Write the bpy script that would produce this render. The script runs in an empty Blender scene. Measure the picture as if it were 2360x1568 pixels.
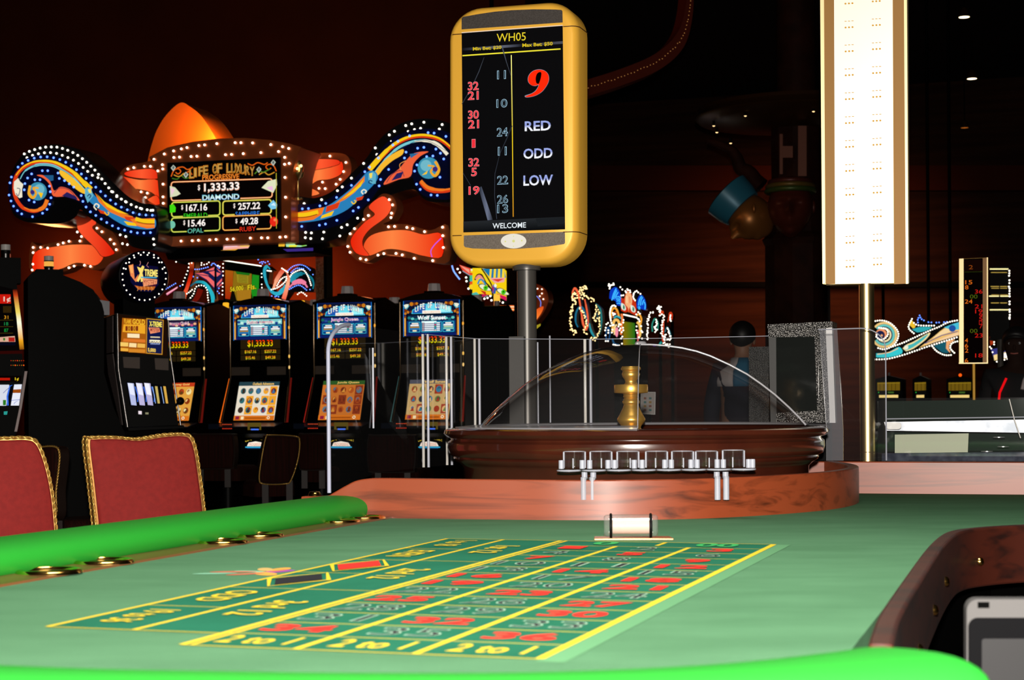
import bpy, bmesh, math, random
from mathutils import Vector, Matrix
random.seed(7)
R = math.radians
C = bpy.context.scene.collection
SC = bpy.context.scene

# ------------------------------------------------------------------ camera, light, exposure
F, HY, ROLL, CZ = 3914.0, 940.0, 0.0075, 1.06     # focal length (px of 2360), eye line, tilt of the frame, eye height
TZ, H = 0.80, 0.26                                # table top height, eye height above the felt
YAW = math.atan2(-0.308, 0.951)                   # the room and the table are turned this much from the lens

cam_d = bpy.data.cameras.new('camera'); cam = bpy.data.objects.new('camera', cam_d); C.objects.link(cam)
cam.location = (0, 0, CZ)
cam.rotation_euler = (Matrix.Rotation(R(90), 4, 'X') @ Matrix.Rotation(-ROLL, 4, 'Z')).to_euler()
cam_d.sensor_width = 36; cam_d.lens = F / 2360 * 36
cam_d.shift_y = (HY - 784) / 2360
cam_d.clip_start = 0.05; cam_d.clip_end = 200
cam_d.dof.use_dof = True; cam_d.dof.focus_distance = 5.2; cam_d.dof.aperture_fstop = 11
SC.camera = cam
SC.view_settings.view_transform = 'Standard'; SC.view_settings.look = 'None'
SC.view_settings.exposure = 0.0; SC.view_settings.gamma = 1.0; SC.view_settings.use_curve_mapping = False
SC.cycles.use_denoising = True
SC.cycles.sample_clamp_indirect = 3.0
SC.cycles.max_bounces = 10; SC.cycles.transparent_max_bounces = 24
SC.cycles.caustics_reflective = False; SC.cycles.caustics_refractive = False
w = bpy.data.worlds.new('world'); SC.world = w; w.use_nodes = True
w.node_tree.nodes['Background'].inputs[0].default_value = (0.9, 0.35, 0.15, 1)
w.node_tree.nodes['Background'].inputs[1].default_value = 0.0015

def lamp(name, kind, loc, energy, col=(1, 1, 1), target=None, **kw):
    d = bpy.data.lights.new(name, kind); d.energy = energy; d.color = col
    for k, v in kw.items(): setattr(d, k, v)
    o = bpy.data.objects.new(name, d); C.objects.link(o); o.location = loc
    if target is not None:
        o.rotation_euler = (Vector(target) - Vector(loc)).to_track_quat('-Z', 'Y').to_euler()
    return o
lamp('camera_flash', 'SPOT', (0.0, -0.03, CZ + 0.13), 1150, (1.0, 0.93, 0.84), (0.35, 5.0, 1.1), shadow_soft_size=0.025, spot_size=R(75), spot_blend=0.5)
lamp('table_light', 'AREA', (0.2, 2.2, 4.3), 25, (1.0, 0.96, 0.88), (0.15, 2.5, 0.8), size=1.6, spread=R(60))

# ------------------------------------------------------------------ geometry of the view and the table
CAM = Vector((0, 0, CZ))
def ray(px, py):
    a = px - ROLL * (py - HY); b = py + ROLL * (px - 1180)
    return Vector(((a - 1180) / F, 1.0, -(b - HY) / F))
def W(px, py, D): return CAM + ray(px, py) * D
def T(u, v, z=0.0): return Vector((H * (.102 + .308 * u - .951 * v), H * (6.726 + .951 * u + .308 * v), TZ + H * z))
class PX:
    """an upright plane standing in the room; called with photo pixels it gives points on it"""
    def __init__(s, px, py, D, yaw=YAW):
        s.o = W(px, py, D); s.r = Vector((math.cos(yaw), math.sin(yaw), 0)); s.n = Vector((math.sin(yaw), -math.cos(yaw), 0))
    def __call__(s, px, py, off=0.0):
        d = ray(px, py); return CAM + d * ((s.o - CAM).dot(s.n) / d.dot(s.n)) + s.n * off
z1 = lambda L: [(x / 3.371, 200 + y / 3.371) for x, y in L]
z2 = lambda L: [(640 + x / 3.564, 200 + y / 3.564) for x, y in L]
def zz(L, x0, y0, k): return [(x0 + x / k, y0 + y / k) for x, y in L]

def cr(pts, n=8, closed=False):
    """Catmull-Rom curve through pts"""
    P = [Vector(p) for p in pts]; out = []; m = len(P)
    for i in range(m if closed else m - 1):
        if closed: a, b, c, d = P[i - 1], P[i], P[(i + 1) % m], P[(i + 2) % m]
        else: a, b, c, d = P[max(i - 1, 0)], P[i], P[i + 1], P[min(i + 2, m - 1)]
        for k in range(n):
            t = k / n
            out.append(.5 * ((2 * b) + (c - a) * t + (2 * a - 5 * b + 4 * c - d) * t * t + (3 * b - a - 3 * c + d) * t ** 3))
    if not closed: out.append(P[-1])
    return out
def along(pts, step, start=0.0):
    """points every step along a polyline"""
    P = [Vector(p) for p in pts]; out = []; d = -start
    for a, b in zip(P, P[1:]):
        L = (b - a).length
        while d <= L + 1e-9:
            if d >= 0: out.append(a.lerp(b, d / L if L else 0))
            d += step
        d -= L
    return out

# ------------------------------------------------------------------ materials
def lin(h):
    if not isinstance(h, str): return tuple(h)
    h = h.lstrip('#'); f = lambda c: c / 12.92 if c <= .04045 else ((c + .055) / 1.055) ** 2.4
    return tuple(f(int(h[i:i + 2], 16) / 255) for i in (0, 2, 4))
MATS = {}
def newmat(name):
    m = bpy.data.materials.new(name); m.use_nodes = True; nt = m.node_tree; nt.nodes.clear()
    out = nt.nodes.new('ShaderNodeOutputMaterial'); return m, nt, out
def N(nt, t, **kw):
    n = nt.nodes.new('ShaderNode' + t)
    for k, v in kw.items(): setattr(n, k, v)
    return n
def M(name, col, rough=.5, metal=0., spec=.5, coat=0., bump=0., bscale=200., noise=None, nscale=5., trans=0., ior=1.45, alpha=1., nstretch=(1, 1, 1)):
    """principled material, with optional colour noise (second colour) and noise bump"""
    if name in MATS: return MATS[name]
    m, nt, out = newmat(name); b = N(nt, 'BsdfPrincipled'); nt.links.new(b.outputs[0], out.inputs[0])
    I = b.inputs; I['Base Color'].default_value = (*lin(col), 1); I['Roughness'].default_value = rough; I['Metallic'].default_value = metal
    I['Specular IOR Level'].default_value = spec; I['Coat Weight'].default_value = coat; I['Coat Roughness'].default_value = .08
    I['Transmission Weight'].default_value = trans; I['IOR'].default_value = ior; I['Alpha'].default_value = alpha
    if bump or noise:
        tc = N(nt, 'TexCoord')
    if noise:
        mp = N(nt, 'Mapping'); mp.inputs['Scale'].default_value = nstretch; nt.links.new(tc.outputs['Object'], mp.inputs[0])
        nz = N(nt, 'TexNoise'); nz.inputs['Scale'].default_value = nscale; nz.inputs['Detail'].default_value = 5; nt.links.new(mp.outputs[0], nz.inputs[0])
        rp = N(nt, 'ValToRGB'); e = rp.color_ramp.elements; e[0].position = .36; e[0].color = (*lin(col), 1); e[1].position = .66; e[1].color = (*lin(noise), 1)
        nt.links.new(nz.outputs[0], rp.inputs[0]); nt.links.new(rp.outputs[0], I['Base Color'])
    if bump:
        n2 = N(nt, 'TexNoise'); n2.inputs['Scale'].default_value = bscale; n2.inputs['Detail'].default_value = 2; nt.links.new(tc.outputs['Object'], n2.inputs[0])
        bp = N(nt, 'Bump'); bp.inputs['Strength'].default_value = bump; bp.inputs['Distance'].default_value = .002
        nt.links.new(n2.outputs[0], bp.inputs['Height']); nt.links.new(bp.outputs[0], I['Normal'])
    MATS[name] = m; return m
def E(col, s=1.0):
    """a thing that gives off light: lamp, screen or backlit print"""
    key = f'light_{col}_{s}'
    if key in MATS: return MATS[key]
    m, nt, out = newmat(key); e = N(nt, 'Emission'); e.inputs[0].default_value = (*lin(col), 1); e.inputs[1].default_value = s
    nt.links.new(e.outputs[0], out.inputs[0]); m.cycles.emission_sampling = 'NONE'
    MATS[key] = m; return m
def EG(name, axis, a, b, stops, s=1.0):
    """screen or backlit print whose printed colour runs from a to b along a world axis"""
    if name in MATS: return MATS[name]
    m, nt, out = newmat(name); g = N(nt, 'NewGeometry'); sp = N(nt, 'SeparateXYZ'); mr = N(nt, 'MapRange'); rp = N(nt, 'ValToRGB'); e = N(nt, 'Emission')
    nt.links.new(g.outputs['Position'], sp.inputs[0]); nt.links.new(sp.outputs[axis], mr.inputs[0])
    mr.inputs[1].default_value = a; mr.inputs[2].default_value = b
    el = rp.color_ramp.elements
    while len(el) < len(stops): el.new(.5)
    for k, (p, c) in enumerate(stops): el[k].position = p; el[k].color = (*lin(c), 1)
    nt.links.new(mr.outputs[0], rp.inputs[0]); nt.links.new(rp.outputs[0], e.inputs[0]); e.inputs[1].default_value = s
    nt.links.new(e.outputs[0], out.inputs[0]); m.cycles.emission_sampling = 'NONE'
    MATS[name] = m; return m
def wood(name, c1, c2, rot, rough=.28, coat=.5, scale=3.0):
    """long-grained veneer; rot turns the grain along the board"""
    m, nt, out = newmat(name); b = N(nt, 'BsdfPrincipled'); nt.links.new(b.outputs[0], out.inputs[0])
    tc = N(nt, 'TexCoord'); mp = N(nt, 'Mapping'); mp.inputs['Rotation'].default_value = (0, 0, rot); nt.links.new(tc.outputs['Object'], mp.inputs[0])
    mp2 = N(nt, 'Mapping'); mp2.inputs['Scale'].default_value = (.55, 3.0, 9.0); nt.links.new(mp.outputs[0], mp2.inputs[0])
    nz = N(nt, 'TexNoise'); nz.inputs['Scale'].default_value = scale; nz.inputs['Detail'].default_value = 7; nz.inputs['Distortion'].default_value = 1.4; nt.links.new(mp2.outputs[0], nz.inputs[0])
    rp = N(nt, 'ValToRGB'); el = rp.color_ramp.elements
    el[0].position = .30; el[0].color = (*lin(c2), 1); el[1].position = .52; el[1].color = (*lin(c1), 1)
    nt.links.new(nz.outputs[0], rp.inputs[0]); nt.links.new(rp.outputs[0], b.inputs['Base Color'])
    b.inputs['Roughness'].default_value = rough; b.inputs['Coat Weight'].default_value = coat; b.inputs['Coat Roughness'].default_value = .33
    MATS[name] = m; return m
def acrylic(name, haze=.03, rough=.03, tint=(.992, .992, .992), boost=1.0, hcol=(.75, .77, .8)):
    """clear thin acrylic: mirror at the Fresnel rate, a little dust, the rest seen through"""
    m, nt, out = newmat(name)
    tr = N(nt, 'BsdfTransparent'); tr.inputs[0].default_value = (*tint, 1); gl = N(nt, 'BsdfGlossy'); gl.inputs['Roughness'].default_value = rough
    df = N(nt, 'BsdfDiffuse'); df.inputs[0].default_value = (*hcol, 1)
    lw = N(nt, 'LayerWeight'); lw.inputs[0].default_value = .5; pw = N(nt, 'Math', operation='POWER'); pw.inputs[1].default_value = 5; nt.links.new(lw.outputs['Facing'], pw.inputs[0])
    mt = N(nt, 'Math', operation='MULTIPLY_ADD'); mt.inputs[1].default_value = .9; mt.inputs[2].default_value = .045 * boost; mt.use_clamp = True; nt.links.new(pw.outputs[0], mt.inputs[0])
    a = N(nt, 'MixShader'); nt.links.new(mt.outputs[0], a.inputs[0]); nt.links.new(tr.outputs[0], a.inputs[1]); nt.links.new(gl.outputs[0], a.inputs[2])
    b = N(nt, 'MixShader'); b.inputs[0].default_value = haze; nt.links.new(a.outputs[0], b.inputs[1]); nt.links.new(df.outputs[0], b.inputs[2])
    nt.links.new(b.outputs[0], out.inputs[0]); MATS[name] = m; return m
def hammered(name, col, dark, rough, scale):
    """speckled hammered metal paint"""
    m, nt, out = newmat(name); b = N(nt, 'BsdfPrincipled'); nt.links.new(b.outputs[0], out.inputs[0])
    tc = N(nt, 'TexCoord'); vo = N(nt, 'TexVoronoi'); vo.inputs['Scale'].default_value = scale; nt.links.new(tc.outputs['Object'], vo.inputs[0])
    rp = N(nt, 'ValToRGB'); el = rp.color_ramp.elements; el[0].position = .15; el[0].color = (*lin(col), 1); el[1].position = .6; el[1].color = (*lin(dark), 1)
    nt.links.new(vo.outputs['Distance'], rp.inputs[0]); nt.links.new(rp.outputs[0], b.inputs['Base Color'])
    bp = N(nt, 'Bump'); bp.inputs['Strength'].default_value = .8; bp.inputs['Distance'].default_value = .003
    nt.links.new(vo.outputs['Distance'], bp.inputs['Height']); nt.links.new(bp.outputs[0], b.inputs['Normal'])
    b.inputs['Metallic'].default_value = .7; b.inputs['Roughness'].default_value = rough
    MATS[name] = m; return m

BLACK = M('black_plastic', '060606', .5, spec=.15)
DARK = M('black_laminate', '020202', .5, spec=.05)
CHROME = M('chrome', (.85, .85, .85), .15, 1)
GOLDP = M('gold_satin_metal', (1.0, .53, .06), .42, .1)
BRASS = M('polished_brass', (.95, .55, .13), .16, 1)
COPPER = M('copper_mirror_metal', (.60, .13, .035), .36, .5)
FELT = M('green_felt', (.096, .235, .122), .95, spec=.1, noise=(.078, .198, .100), nscale=4.5, bump=.35, bscale=900, nstretch=(1, 2.2, 1))
RAILM = M('green_leatherette', (.014, .25, .02), .55, spec=.3, bump=.15, bscale=500)
GRAIN = YAW
WOOD = wood('cherry_veneer', (.27, .048, .014), (.085, .015, .004), -GRAIN, rough=.45, coat=.22)
WOODD = wood('mahogany_edge', (.045, .007, .0025), (.012, .0022, .001), -GRAIN, rough=.5, coat=.12)
WHEELW = M('dark_lacquered_wood', (.062, .013, .006), .22, coat=1.0, noise=(.042, .009, .005), nscale=9)
ACR = acrylic('clear_acrylic', .005)
ACRD = acrylic('clear_dome_acrylic', .008, .02)
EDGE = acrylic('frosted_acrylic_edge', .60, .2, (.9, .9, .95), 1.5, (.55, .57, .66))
CLEAR = M('clear_cast_acrylic', (1, 1, 1), .03, spec=.6, trans=1, ior=1.47)
WHITE = M('white_paint', (.8, .8, .78), .5)
BULBW = E('fff4e0', 3.2); BULBB = E((.10, .22, 1.0), 3.0); BULBY = E('ffd890', 2.6)

# ------------------------------------------------------------------ objects
def tag(o, label=None, cat=None, group=None, kind=None):
    if label: o['label'] = label
    if cat: o['category'] = cat
    if group: o['group'] = group
    if kind: o['kind'] = kind
    return o
ORG = {}
def thing(name, label, cat, loc, group=None, rz=0.0):
    o = bpy.data.objects.new(name, None); C.objects.link(o); o.location = loc; o.rotation_euler = (0, 0, rz); o.empty_display_size = .05
    ORG[o.as_pointer()] = Vector(loc); return tag(o, label, cat, group)
def dup(root, loc, label, group=None):
    """a copy of a thing with copies of its parts and sub-parts"""
    r = root.copy(); C.objects.link(r); r.location = loc; r['label'] = label
    ORG[r.as_pointer()] = Vector(loc)
    if group: r['group'] = group
    for ch in list(root.children):
        c = ch.copy(); C.objects.link(c); c.parent = r
        for g in list(ch.children):
            d = g.copy(); C.objects.link(d); d.parent = c
    return r

class MB:
    """collects shapes; build() links them as ONE mesh object"""
    def __init__(s): s.v = []; s.f = []; s.m = []; s.mats = []
    def mi(s, mat):
        if mat not in s.mats: s.mats.append(mat)
        return s.mats.index(mat)
    def add(s, vs, fs, mat):
        k = len(s.v); s.v += [Vector(p) for p in vs]; i = s.mi(mat)
        for f in fs: s.f.append([k + j for j in f]); s.m.append(i)
        return s
    def box(s, c, size, mat, rz=0.0, rx=0.0):
        m = Matrix.Rotation(rz, 3, 'Z') @ Matrix.Rotation(rx, 3, 'X'); c = Vector(c); h = [q / 2 for q in size]
        vs = [c + m @ Vector((x * h[0], y * h[1], z * h[2])) for x in (-1, 1) for y in (-1, 1) for z in (-1, 1)]
        return s.add(vs, [(0, 1, 3, 2), (4, 6, 7, 5), (0, 4, 5, 1), (2, 3, 7, 6), (0, 2, 6, 4), (1, 5, 7, 3)], mat)
    def prism(s, poly, d, mat, capmat=None):
        """poly: 3-D outline; d: extrusion vector"""
        n = len(poly); d = Vector(d); A = [Vector(p) for p in poly]
        s.add(A + [p + d for p in A], [(i, (i + 1) % n, n + (i + 1) % n, n + i) for i in range(n)] + [list(range(n, 2 * n))], mat)
        return s.add(A, [list(range(n))[::-1]], capmat or mat)
    def lathe(s, prof, mat, c=(0, 0, 0), n=48, ax=None, a0=0., a1=math.tau, mats=None):
        """prof: (radius, height) about the axis ax through c"""
        c = Vector(c); q = Vector((0, 0, 1)).rotation_difference(Vector(ax)).to_matrix() if ax is not None else Matrix.Identity(3)
        full = abs(a1 - a0 - math.tau) < 1e-6; k = n if full else n + 1; vs = []
        for r, z in prof:
            for j in range(k):
                a = a0 + (a1 - a0) * j / n; vs.append(c + q @ Vector((r * math.cos(a), r * math.sin(a), z)))
        for i in range(len(prof) - 1):
            fs = [(i * k + j, i * k + (j + 1) % k, (i + 1) * k + (j + 1) % k, (i + 1) * k + j) for j in range(n)]
            if i == 0: base = len(s.v); s.v += vs
            mm = s.mi(mats[i] if mats else mat)
            for f in fs: s.f.append([base + q2 for q2 in f]); s.m.append(mm)
        return s
    def tube(s, path, r, mat, n=10, closed=False, caps=True):
        P = [Vector(p) for p in path]; m = len(P); vs = []; up0 = None
        for i, p in enumerate(P):
            t = (P[(i + 1) % m] - P[i - 1]) if closed else (P[min(i + 1, m - 1)] - P[max(i - 1, 0)])
            t.normalize()
            if up0 is None: up0 = t.orthogonal()
            up0 = (up0 - t * up0.dot(t)).normalized(); b = t.cross(up0)
            rr = r[i] if isinstance(r, (list, tuple)) else r
            vs += [p + (up0 * math.cos(math.tau * j / n) + b * math.sin(math.tau * j / n)) * rr for j in range(n)]
        fs = [(i * n + j, i * n + (j + 1) % n, ((i + 1) % m) * n + (j + 1) % n, ((i + 1) % m) * n + j) for i in range(m if closed else m - 1) for j in range(n)]
        if caps and not closed: fs += [list(range(n))[::-1], [(m - 1) * n + j for j in range(n)]]
        return s.add(vs, fs, mat)
    def cyl(s, a, b, r, mat, n=16): return s.tube([a, b], r, mat, n)
    def sweep(s, path, sec, mat, scale=None, caps=True):
        """sec: (side, up) section carried level along path"""
        P = [Vector(p) for p in path]; m = len(P); n = len(sec); vs = []
        for i, p in enumerate(P):
            t = P[min(i + 1, m - 1)] - P[max(i - 1, 0)]; t.z = 0; t.normalize(); sd = Vector((t.y, -t.x, 0)); k = scale[i] if scale else 1
            vs += [p + sd * (a * k) + Vector((0, 0, b * k)) for a, b in sec]
        fs = [(i * n + j, i * n + (j + 1) % n, (i + 1) * n + (j + 1) % n, (i + 1) * n + j) for i in range(m - 1) for j in range(n)]
        if caps: fs += [list(range(n))[::-1], [(m - 1) * n + j for j in range(n)]]
        return s.add(vs, fs, mat)
    def ball(s, c, r, mat, n=12, k=8, sc=(1, 1, 1)):
        c = Vector(c); vs = []
        for i in range(k + 1):
            for j in range(n):
                th = math.pi * i / k; ph = math.tau * j / n
                vs.append(c + Vector((r * sc[0] * math.sin(th) * math.cos(ph), r * sc[1] * math.sin(th) * math.sin(ph), r * sc[2] * math.cos(th))))
        return s.add(vs, [(i * n + j, (i + 1) * n + j, (i + 1) * n + (j + 1) % n, i * n + (j + 1) % n) for i in range(k) for j in range(n)], mat)
    def build(s, name, parent=None, local=False, smooth=35, bevel=0., label=None):
        o = bpy.data.objects.new(name, None)
        org = Vector((0, 0, 0))
        if parent is not None and not local: org = ORG[parent.as_pointer()]
        me = bpy.data.meshes.new(name); me.from_pydata([tuple(p - org) for p in s.v], [], s.f)
        bm = bmesh.new(); bm.from_mesh(me); bmesh.ops.recalc_face_normals(bm, faces=bm.faces) if not getattr(s, 'flat', False) else None; bm.to_mesh(me); bm.free()
        for m in s.mats: me.materials.append(m)
        me.polygons.foreach_set('material_index', s.m); 
        if smooth: me.shade_smooth(); me.set_sharp_from_angle(angle=R(smooth))
        bpy.data.objects.remove(o); o = bpy.data.objects.new(name, me); C.objects.link(o)
        if parent is not None:
            o.parent = parent; ORG[o.as_pointer()] = ORG[parent.as_pointer()]
        else: ORG[o.as_pointer()] = Vector((0, 0, 0))
        if bevel:
            b = o.modifiers.new('bevel', 'BEVEL'); b.width = bevel; b.segments = 2; b.limit_method = 'ANGLE'; b.angle_limit = R(40)
        if label: o['label'] = label
        return o

TXT = {}
def glyphs(s, off=0.0, shear=0.0):
    """flat letter mesh of a string, scaled to the unit square"""
    key = (s, off, shear)
    if key not in TXT:
        cu = bpy.data.curves.new('lettering', 'FONT'); cu.body = s; cu.resolution_u = 3; cu.offset = off; cu.shear = shear; cu.fill_mode = 'FRONT'
        ob = bpy.data.objects.new('lettering', cu); me = bpy.data.meshes.new_from_object(ob)
        V = [v.co.copy() for v in me.vertices]; P = [list(p.vertices) for p in me.polygons]
        bpy.data.objects.remove(ob); bpy.data.curves.remove(cu); bpy.data.meshes.remove(me)
        x0 = min(v.x for v in V); x1 = max(v.x for v in V); y0 = min(v.y for v in V); y1 = max(v.y for v in V)
        TXT[key] = ([((v.x - x0) / (x1 - x0), (v.y - y0) / (y1 - y0)) for v in V], P)
    return TXT[key]

class Art(MB):
    """flat print or screen picture: shapes drawn on a surface given by fn(a, b, lift)"""
    flat = True
    def __init__(s, fn, eps=.0004, base=.0005): MB.__init__(s); s.fn = fn; s.eps = eps * .15; s.z = base
    def _up(s): s.z += s.eps; return s.z
    def poly(s, pts, mat):
        z = s._up(); return s.add([s.fn(p[0], p[1], z) for p in pts], [list(range(len(pts)))], mat)
    def rect(s, x0, y0, x1, y1, mat): return s.poly([(x0, y0), (x1, y0), (x1, y1), (x0, y1)], mat)
    def disc(s, cx, cy, rx, mat, ry=None, n=24, a0=0., a1=math.tau):
        ry = rx if ry is None else ry
        return s.poly([(cx + rx * math.cos(a0 + (a1 - a0) * i / n), cy + ry * math.sin(a0 + (a1 - a0) * i / n)) for i in range(n + (a1 - a0 < 6.2))], mat)
    def rr(s, x0, y0, x1, y1, r, mat): return s.poly(rrect(x0, y0, x1, y1, r), mat)
    def frame(s, x0, y0, x1, y1, r, wd, mat):
        a = rrect(x0, y0, x1, y1, r); return s.stroke(a + [a[0]], wd, mat)
    def stroke(s, pts, wd, mat):
        """polyline of given width (number or list)"""
        P = [Vector((p[0], p[1])) for p in pts]; n = len(P); z = s._up(); vs = []; cl = (P[0] - P[-1]).length < 1e-6
        for i, p in enumerate(P):
            a = P[i - 1] if i else (P[-2] if cl else P[0]); b = P[i + 1] if i < n - 1 else (P[1] if cl else P[-1])
            t = (b - a); t = t.normalized() if t.length > 1e-9 else Vector((1, 0)); nn = Vector((-t.y, t.x)); hw = (wd[min(i * len(wd) // n, len(wd) - 1)] if isinstance(wd, (list, tuple)) else wd) / 2
            for q in (p + nn * hw, p - nn * hw): vs.append(s.fn(q.x, q.y, z))
        return s.add(vs, [(2 * i, 2 * i + 1, 2 * i + 3, 2 * i + 2) for i in range(n - 1)], mat)
    def textq(s, t, bl, br, tl, mat, off=0., shear=0.):
        V, P = glyphs(t, off, shear); z = s._up(); bl, br, tl = Vector(bl), Vector(br), Vector(tl); ex = br - bl; ey = tl - bl
        return s.add([s.fn(*(bl + ex * a + ey * b), z) for a, b in V], P, mat)
    def text(s, t, x0, y0, x1, y1, mat, rise=0., off=0., shear=0.):
        """in pixels: box x0..x1, y0 (top)..y1 (bottom); rise lifts the right end"""
        return s.textq(t, (x0, y1 + rise / 2), (x1, y1 - rise / 2), (x0, y0 + rise / 2), mat, off, shear)
    def build(s, name, parent=None, **kw): kw.setdefault('smooth', 0); return MB.build(s, name, parent, **kw)
def rrect(x0, y0, x1, y1, r, n=6):
    out = []
    for cx, cy, a in ((x1 - r, y0 + r, -90), (x1 - r, y1 - r, 0), (x0 + r, y1 - r, 90), (x0 + r, y0 + r, 180)):
        for k in range(n + 1): out.append((cx + r * math.cos(R(a + 90 * k / n)), cy + r * math.sin(R(a + 90 * k / n))))
    return out
def board(P, outline, th, mat, name, parent, off=0.0, side=None, bevel=0.):
    """solid board with the given outline on plane P, th metres thick behind it"""
    m = MB(); m.prism([P(x, y, off) for x, y in outline], -P.n * th, side or mat, mat)
    return m.build(name, parent, bevel=bevel)
BM = {}; BC = {}
def bulbs(parent, pts, mat, r, limit=100, name='bulb'):
    """round lamps: the first ones each an object, any beyond the limit one object"""
    key = (mat.name, round(r, 4))
    if key not in BM:
        mb = MB(); mb.ball((0, 0, 0), r, mat, 8, 6); me = mb.build('bulb').data; o = [x for x in C.objects if x.data == me][0]; bpy.data.objects.remove(o); BM[key] = me
    org = ORG[parent.as_pointer()]
    used = BC.get(parent.as_pointer(), 0)
    for p in pts[:max(0, limit - used)]:
        o = bpy.data.objects.new(name, BM[key]); C.objects.link(o); o.parent = parent; o.location = Vector(p) - org
    rest = pts[max(0, limit - used):]
    BC[parent.as_pointer()] = used + len(pts)
    if rest:
        mb = MB()
        for p in rest: mb.ball(p, r, mat, 6, 4)
        tag(mb.build('bulb_string', parent), kind='stuff')
def struct(name, mb, **kw): return tag(mb.build(name, **kw), kind='structure')
# ------------------------------------------------------------------ the setting
RT = Vector((math.cos(YAW), math.sin(YAW), 0)); FR = Vector((math.sin(YAW), -math.cos(YAW), 0)); UP = Vector((0, 0, 1))   # along the room, towards the lens, up
CARPET = M('dark_carpet', '0c0506', .95, noise=(.012, .004, .003), nscale=30)
WALLM = M('terracotta_wall_paint', (.05, .009, .002), .8, spec=.05, noise=(.042, .0075, .0018), nscale=2)
WALLF = M('brown_wall_panelling', (.06, .017, .006), .6, spec=.1, noise=(.03, .008, .003), nscale=1.6, nstretch=(.3, .3, 6))
CEILM = M('black_ceiling_paint', '060505', .85)
m = MB(); m.box((0, 18, -.05), (60, 52, .1), CARPET); struct('floor', m)
m = MB(); m.box((0, 18, 6.6), (60, 52, .1), CEILM); struct('ceiling', m)
P15 = PX(600, 500, 16.6)
a = P15(-900, 700); b = P15(1215, 700)
m = MB(); m.prism([Vector((a.x, a.y, 0)), Vector((b.x, b.y, 0)), Vector((b.x, b.y, 6.55)), Vector((a.x, a.y, 6.55))], -FR * .2, WALLM); struct('wall_back', m)
PF = PX(1700, 700, 30)
a = PF(1150, 700); b = PF(4600, 700)
m = MB(); m.prism([Vector((a.x, a.y, 0)), Vector((b.x, b.y, 0)), Vector((b.x, b.y, 6.55)), Vector((a.x, a.y, 6.55))], -FR * .2, WALLF); struct('wall_far', m)
m = MB(); m.prism([PF(1230, 652, .25), PF(3000, 652, .25), PF(3000, 664, .25), PF(1230, 664, .25)], -FR * .24, DARK); struct('trim_1', m)
m = MB()
m.prism([PF(1230, 385, .2), PF(3000, 385, .2), PF(3000, 442, .2), PF(1230, 442, .2)], -FR * .19, M('dark_red_frieze', (.10, .017, .006), .7, spec=.1, bump=.5, bscale=30))
struct('trim_2', m)
# curved bulkhead hanging under the ceiling, with a line of pin lamps
path = cr([(1595, -60), (1592, 20), (1572, 90), (1520, 140), (1440, 175), (1345, 205), (1230, 240), (1110, 285)], 6)
DS = 14.0
m = MB(); SOFF = M('dark_red_bulkhead', (.085, .010, .003), .7, spec=.1)
top = [W(p.x - 10, p.y - 16, DS) for p in path]; bot = [W(p.x + 4, p.y + 18, DS) for p in path]
vs = []
for t, b in zip(top, bot): vs += [t, b, b + Vector((-.05, .25, 0)), t + Vector((-.05, .25, 0))]
k = len(top)
m.add(vs, [(4 * i + j, 4 * i + (j + 1) % 4, 4 * i + 4 + (j + 1) % 4, 4 * i + 4 + j) for i in range(k - 1) for j in range(4)] + [(0, 1, 2, 3), tuple(4 * k - 4 + j for j in range(4))], SOFF)
tr = struct('trim_3', m)
m = MB()
for p in along([(q.x, q.y) for q in path], 8): m.ball(W(p.x - 2, p.y + random.uniform(-2, 2), DS - .02), .0035, E('ffb060', .45), 6, 4)
tag(m.build('pin_lamps', tr), kind='stuff')
# dim light of the room: unseen lamps for the orange wash on the wall behind
lamp('wall_glow', 'POINT', P15(180, 670, .45), 34, (1, .35, .10), shadow_soft_size=.2)
lamp('wall_glow', 'POINT', P15(690, 670, .45), 55, (1, .30, .08), shadow_soft_size=.2)
lamp('wall_glow', 'POINT', P15(930, 700, .7), 12, (1, .25, .08), shadow_soft_size=.2)
lamp('far_light', 'AREA', PF(1950, 640, 4) + Vector((0, 0, .6)), 34, (1, .38, .16), PF(1850, 730), size=2.5, spread=R(75))  # unseen area light added to brighten the far wall

# ------------------------------------------------------------------ roulette table
tb = thing('gaming_table', 'long green felt roulette table with bright green padded rail and cherry wood sides', 'table', (T(4, 1)[0], T(4, 1)[1], 0))
feltout = [(-2.2, 4.05), (8.1, 4.05), (8.15, 4.6), (13.3, 4.6), (13.3, -5.5), (9.6, -5.5), (9.0, -4.0), (8.45, -2.7), (7.95, -1.95), (7.45, -1.42), (6.9, -1.15), (6.0, -1.10), (.5, -1.15), (-.6, -1.3), (-1.6, -.6), (-2.0, 1.3)]
m = MB(); m.prism([T(u, v, -.1) for u, v in feltout], (0, 0, .1 * H), FELT); m.build('felt_top', tb, smooth=0)
m = MB(); m.prism([T(u, v, -1.2) for u, v in [(-1.0, 3.9), (12.9, 4.2), (12.9, -4.8), (10.2, -4.8), (9.2, -2.6), (8.3, -1.4), (7, -.7), (.8, -.7), (-.9, -.3), (-1.3, 1.4)]], (0, 0, 1.1 * H), DARK)
m.prism([Vector((T(u, v).x, T(u, v).y, 0)) for u, v in [(.5, 3.3), (12.4, 3.6), (12.4, .2), (.5, .2)]], (0, 0, TZ - 1.2 * H), DARK); m.build('table_base', tb, smooth=0)
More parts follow.
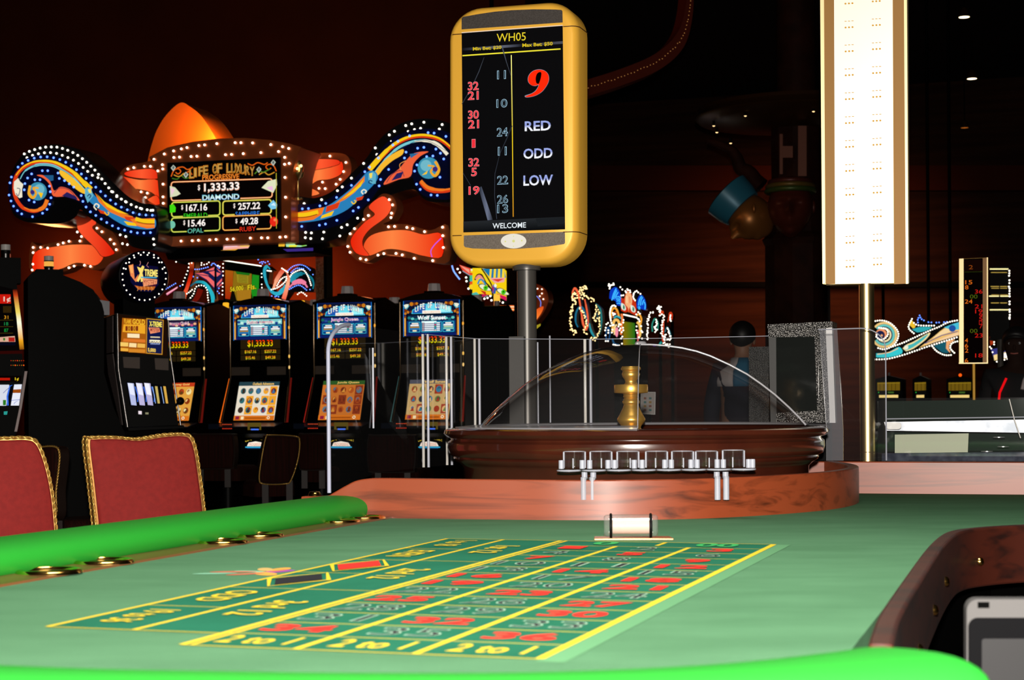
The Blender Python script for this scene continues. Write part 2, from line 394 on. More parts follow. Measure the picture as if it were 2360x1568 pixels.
# shelf with the brass cups, between felt and rail
SHELF = wood('shelf_veneer', (.16, .055, .018), (.07, .022, .008), -GRAIN - R(90), rough=.35)
m = MB(); m.prism([T(u, v, -.05) for u, v in [(-1.9, 3.74), (7.96, 3.84), (7.96, 4.55), (-1.9, 4.55)]], (0, 0, .065 * H), SHELF); m.build('cup_shelf', tb, smooth=0)
cm = MB(); cm.lathe([(0, .0005), (.040, .001), (.041, .004), (.0425, .0056), (.046, .0062), (.050, .0052), (.052, .003), (.053, .0)], BRASS, n=40)
cm.lathe([(0, .0016), (.0395, .0016)], M('dark_cup_floor', (.10, .04, .012), .3, .8), n=32)  # dark disc stands in for the shade inside a deep cup
proto = None
for u, v in [(2.58, 3.93), (3.26, 3.97), (4.93, 3.99), (5.58, 4.01), (7.22, 4.06), (7.74, 4.03)]:
    if proto is None: proto = cm.build('cup_holder', tb, local=True); o = proto
    else: o = proto.copy(); C.objects.link(o); o.parent = tb
    o.location = T(u, v, .012) - ORG[tb.as_pointer()]
# padded rail
sec = [(.30 * math.copysign(abs(math.cos(a)) ** .75, math.cos(a)) * H, .125 * math.copysign(abs(math.sin(a)) ** .85, math.sin(a)) * H) for a in [math.tau * k / 28 for k in range(28)]]
def rail(uv, z, lead, tail, name):
    P = [T(p.x, p.y, z) for p in cr(uv, 10)]; n = len(P); sc = [1.0] * n; L = [0.0]
    for a, b in zip(P, P[1:]): L.append(L[-1] + (b - a).length / H)
    for i in range(n):
        for on, d in ((lead, L[i]), (tail, L[-1] - L[i])):
            if on and d < .22: sc[i] = min(sc[i], max(.05, math.sqrt(max(0, 1 - ((.22 - d) / .22) ** 2))))
    m = MB(); m.sweep(P, sec, RAILM, sc); return m.build(name, tb, smooth=60)
rail([(8.06, 4.37), (8.0, 4.37), (7.9, 4.37), (6, 4.37), (3, 4.36), (0, 4.36), (-1.0, 4.33), (-1.6, 4.0), (-1.88, 3.2), (-1.97, 1.33), (-1.88, .4), (-1.68, -.42), (-1.36, -1.0), (-.95, -1.38), (-.7, -1.52), (-.6, -1.57)], .081, True, True, 'padded_rail')
# wooden surround of the wheel, with the ogee end at the left
def wallrun(name, pts, th, mat, bevel=.003, sub=8):
    """pts: (u, v, z bottom, z top) along the visible face; solid board th thick behind it (to the left of travel)"""
    Q = cr([Vector(p) for p in [(a, b, c) for a, b, c, d in pts]], sub); Zt = cr([Vector((d, 0, 0)) for a, b, c, d in pts], sub)
    n = len(Q); vs = []
    for i, q in enumerate(Q):
        t = Q[min(i + 1, n - 1)] - Q[max(i - 1, 0)]; nn = Vector((-t.y, t.x)).normalized() * th; zt = Zt[i].x
        vs += [T(q.x, q.y, q.z), T(q.x, q.y, zt), T(q.x + nn.x, q.y + nn.y, zt), T(q.x + nn.x, q.y + nn.y, q.z)]
    m = MB(); m.add(vs, [(4 * i + j, 4 * i + (j + 1) % 4, 4 * i + 4 + (j + 1) % 4, 4 * i + 4 + j) for i in range(n - 1) for j in range(4)] + [(3, 2, 1, 0), tuple(4 * n - 4 + j for j in range(4))], mat)
    return m.build(name, tb, smooth=40, bevel=bevel)
b0 = -.02
wallrun('wheel_surround', [(7.99, 4.72, b0, .195), (8.0, 4.50, b0, .20), (8.01, 4.42, b0, .225), (8.02, 4.3, b0, .29), (8.03, 4.2, b0, .338), (8.04, 4.08, b0, .36), (8.05, 3.9, b0, .365), (8.07, 3.3, b0, .36), (8.10, 2.7, b0, .357), (8.13, 2.2, b0, .355),
    (8.24, 1.72, b0, .355), (8.52, 1.2, b0, .355), (8.95, .80, b0, .357), (9.5, .46, b0, .36), (10.05, .24, b0, .362), (10.7, .13, b0, .365), (11.4, .14, b0, .365), (12.2, .30, b0, .365), (13.1, .62, b0, .365)], -.11, WOOD)
wallrun('back_panel', [(13.16, 4.6, b0, .36), (13.16, 2, b0, .36), (13.18, 0, b0, .36), (13.22, -2, b0, .36), (13.25, -3.5, b0, .36), (13.27, -5.5, b0, .36)], -.11, WOOD)
wallrun('apron', [(.44, -1.335, -.47, .05), (.7, -1.315, -.46, .05), (1.5, -1.275, -.44, .05), (3, -1.245, -.42, .05), (5, -1.215, -.41, .05), (6.2, -1.225, -.40, .05), (6.75, -1.275, -.40, .05), (7.1, -1.415, -.40, .05), (7.42, -1.675, -.40, .05), (7.75, -2.125, -.40, .05), (8.2, -2.875, -.40, .05), (8.75, -4.075, -.40, .05), (9.3, -5.575, -.40, .05)], .10, WOODD, .006)
# brass studs on the apron
for k, (u, v, z) in enumerate([(6.98, -1.38, -.2), (5.42, -1.222, -.2), (4.18, -1.232, -.25), (2.72, -1.253, -.29)]):
    m = MB(); p = T(u, v, z); ax = (T(u - (.37 if k == 0 else 0), v - (.93 if k == 0 else 1), z) - p).normalized()
    m.lathe([(.0, .006), (.005, .005), (.008, .002), (.009, -.002)], BRASS, p, 16, ax=ax); m.build('stud', tb, smooth=60)
m = MB(); m.lathe([(0, .01), (.012, .009), (.015, .004), (.016, 0)], BRASS, T(7.98, 4.62, .2), 20); m.build('stud', tb, smooth=60)

# printed betting layout
DG = M('dark_green_print', (.017, .15, .085), .95, spec=.1, noise=(.013, .125, .07), nscale=6, bump=.3, bscale=900)
YL = M('yellow_print', (.75, .56, .035), .9, spec=.1); YT = M('thin_yellow_print', (.50, .44, .05), .9, spec=.1)
RD = M('red_print', (.78, .035, .025), .9, spec=.1); BK = M('black_print', (.022, .022, .026), .9, spec=.1); PG = M('pale_print', (.30, .50, .36), .9, spec=.1); GP = M('green_print', (.05, .42, .12), .9, spec=.1)
A = Art(lambda u, v, z: T(u, v) + Vector((0, 0, z)), eps=.00012, base=.0006)
LW, CW, RW = 5.75, .5303, .4107
LG = M('light_green_felt', (.118, .30, .145), .95, spec=.1)
A.poly([(-.06, -.12), (5.75, -.12), (5.75, 0), (-.06, 0)], LG)
A.poly([(0, 0), (LW, 0), (LW, 1.591), (0, 1.591)], DG); A.poly([(.376, 1.591), (LW, 1.591), (LW, 2.496), (.376, 2.496)], DG)
for r in range(1, 14): A.stroke([(r * RW, 0), (r * RW, 1.591)], .018, YT)
for k in range(1, 6): A.stroke([(.376 + k * .8957, 2.044), (.376 + k * .8957, 2.496)], .018, YT)
for k in range(1, 3): A.stroke([(.376 + k * 1.7913, 1.6), (.376 + k * 1.7913, 2.044)], .018, YT)
A.stroke([(.376, 1.591), (.376, 2.496)], .022, YT); A.stroke([(LW, 0), (LW, 2.496)], .022, YT); A.stroke([(0, 0), (0, 1.591)], .022, YT)
A.stroke([(.376, 2.496), (LW, 2.496)], .03, YL); A.stroke([(.376, 2.044), (LW, 2.044)], .03, YL)
for v, wd in ((1.591, .034), (1.545, .022), (CW * 2, .034), (CW, .034), (0, .040)):
    A.stroke([(0, v), (LW - (RW if v in (CW, CW * 2) else 0), v)], wd, YL)
A.stroke([(LW - RW * .75, .79), (LW, .79)], .03, YL)
REDS = {1, 3, 5, 7, 9, 12, 14, 16, 18, 19, 21, 23, 25, 27, 30, 32, 34, 36}
def tx(s, u0, u1, v0, v1, mat, off=0.):   # reads for someone standing at the near end
    A.textq(s, (u0, v0), (u0, v1), (u1, v0), mat, off)
for c in range(3): tx('2 to 1', .10, .33, CW * c + .44, CW * c + .10, YL, .02)
for r in range(1, 13):
    for c in range(3):
        n = 3 * (13 - r) - c; v = CW * (c + .5); hw = .165 if n > 9 else .085
        if n in REDS: tx(str(n), r * RW + .09, r * RW + .32, v + hw, v - hw, RD, .03)
        else: tx(str(n), r * RW + .08, r * RW + .34, v + hw, v - hw, PG, .014); tx(str(n), r * RW + .09, r * RW + .33, v + hw - .01, v - hw + .01, BK, -.012)
tx('0', 13 * RW + .07, 13 * RW + .34, 1.28, 1.10, GP, .03); tx('00', 13 * RW + .07, 13 * RW + .34, .52, .22, GP, .03)
def txs(s, uc, vc, L, h, mat):            # reads for the players along the left side
    A.textq(s, (uc + L / 2, vc + h / 2), (uc - L / 2, vc + h / 2), (uc + L / 2, vc - h / 2), mat, .015)
for k, s in enumerate(('3rd 12', '2nd 12', '1st 12')): txs(s, .376 + 1.7913 * (k + .5), 1.815, .62, .19, YL)
for k, s in enumerate(('19 to 36', 'ODD', None, None, 'EVEN', '1 to 18')):
    uc = .376 + .8957 * (k + .5)
    if s: txs(s, uc, 2.27, .50, .18, YL)
    else:
        q = [(uc - .40, 2.27), (uc, 2.27 - .19), (uc + .40, 2.27), (uc, 2.27 + .19)]; A.stroke(q + [q[0]], .03, YL)
        A.poly([(uc - .32, 2.27), (uc, 2.27 - .15), (uc + .32, 2.27), (uc, 2.27 + .15)], BK if k == 2 else RD)
A.build('betting_layout', tb)
# flower emblem printed on the felt
A = Art(lambda u, v, z: T(u, v) + Vector((0, 0, z)), eps=.00012, base=.0005)
PC = [M('print_orange', (.80, .36, .05), .9), M('print_purple', (.30, .05, .36), .9), M('print_red', (.55, .14, .07), .9), M('print_mint', (.22, .52, .34), .9), M('print_ochre', (.60, .40, .12), .9)]
def petal(cu, cv, L, wd, ang, mat):
    ca, sa = math.cos(ang), math.sin(ang); A.poly([(cu + (L * math.cos(t)) * ca - wd * math.sin(t) * sa, cv + (L * math.cos(t)) * sa + wd * math.sin(t) * ca) for t in [math.tau * k / 18 for k in range(18)]], mat)
for k, (du, dv, L, wd, an, c) in enumerate([(.30, -.04, .22, .07, .0, 0), (.12, -.12, .2, .07, -.5, 1), (-.12, -.10, .2, .08, -2.4, 0), (.28, .10, .18, .06, .5, 4), (.05, .16, .17, .06, 1.5, 3), (-.20, .08, .2, .05, 2.4, 2), (-.02, .30, .24, .05, 1.9, 2), (-.22, .40, .22, .05, 2.0, 3), (.20, -.10, .14, .03, -.2, 2)]): petal(3.0 + du * .62, 2.70 + dv * .62, L * .62, wd * .8, an, PC[c])
A.build('flower_emblem', tb)

# acrylic roll with black rings on a small copper plate, on the felt
pr = PX(1452, 1241, 12.83 * H, yaw=R(-3)); c0 = pr(1457, 1243)
q = thing('clear_roller', 'clear acrylic roll with two black rings lying on a copper plate', 'marker', (c0.x, c0.y, TZ))
u_ = (pr(1505, 1230) - pr(1405, 1230)) / 100
pc = c0 + Vector((0, 0, 0)); pc.z = TZ + .0005
m = MB(); e0 = pr(1368, 1243) ; L = pr(1550, 1243) - e0; e0.z = TZ + .0003; L.z = 0
bk = Vector((0, .055, 0)); m.prism([e0 - bk * .4, e0 + L - bk * .4, e0 + L * .98 + bk * .6, e0 + L * .02 + bk * .6], (0, 0, .003), M('copper_plate', (.62, .26, .10), .25, .8)); m.build('base_plate', q, bevel=.001)
rz = TZ + .0035 + .0228
a = pr(1392, 1240); b = pr(1516, 1240); a.z = b.z = rz; ax = (b - a).normalized()
m = MB(); m.lathe([(0, 0), (.018, 0), (.0215, .004), (.022, .012), (.022, (b - a).length - .012), (.0215, (b - a).length - .004), (.018, (b - a).length), (0, (b - a).length)], acrylic('roll_acrylic', .06, .03, (.97, .97, .97), 2.0, (.8, .8, .78)), a, 40, ax=ax); m.build('roll', q, smooth=50)
for f in (.13, .87):
    m = MB(); p = a + (b - a) * f
    ring = [p + (Vector((0, 0, 1)) * math.cos(t) + ax.cross(Vector((0, 0, 1))) * math.sin(t)) * .0222 for t in [math.tau * k / 32 for k in range(32)]]
    m.tube(ring, .0027, BLACK, 8, closed=True); m.build('rubber_ring', q, smooth=60)
m = MB(); m.cyl(a + (b - a) * .16, a + (b - a) * .84, .0155, M('rolled_card', (.75, .5, .42), .5), 24); m.build('rolled_card', q, smooth=40)

# dealer's screen at the lower right, seen from behind the cut-out
ps = PX(2290, 1480, 1.95, yaw=R(-8))
q = thing('table_screen', 'silver edged black screen in the dealer cut-out at lower right corner', 'screen', tuple(ps(2400, 1640).xy) + (0,))
m = MB(); m.prism([ps(x, y) for x, y in rrect(2228, 1382, 2560, 1640, 26, 8)], -ps.n * .03, M('silver_plastic', (.075, .073, .073), .8, spec=.05)); m.build('bezel', q, bevel=.004)
m = MB(); m.prism([ps(x, y, .0008) for x, y in rrect(2231, 1424, 2548, 1628, 22, 8)], ps.n * .0015, M('black_glossy_screen', (.002, .002, .0025), .6, spec=.03)); m.build('screen', q)
m = MB(); m.prism([ps(x, y, .0012) for x, y in rrect(2262, 1472, 2530, 1620, 6, 3)], ps.n * .0022, M('grey_screen_glass', (.014, .014, .015), .5, spec=.12)); m.build('picture_area', q)  # grey tone paints the glossy reflection low on the black screen
m = MB(); m.prism([ps(x, y, .0003) for x, y in [(2253, 1388), (2280, 1388), (2280, 1402), (2253, 1402)]], ps.n * .0006, M('camera_window_black', (.001, .001, .001), .8, spec=.02)); m.build('camera_window', q)
f0 = ps(2400, 1640, -.02); m = MB(); m.cyl((f0.x, f0.y, 0.01), (f0.x, f0.y, f0.z + .1), .02, BLACK); m.lathe([(0, 0), (.14, 0), (.14, .015), (.02, .02)], BLACK, (f0.x, f0.y, 0)); m.build('stand', q)
# ------------------------------------------------------------------ the wheel, its dome, the marker rack
WC = Vector((H * 1.254, H * 17.4, TZ))
wh = thing('roulette_wheel', 'large round dark lacquered wood roulette wheel behind the cherry surround', 'roulette wheel', WC)
hp = lambda L: [(r * H, z * H) for r, z in L]
m = MB(); m.lathe(hp([(0, .0), (1.74, .0), (1.76, .40), (1.80, .44), (1.845, .465), (1.86, .49), (1.85, .505), (1.90, .53), (1.92, .60), (1.915, .655), (1.885, .675), (1.88, .69), (1.93, .705), (1.955, .74), (1.945, .775), (1.90, .795), (1.86, .79), (1.83, .76), (1.70, .69), (1.45, .60), (1.32, .56), (1.30, .52), (0, .5)]), WHEELW, WC, 96); m.build('bowl', wh, smooth=50)
m = MB(); m.lathe(hp([(1.80, .748), (1.79, .752), (1.70, .712), (1.70, .700)]), M('track_lacquer', (.10, .03, .01), .15, coat=1), WC, 96); m.build('ball_track', wh, smooth=60)
rt = MB(); PK = [M('pocket_red', (.35, .02, .015), .3), M('pocket_black', (.01, .01, .01), .3), M('pocket_green', (.02, .2, .05), .3)]
for k in range(38):
    a0 = math.tau * k / 38; a1 = math.tau * (k + 1) / 38
    rt.lathe(hp([(1.285, .585), (1.05, .572)]), PK[2 if k % 19 == 0 else k % 2], WC, 3, a0=a0, a1=a1)
rt.lathe(hp([(1.05, .572), (1.0, .60), (.55, .66), (.2, .69), (0, .69)]), M('rotor_wood', (.09, .03, .012), .2, coat=1), WC, 64); rt.build('rotor', wh, smooth=40)
TC = Vector((W(1455, 990, 17.4 * H).x, 17.4 * H, 0)); px = 17.4 * H / F; zt = lambda y: CZ - (y + 2 - HY) * px
prof = [(0, 844), (20, 845), (22.5, 848), (23, 852), (19, 856), (19.5, 859), (21, 862), (20, 868), (15, 875), (13, 880), (14, 884), (16, 886), (38, 887), (39, 889), (39, 904), (38, 906), (19, 908), (17, 911), (18.5, 915), (16, 918), (18, 922), (20, 926), (20, 929), (17, 933), (19, 940), (27, 956), (32.5, 966), (32, 971), (27, 977), (24, 981), (22, 985), (23, 990), (26, 998)]
m = MB(); m.lathe([(r * px, zt(y)) for r, y in prof], M('turret_brass', (.95, .55, .11), .33, .85), TC, 56)
m.lathe([(26 * px, zt(998)), (.10, TZ + .70 * H), (.10, TZ + .66 * H), (0, TZ + .66 * H)], BRASS, TC, 40); m.build('turret', wh, smooth=40)

dm = thing('dome_cover', 'clear acrylic dome with a cut-away wedge over the wheel', 'dome', WC + Vector((0, 0, .80 * H)))
DC = Vector((W(1478, 990, 17.4 * H).x, 17.4 * H, TZ + .802 * H))
prof = hp([(1.665, 0), (1.60, .075), (1.5, .178), (1.357, .311), (1.22, .42), (1.08, .52), (.90, .62), (.71, .71), (.57, .76), (.42, .796), (.25, .822), (.1, .834), (.0, .836)])
A0, A1 = R(-6), R(264.5)                        # open wedge in front, right of the turret
m = MB(); m.lathe(prof, ACRD, DC, 72, a0=A0, a1=A1); m.build('shell', dm, smooth=80)
def edge(an): return [DC + Vector((r * math.cos(an), r * math.sin(an), z)) for r, z in prof]
RIM = acrylic('acrylic_rim', .35, .12, (.9, .9, .92), 1.6, (.62, .62, .66))
for an in (A0, A1):
    m = MB(); m.tube(edge(an), .0027 if an == A0 else .0014, RIM, 8); m.build('cut_edge', dm, smooth=60)
m = MB(); pr_ = [prof[0], (prof[0][0] + .01, -.002), (H * 1.90, -.003), (H * 1.905, .0015), (H * 1.70, .006), prof[0]]; m.lathe(pr_, RIM, DC, 72, a0=A0, a1=A1); m.build('flange', dm, smooth=50)
m = MB(); m.lathe([(0, .009), (.012, .008), (.016, .003), (.016, 0)], RIM, DC + Vector((0, 0, .836 * H)), 24); m.build('top_cap', dm, smooth=50)

# marker rack: seven clear cups and short posts on a scalloped plate hooked over the surround
pk = PX(1512, 1085, 15.02 * H, yaw=R(-2))
rk = thing('marker_rack', 'clear acrylic rack of seven cups hooked over the wheel surround', 'rack', pk(1512, 1088))
pm = H * 15.02 / F
RACK = acrylic('rack_acrylic', .003, .05, (.985, .985, .985), 1.2, (.85, .85, .82))
def vert(x, y): return pk(x, y)
xs = [1324, 1385, 1447, 1513, 1573, 1628, 1690]
m = MB()
for k in range(8):
    x = 1311 + k * 57.3; y = 1083 - .0075 * (x - 1512)
    m.lathe([(0, -.003), (.027, -.003), (.027, .003), (0, .003)], RACK, vert(x, y) + Vector((0, -.012, 0)), 28)
for k in range(8):
    x = 1311 + k * 57.3; y = 1083 - .0075 * (x - 1512); q0 = vert(x, y) + Vector((0, -.012, 0)); m.tube([q0 + Vector((.027 * math.cos(t), .027 * math.sin(t), 0)) for t in [math.tau * j / 28 for j in range(28)]], .0016, EDGE, 6, closed=True)
a = vert(1290, 1085); b = vert(1736, 1082)
m.box((a + b) / 2 + Vector((0, .012, 0)), ((b - a).length, .05, .006), RACK); m.build('plate', rk, smooth=40)
for i, x in enumerate(xs):
    y1 = 1079 - .006 * (x - 1324); p = vert(x, y1) + Vector((0, .004, 0)); hh = (y1 - (1041 - .008 * (x - 1324) * (1 if i == 6 else .3))) * pm
    m = MB(); m.lathe([(.0255, 0), (.0265, 0), (.0265, hh), (.0235, hh), (.0235, .003), (0, .003)], RACK, p, 36); o = m.build('cup', rk, smooth=40)
    m = MB(); m.tube([p + Vector((.0252 * math.cos(t), .0252 * math.sin(t), hh)) for t in [math.tau * k / 32 for k in range(32)]], .0005, EDGE, 6, closed=True); m.build('cup_rim', o, smooth=60)
    m = MB(); m.cyl(p + Vector((.004 * (i % 3 - 1), -.0262, 0)), p + Vector((.004 * (i % 3 - 1), -.0262, hh * .6)), .0016, EDGE, 8); m.build('cup_rim_edge', o, smooth=60)  # pale rods added for the white glints along the clear cup
    for d in (-.0245, .0245):
        m = MB(); m.cyl(p + Vector((d, -.008, 0)), p + Vector((d, -.008, hh * .98)), .0022, EDGE, 8); ob = m.build('cup_rim_edge', o, smooth=60)
for x in [1293, 1341, 1358, 1400, 1415, 1460, 1478, 1530, 1545, 1590, 1604, 1650, 1664, 1722, 1731]:
    p = vert(x, 1080 - .006 * (x - 1324)) + Vector((0, -.024, 0)); m = MB(); m.lathe([(0, 0), (.0062, 0), (.0062, .019), (.005, .0195), (.005, .002), (0, .002)], EDGE, p, 16); m.build('peg', rk, smooth=40)
for x, x2 in ((1357, 1355), (1662, 1663)):
    m = MB(); top = vert(x, 1088)
    yf = T(8.12, 2.2).y
    for d in (-.010, .010):
        fx = vert(x2, 1150).x + d
        m.cyl((top.x + d, top.y, top.z), (top.x + d, top.y, TZ + H * .357 + .003), .007, EDGE, 12)
        m.cyl((fx, top.y - .006, TZ + H * .357 + .006), (fx, top.y - .006, vert(x2, 1152).z), .007, EDGE, 12)
    m.box((top.x, top.y + .012, TZ + H * .357 + .0035), (.032, .05, .005), RACK)
    m.build('hook_leg', rk, smooth=40)

# ------------------------------------------------------------------ acrylic guard round the wheel
gd = thing('acrylic_guard', 'tall clear acrylic screen bent around the back of the wheel', 'screen guard', T(10, 4.4, .36))
GP_ = [(757, 16.2), (870, 17.6), (981, 19.0), (1035, 19.7), (1100, 20.35), (1355, 20.75), (1560, 20.6), (1772, 20.2)]
ztop = TZ + 1.83 * H - .26 * 0
gb = []; gt = []
for x, Y in GP_:
    d = ray(x, 900); q0 = CAM + d * (Y * H); gb.append(Vector((q0.x, q0.y, TZ + (.20 if x < 800 else .34) * H))); gt.append(Vector((q0.x, q0.y, ztop + (.0 if x < 1900 else .03))))
# left pane has a rounded upper corner
m = MB()
lp = [gb[0], gb[1], gb[2], gt[2], gt[1]]; 
e = gt[1] - gt[0]; up = Vector((0, 0, 1))
c_ = [gt[0] + e * (.32 * (1 - math.cos(t))) - up * (.14 * (1 - math.sin(t))) for t in [R(90 - 90 * k / 10) for k in range(11)]]
# edge runs up, bends to the right along a quarter curve
c_ = [gt[0] + e * (.42 * (1 - math.cos(t))) - up * (.075 * (1 - math.sin(t))) for t in [R(90 * (1 - k / 12)) for k in range(13)]]
lp = [gb[0], gb[1], gb[2], gt[2]] + c_
m.add(lp, [list(range(len(lp)))], ACR); m.build('left_pane', gd, smooth=0)
m = MB()
m.sweep([gb[0], c_[-1]], [(0, 0)], ACR) if False else None
strip = [gb[0]] + c_[::-1]
m.tube(strip, .0052, M('frosted_edge', (.36, .38, .50), .4), 10); m.build('front_edge', gd, smooth=60)
m = MB(); m.add(gb[2:] + gt[2:][::-1], [(i, i + 1, 2 * (len(gb) - 2) - 2 - i, 2 * (len(gb) - 2) - 1 - i) for i in range(len(gb) - 3)], ACR); m.build('back_pane', gd, smooth=0)
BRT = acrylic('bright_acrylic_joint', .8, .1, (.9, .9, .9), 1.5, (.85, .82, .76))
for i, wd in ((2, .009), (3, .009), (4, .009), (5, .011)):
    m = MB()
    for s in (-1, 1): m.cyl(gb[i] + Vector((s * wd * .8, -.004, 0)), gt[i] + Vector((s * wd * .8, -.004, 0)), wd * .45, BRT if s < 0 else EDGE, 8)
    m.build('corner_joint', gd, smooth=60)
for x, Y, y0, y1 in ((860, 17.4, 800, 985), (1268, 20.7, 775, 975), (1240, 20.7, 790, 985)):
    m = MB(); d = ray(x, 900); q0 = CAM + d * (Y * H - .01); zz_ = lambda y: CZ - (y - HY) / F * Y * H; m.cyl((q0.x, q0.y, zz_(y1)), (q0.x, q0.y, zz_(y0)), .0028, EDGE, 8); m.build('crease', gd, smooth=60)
m = MB(); m.tube(gt[2:], .0011, EDGE, 6); m.build('top_edge', gd, smooth=60)

# separate end pane at the right, rounded at its upper corner
pe = PX(1990, 900, 19.2 * H, yaw=YAW)
ge = thing('acrylic_end_panel', 'upright clear acrylic panel with rounded corner behind the gold post', 'screen guard', pe(1990, 1062))
ol = [(1886, 1062), (1886, 760), (1985, 757)] + [(1985 + 56 * math.sin(t), 757 + 48 * (1 - math.cos(t))) for t in [R(k * 9) for k in range(1, 11)]] + [(2043, 1062)]
m = MB(); m.prism([pe(x, y) for x, y in ol], -pe.n * .006, ACR); m.build('pane', ge, smooth=0)
m = MB(); m.tube([pe(x, y) for x, y in ol[1:]], .002, EDGE, 6); m.build('pane_edge', ge, smooth=60)
m = MB(); m.prism([pe(x, y, .003) for x, y in [(1889, 760), (1930, 758), (1944, 990), (1944, 1062), (1905, 1062), (1905, 985)]], pe.n * .004, acrylic('hazy_acrylic', .06, .1, (.98, .98, .99), 1.5, (.7, .72, .8))); m.build('side_fold', ge, smooth=0)
# ------------------------------------------------------------------ number display on the black post
D9 = 5.35
p9 = PX(1190, 320, D9)
bx = p9(1196, 985, -.055)
dsp = thing('number_display', 'gold framed screen with winning red number nine on a black post', 'display', (bx.x, bx.y, TZ))
# rounded, bevelled housing in three pieces with dark seams
def out9(i, n=10):
    L, Rr, t, b, r = 1031 + i, 1331 - i, 8 + i, 612 - i, 74 - i * .6
    pts = []
    for cx, cy, a in ((Rr - r, t + r, -90), (Rr - r, b - r, 0), (L + r, b - r, 90), (L + r, t + r, 180)):
        for k in range(n + 1): pts.append((cx + r * math.cos(R(a + 90 * k / n)), cy + r * math.sin(R(a + 90 * k / n)) * 1.0))
    # the frame is tipped in the picture: its level lines climb to the right
    return [(x, y) for x, y in pts]
sk = lambda x, y: (x, y + (x - 1180) * (-.07 + (y - 95) * .000083))
def ring(i, off): return [p9(*sk(x, y), off) for x, y in out9(i)]
loops = [ring(0, -.115), ring(0, -.028), ring(3, -.014), ring(8, -.004), ring(14, 0)]
m = MB(); n = len(loops[0]); vs = [p for l in loops for p in l]
m.add(vs, [(k * n + j, k * n + (j + 1) % n, (k + 1) * n + (j + 1) % n, (k + 1) * n + j) for k in range(len(loops) - 1) for j in range(n)] + [[(len(loops) - 1) * n + j for j in range(n)], list(range(n))[::-1]], GOLDP)
m.build('housing', dsp, smooth=50)
S9 = lambda y: [(1032.5, y), (1331, y)]
SEAM = M('dark_seam', (.05, .015, .004), .6)
for y in (70, 539):
    for P3 in ([p9(*sk(1030.6, y), -.03)] + [p9(x, yy, .0005) for x, yy in [sk(1044, y), sk(1064, y)]], [p9(x, yy, .0005) for x, yy in [sk(1298, y), sk(1318, y)]] + [p9(*sk(1326, y), -.006), p9(*sk(1331.6, y), -.022), p9(*sk(1331.8, y), -.06), p9(*sk(1331.8, y), -.112)]):
        m = MB(); m.tube(P3, .0014, SEAM, 6); m.build('seam', dsp, smooth=60)
GRL = M('dark_speaker_mesh', (.035, .028, .024), .6, noise=(.06, .05, .045), nscale=260)
GRB = M('grey_speaker_mesh', (.13, .105, .085), .6, noise=(.20, .17, .14), nscale=260)
A = Art(p9, .0006, .0006)
A.poly([(1064, 68), (1064, 43), (1067, 39)] + [(1100, 33), (1140, 27), (1180, 23.5), (1230, 21.5), (1280, 22)] + [(1294, 23), (1296.5, 26), (1297, 52)], GRL); A.build('top_grille', dsp)
A = Art(p9, .0006, .0006)
A.poly([(1069, 543), (1302, 534.5), (1302.5, 560), (1300, 563), (1260, 569), (1200, 573.5), (1140, 574.5), (1090, 573), (1072, 570), (1069, 566)], GRB); A.build('bottom_grille', dsp)
A = Art(p9, .0006, .0016)
A.disc(1184, 556, 29.5, M('white_badge', (.9, .9, .86), .3), 17); 
for x, y, r in ((1184, 556, 3.2), (1165, 557, 1.8), (1203, 555, 1.8), (1184, 545, 1.2), (1184, 568, 1.2)): A.disc(x, y, r, M('badge_gold', (.75, .8, .3), .4))
A.build('badge', dsp)
SCRN = M('black_screen_glass', (.004, .004, .005), .1)
A = Art(p9, .0004, .0004)
A.poly([(1064, 76), (1297, 59), (1302.5, 529), (1068.5, 536)], SCRN)
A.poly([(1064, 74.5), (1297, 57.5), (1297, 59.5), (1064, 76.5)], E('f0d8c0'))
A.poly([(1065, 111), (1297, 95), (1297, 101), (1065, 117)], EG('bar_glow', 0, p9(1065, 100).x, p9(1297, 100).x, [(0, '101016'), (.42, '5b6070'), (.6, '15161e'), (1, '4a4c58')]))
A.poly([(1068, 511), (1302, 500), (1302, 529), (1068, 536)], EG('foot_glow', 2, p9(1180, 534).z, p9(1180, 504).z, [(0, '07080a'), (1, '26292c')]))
A.poly([(1235, 504), (1302, 500.5), (1302, 515), (1240, 522)], E('1c1f22'))
Y9 = E('ecd32f'); 
A.stroke([(1066, 128.5), (1292, 113)], 3, E('f2e53a'))
A.stroke([(1178.5, 127), (1181, 300), (1183, 500)], 2.2, EG('divider', 2, p9(1181, 500).z, p9(1181, 130).z, [(0, 'd89020'), (.5, 'e6c91e'), (1, 'f4f08a')]))
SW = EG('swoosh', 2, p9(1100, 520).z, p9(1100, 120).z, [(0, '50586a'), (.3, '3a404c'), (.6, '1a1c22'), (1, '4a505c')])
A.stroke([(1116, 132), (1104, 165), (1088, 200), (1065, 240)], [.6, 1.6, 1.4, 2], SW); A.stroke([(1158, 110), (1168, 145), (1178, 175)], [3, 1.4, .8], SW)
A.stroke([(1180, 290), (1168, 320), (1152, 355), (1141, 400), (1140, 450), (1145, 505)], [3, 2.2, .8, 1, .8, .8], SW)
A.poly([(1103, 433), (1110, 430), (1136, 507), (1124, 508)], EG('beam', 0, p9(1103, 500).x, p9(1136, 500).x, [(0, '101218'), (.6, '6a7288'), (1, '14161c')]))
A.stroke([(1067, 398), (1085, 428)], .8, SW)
ln = lambda x0, yb, x1, h, s, mat, off=0., sh=0., slope=-.05: A.textq(s, (x0, yb - slope * 0), (x1, yb + slope * (x1 - x0)), (x0, yb - h), mat, off, sh)
ln(1145, 97, 1212, 19, 'WH05', Y9, 0, 0, -.055)
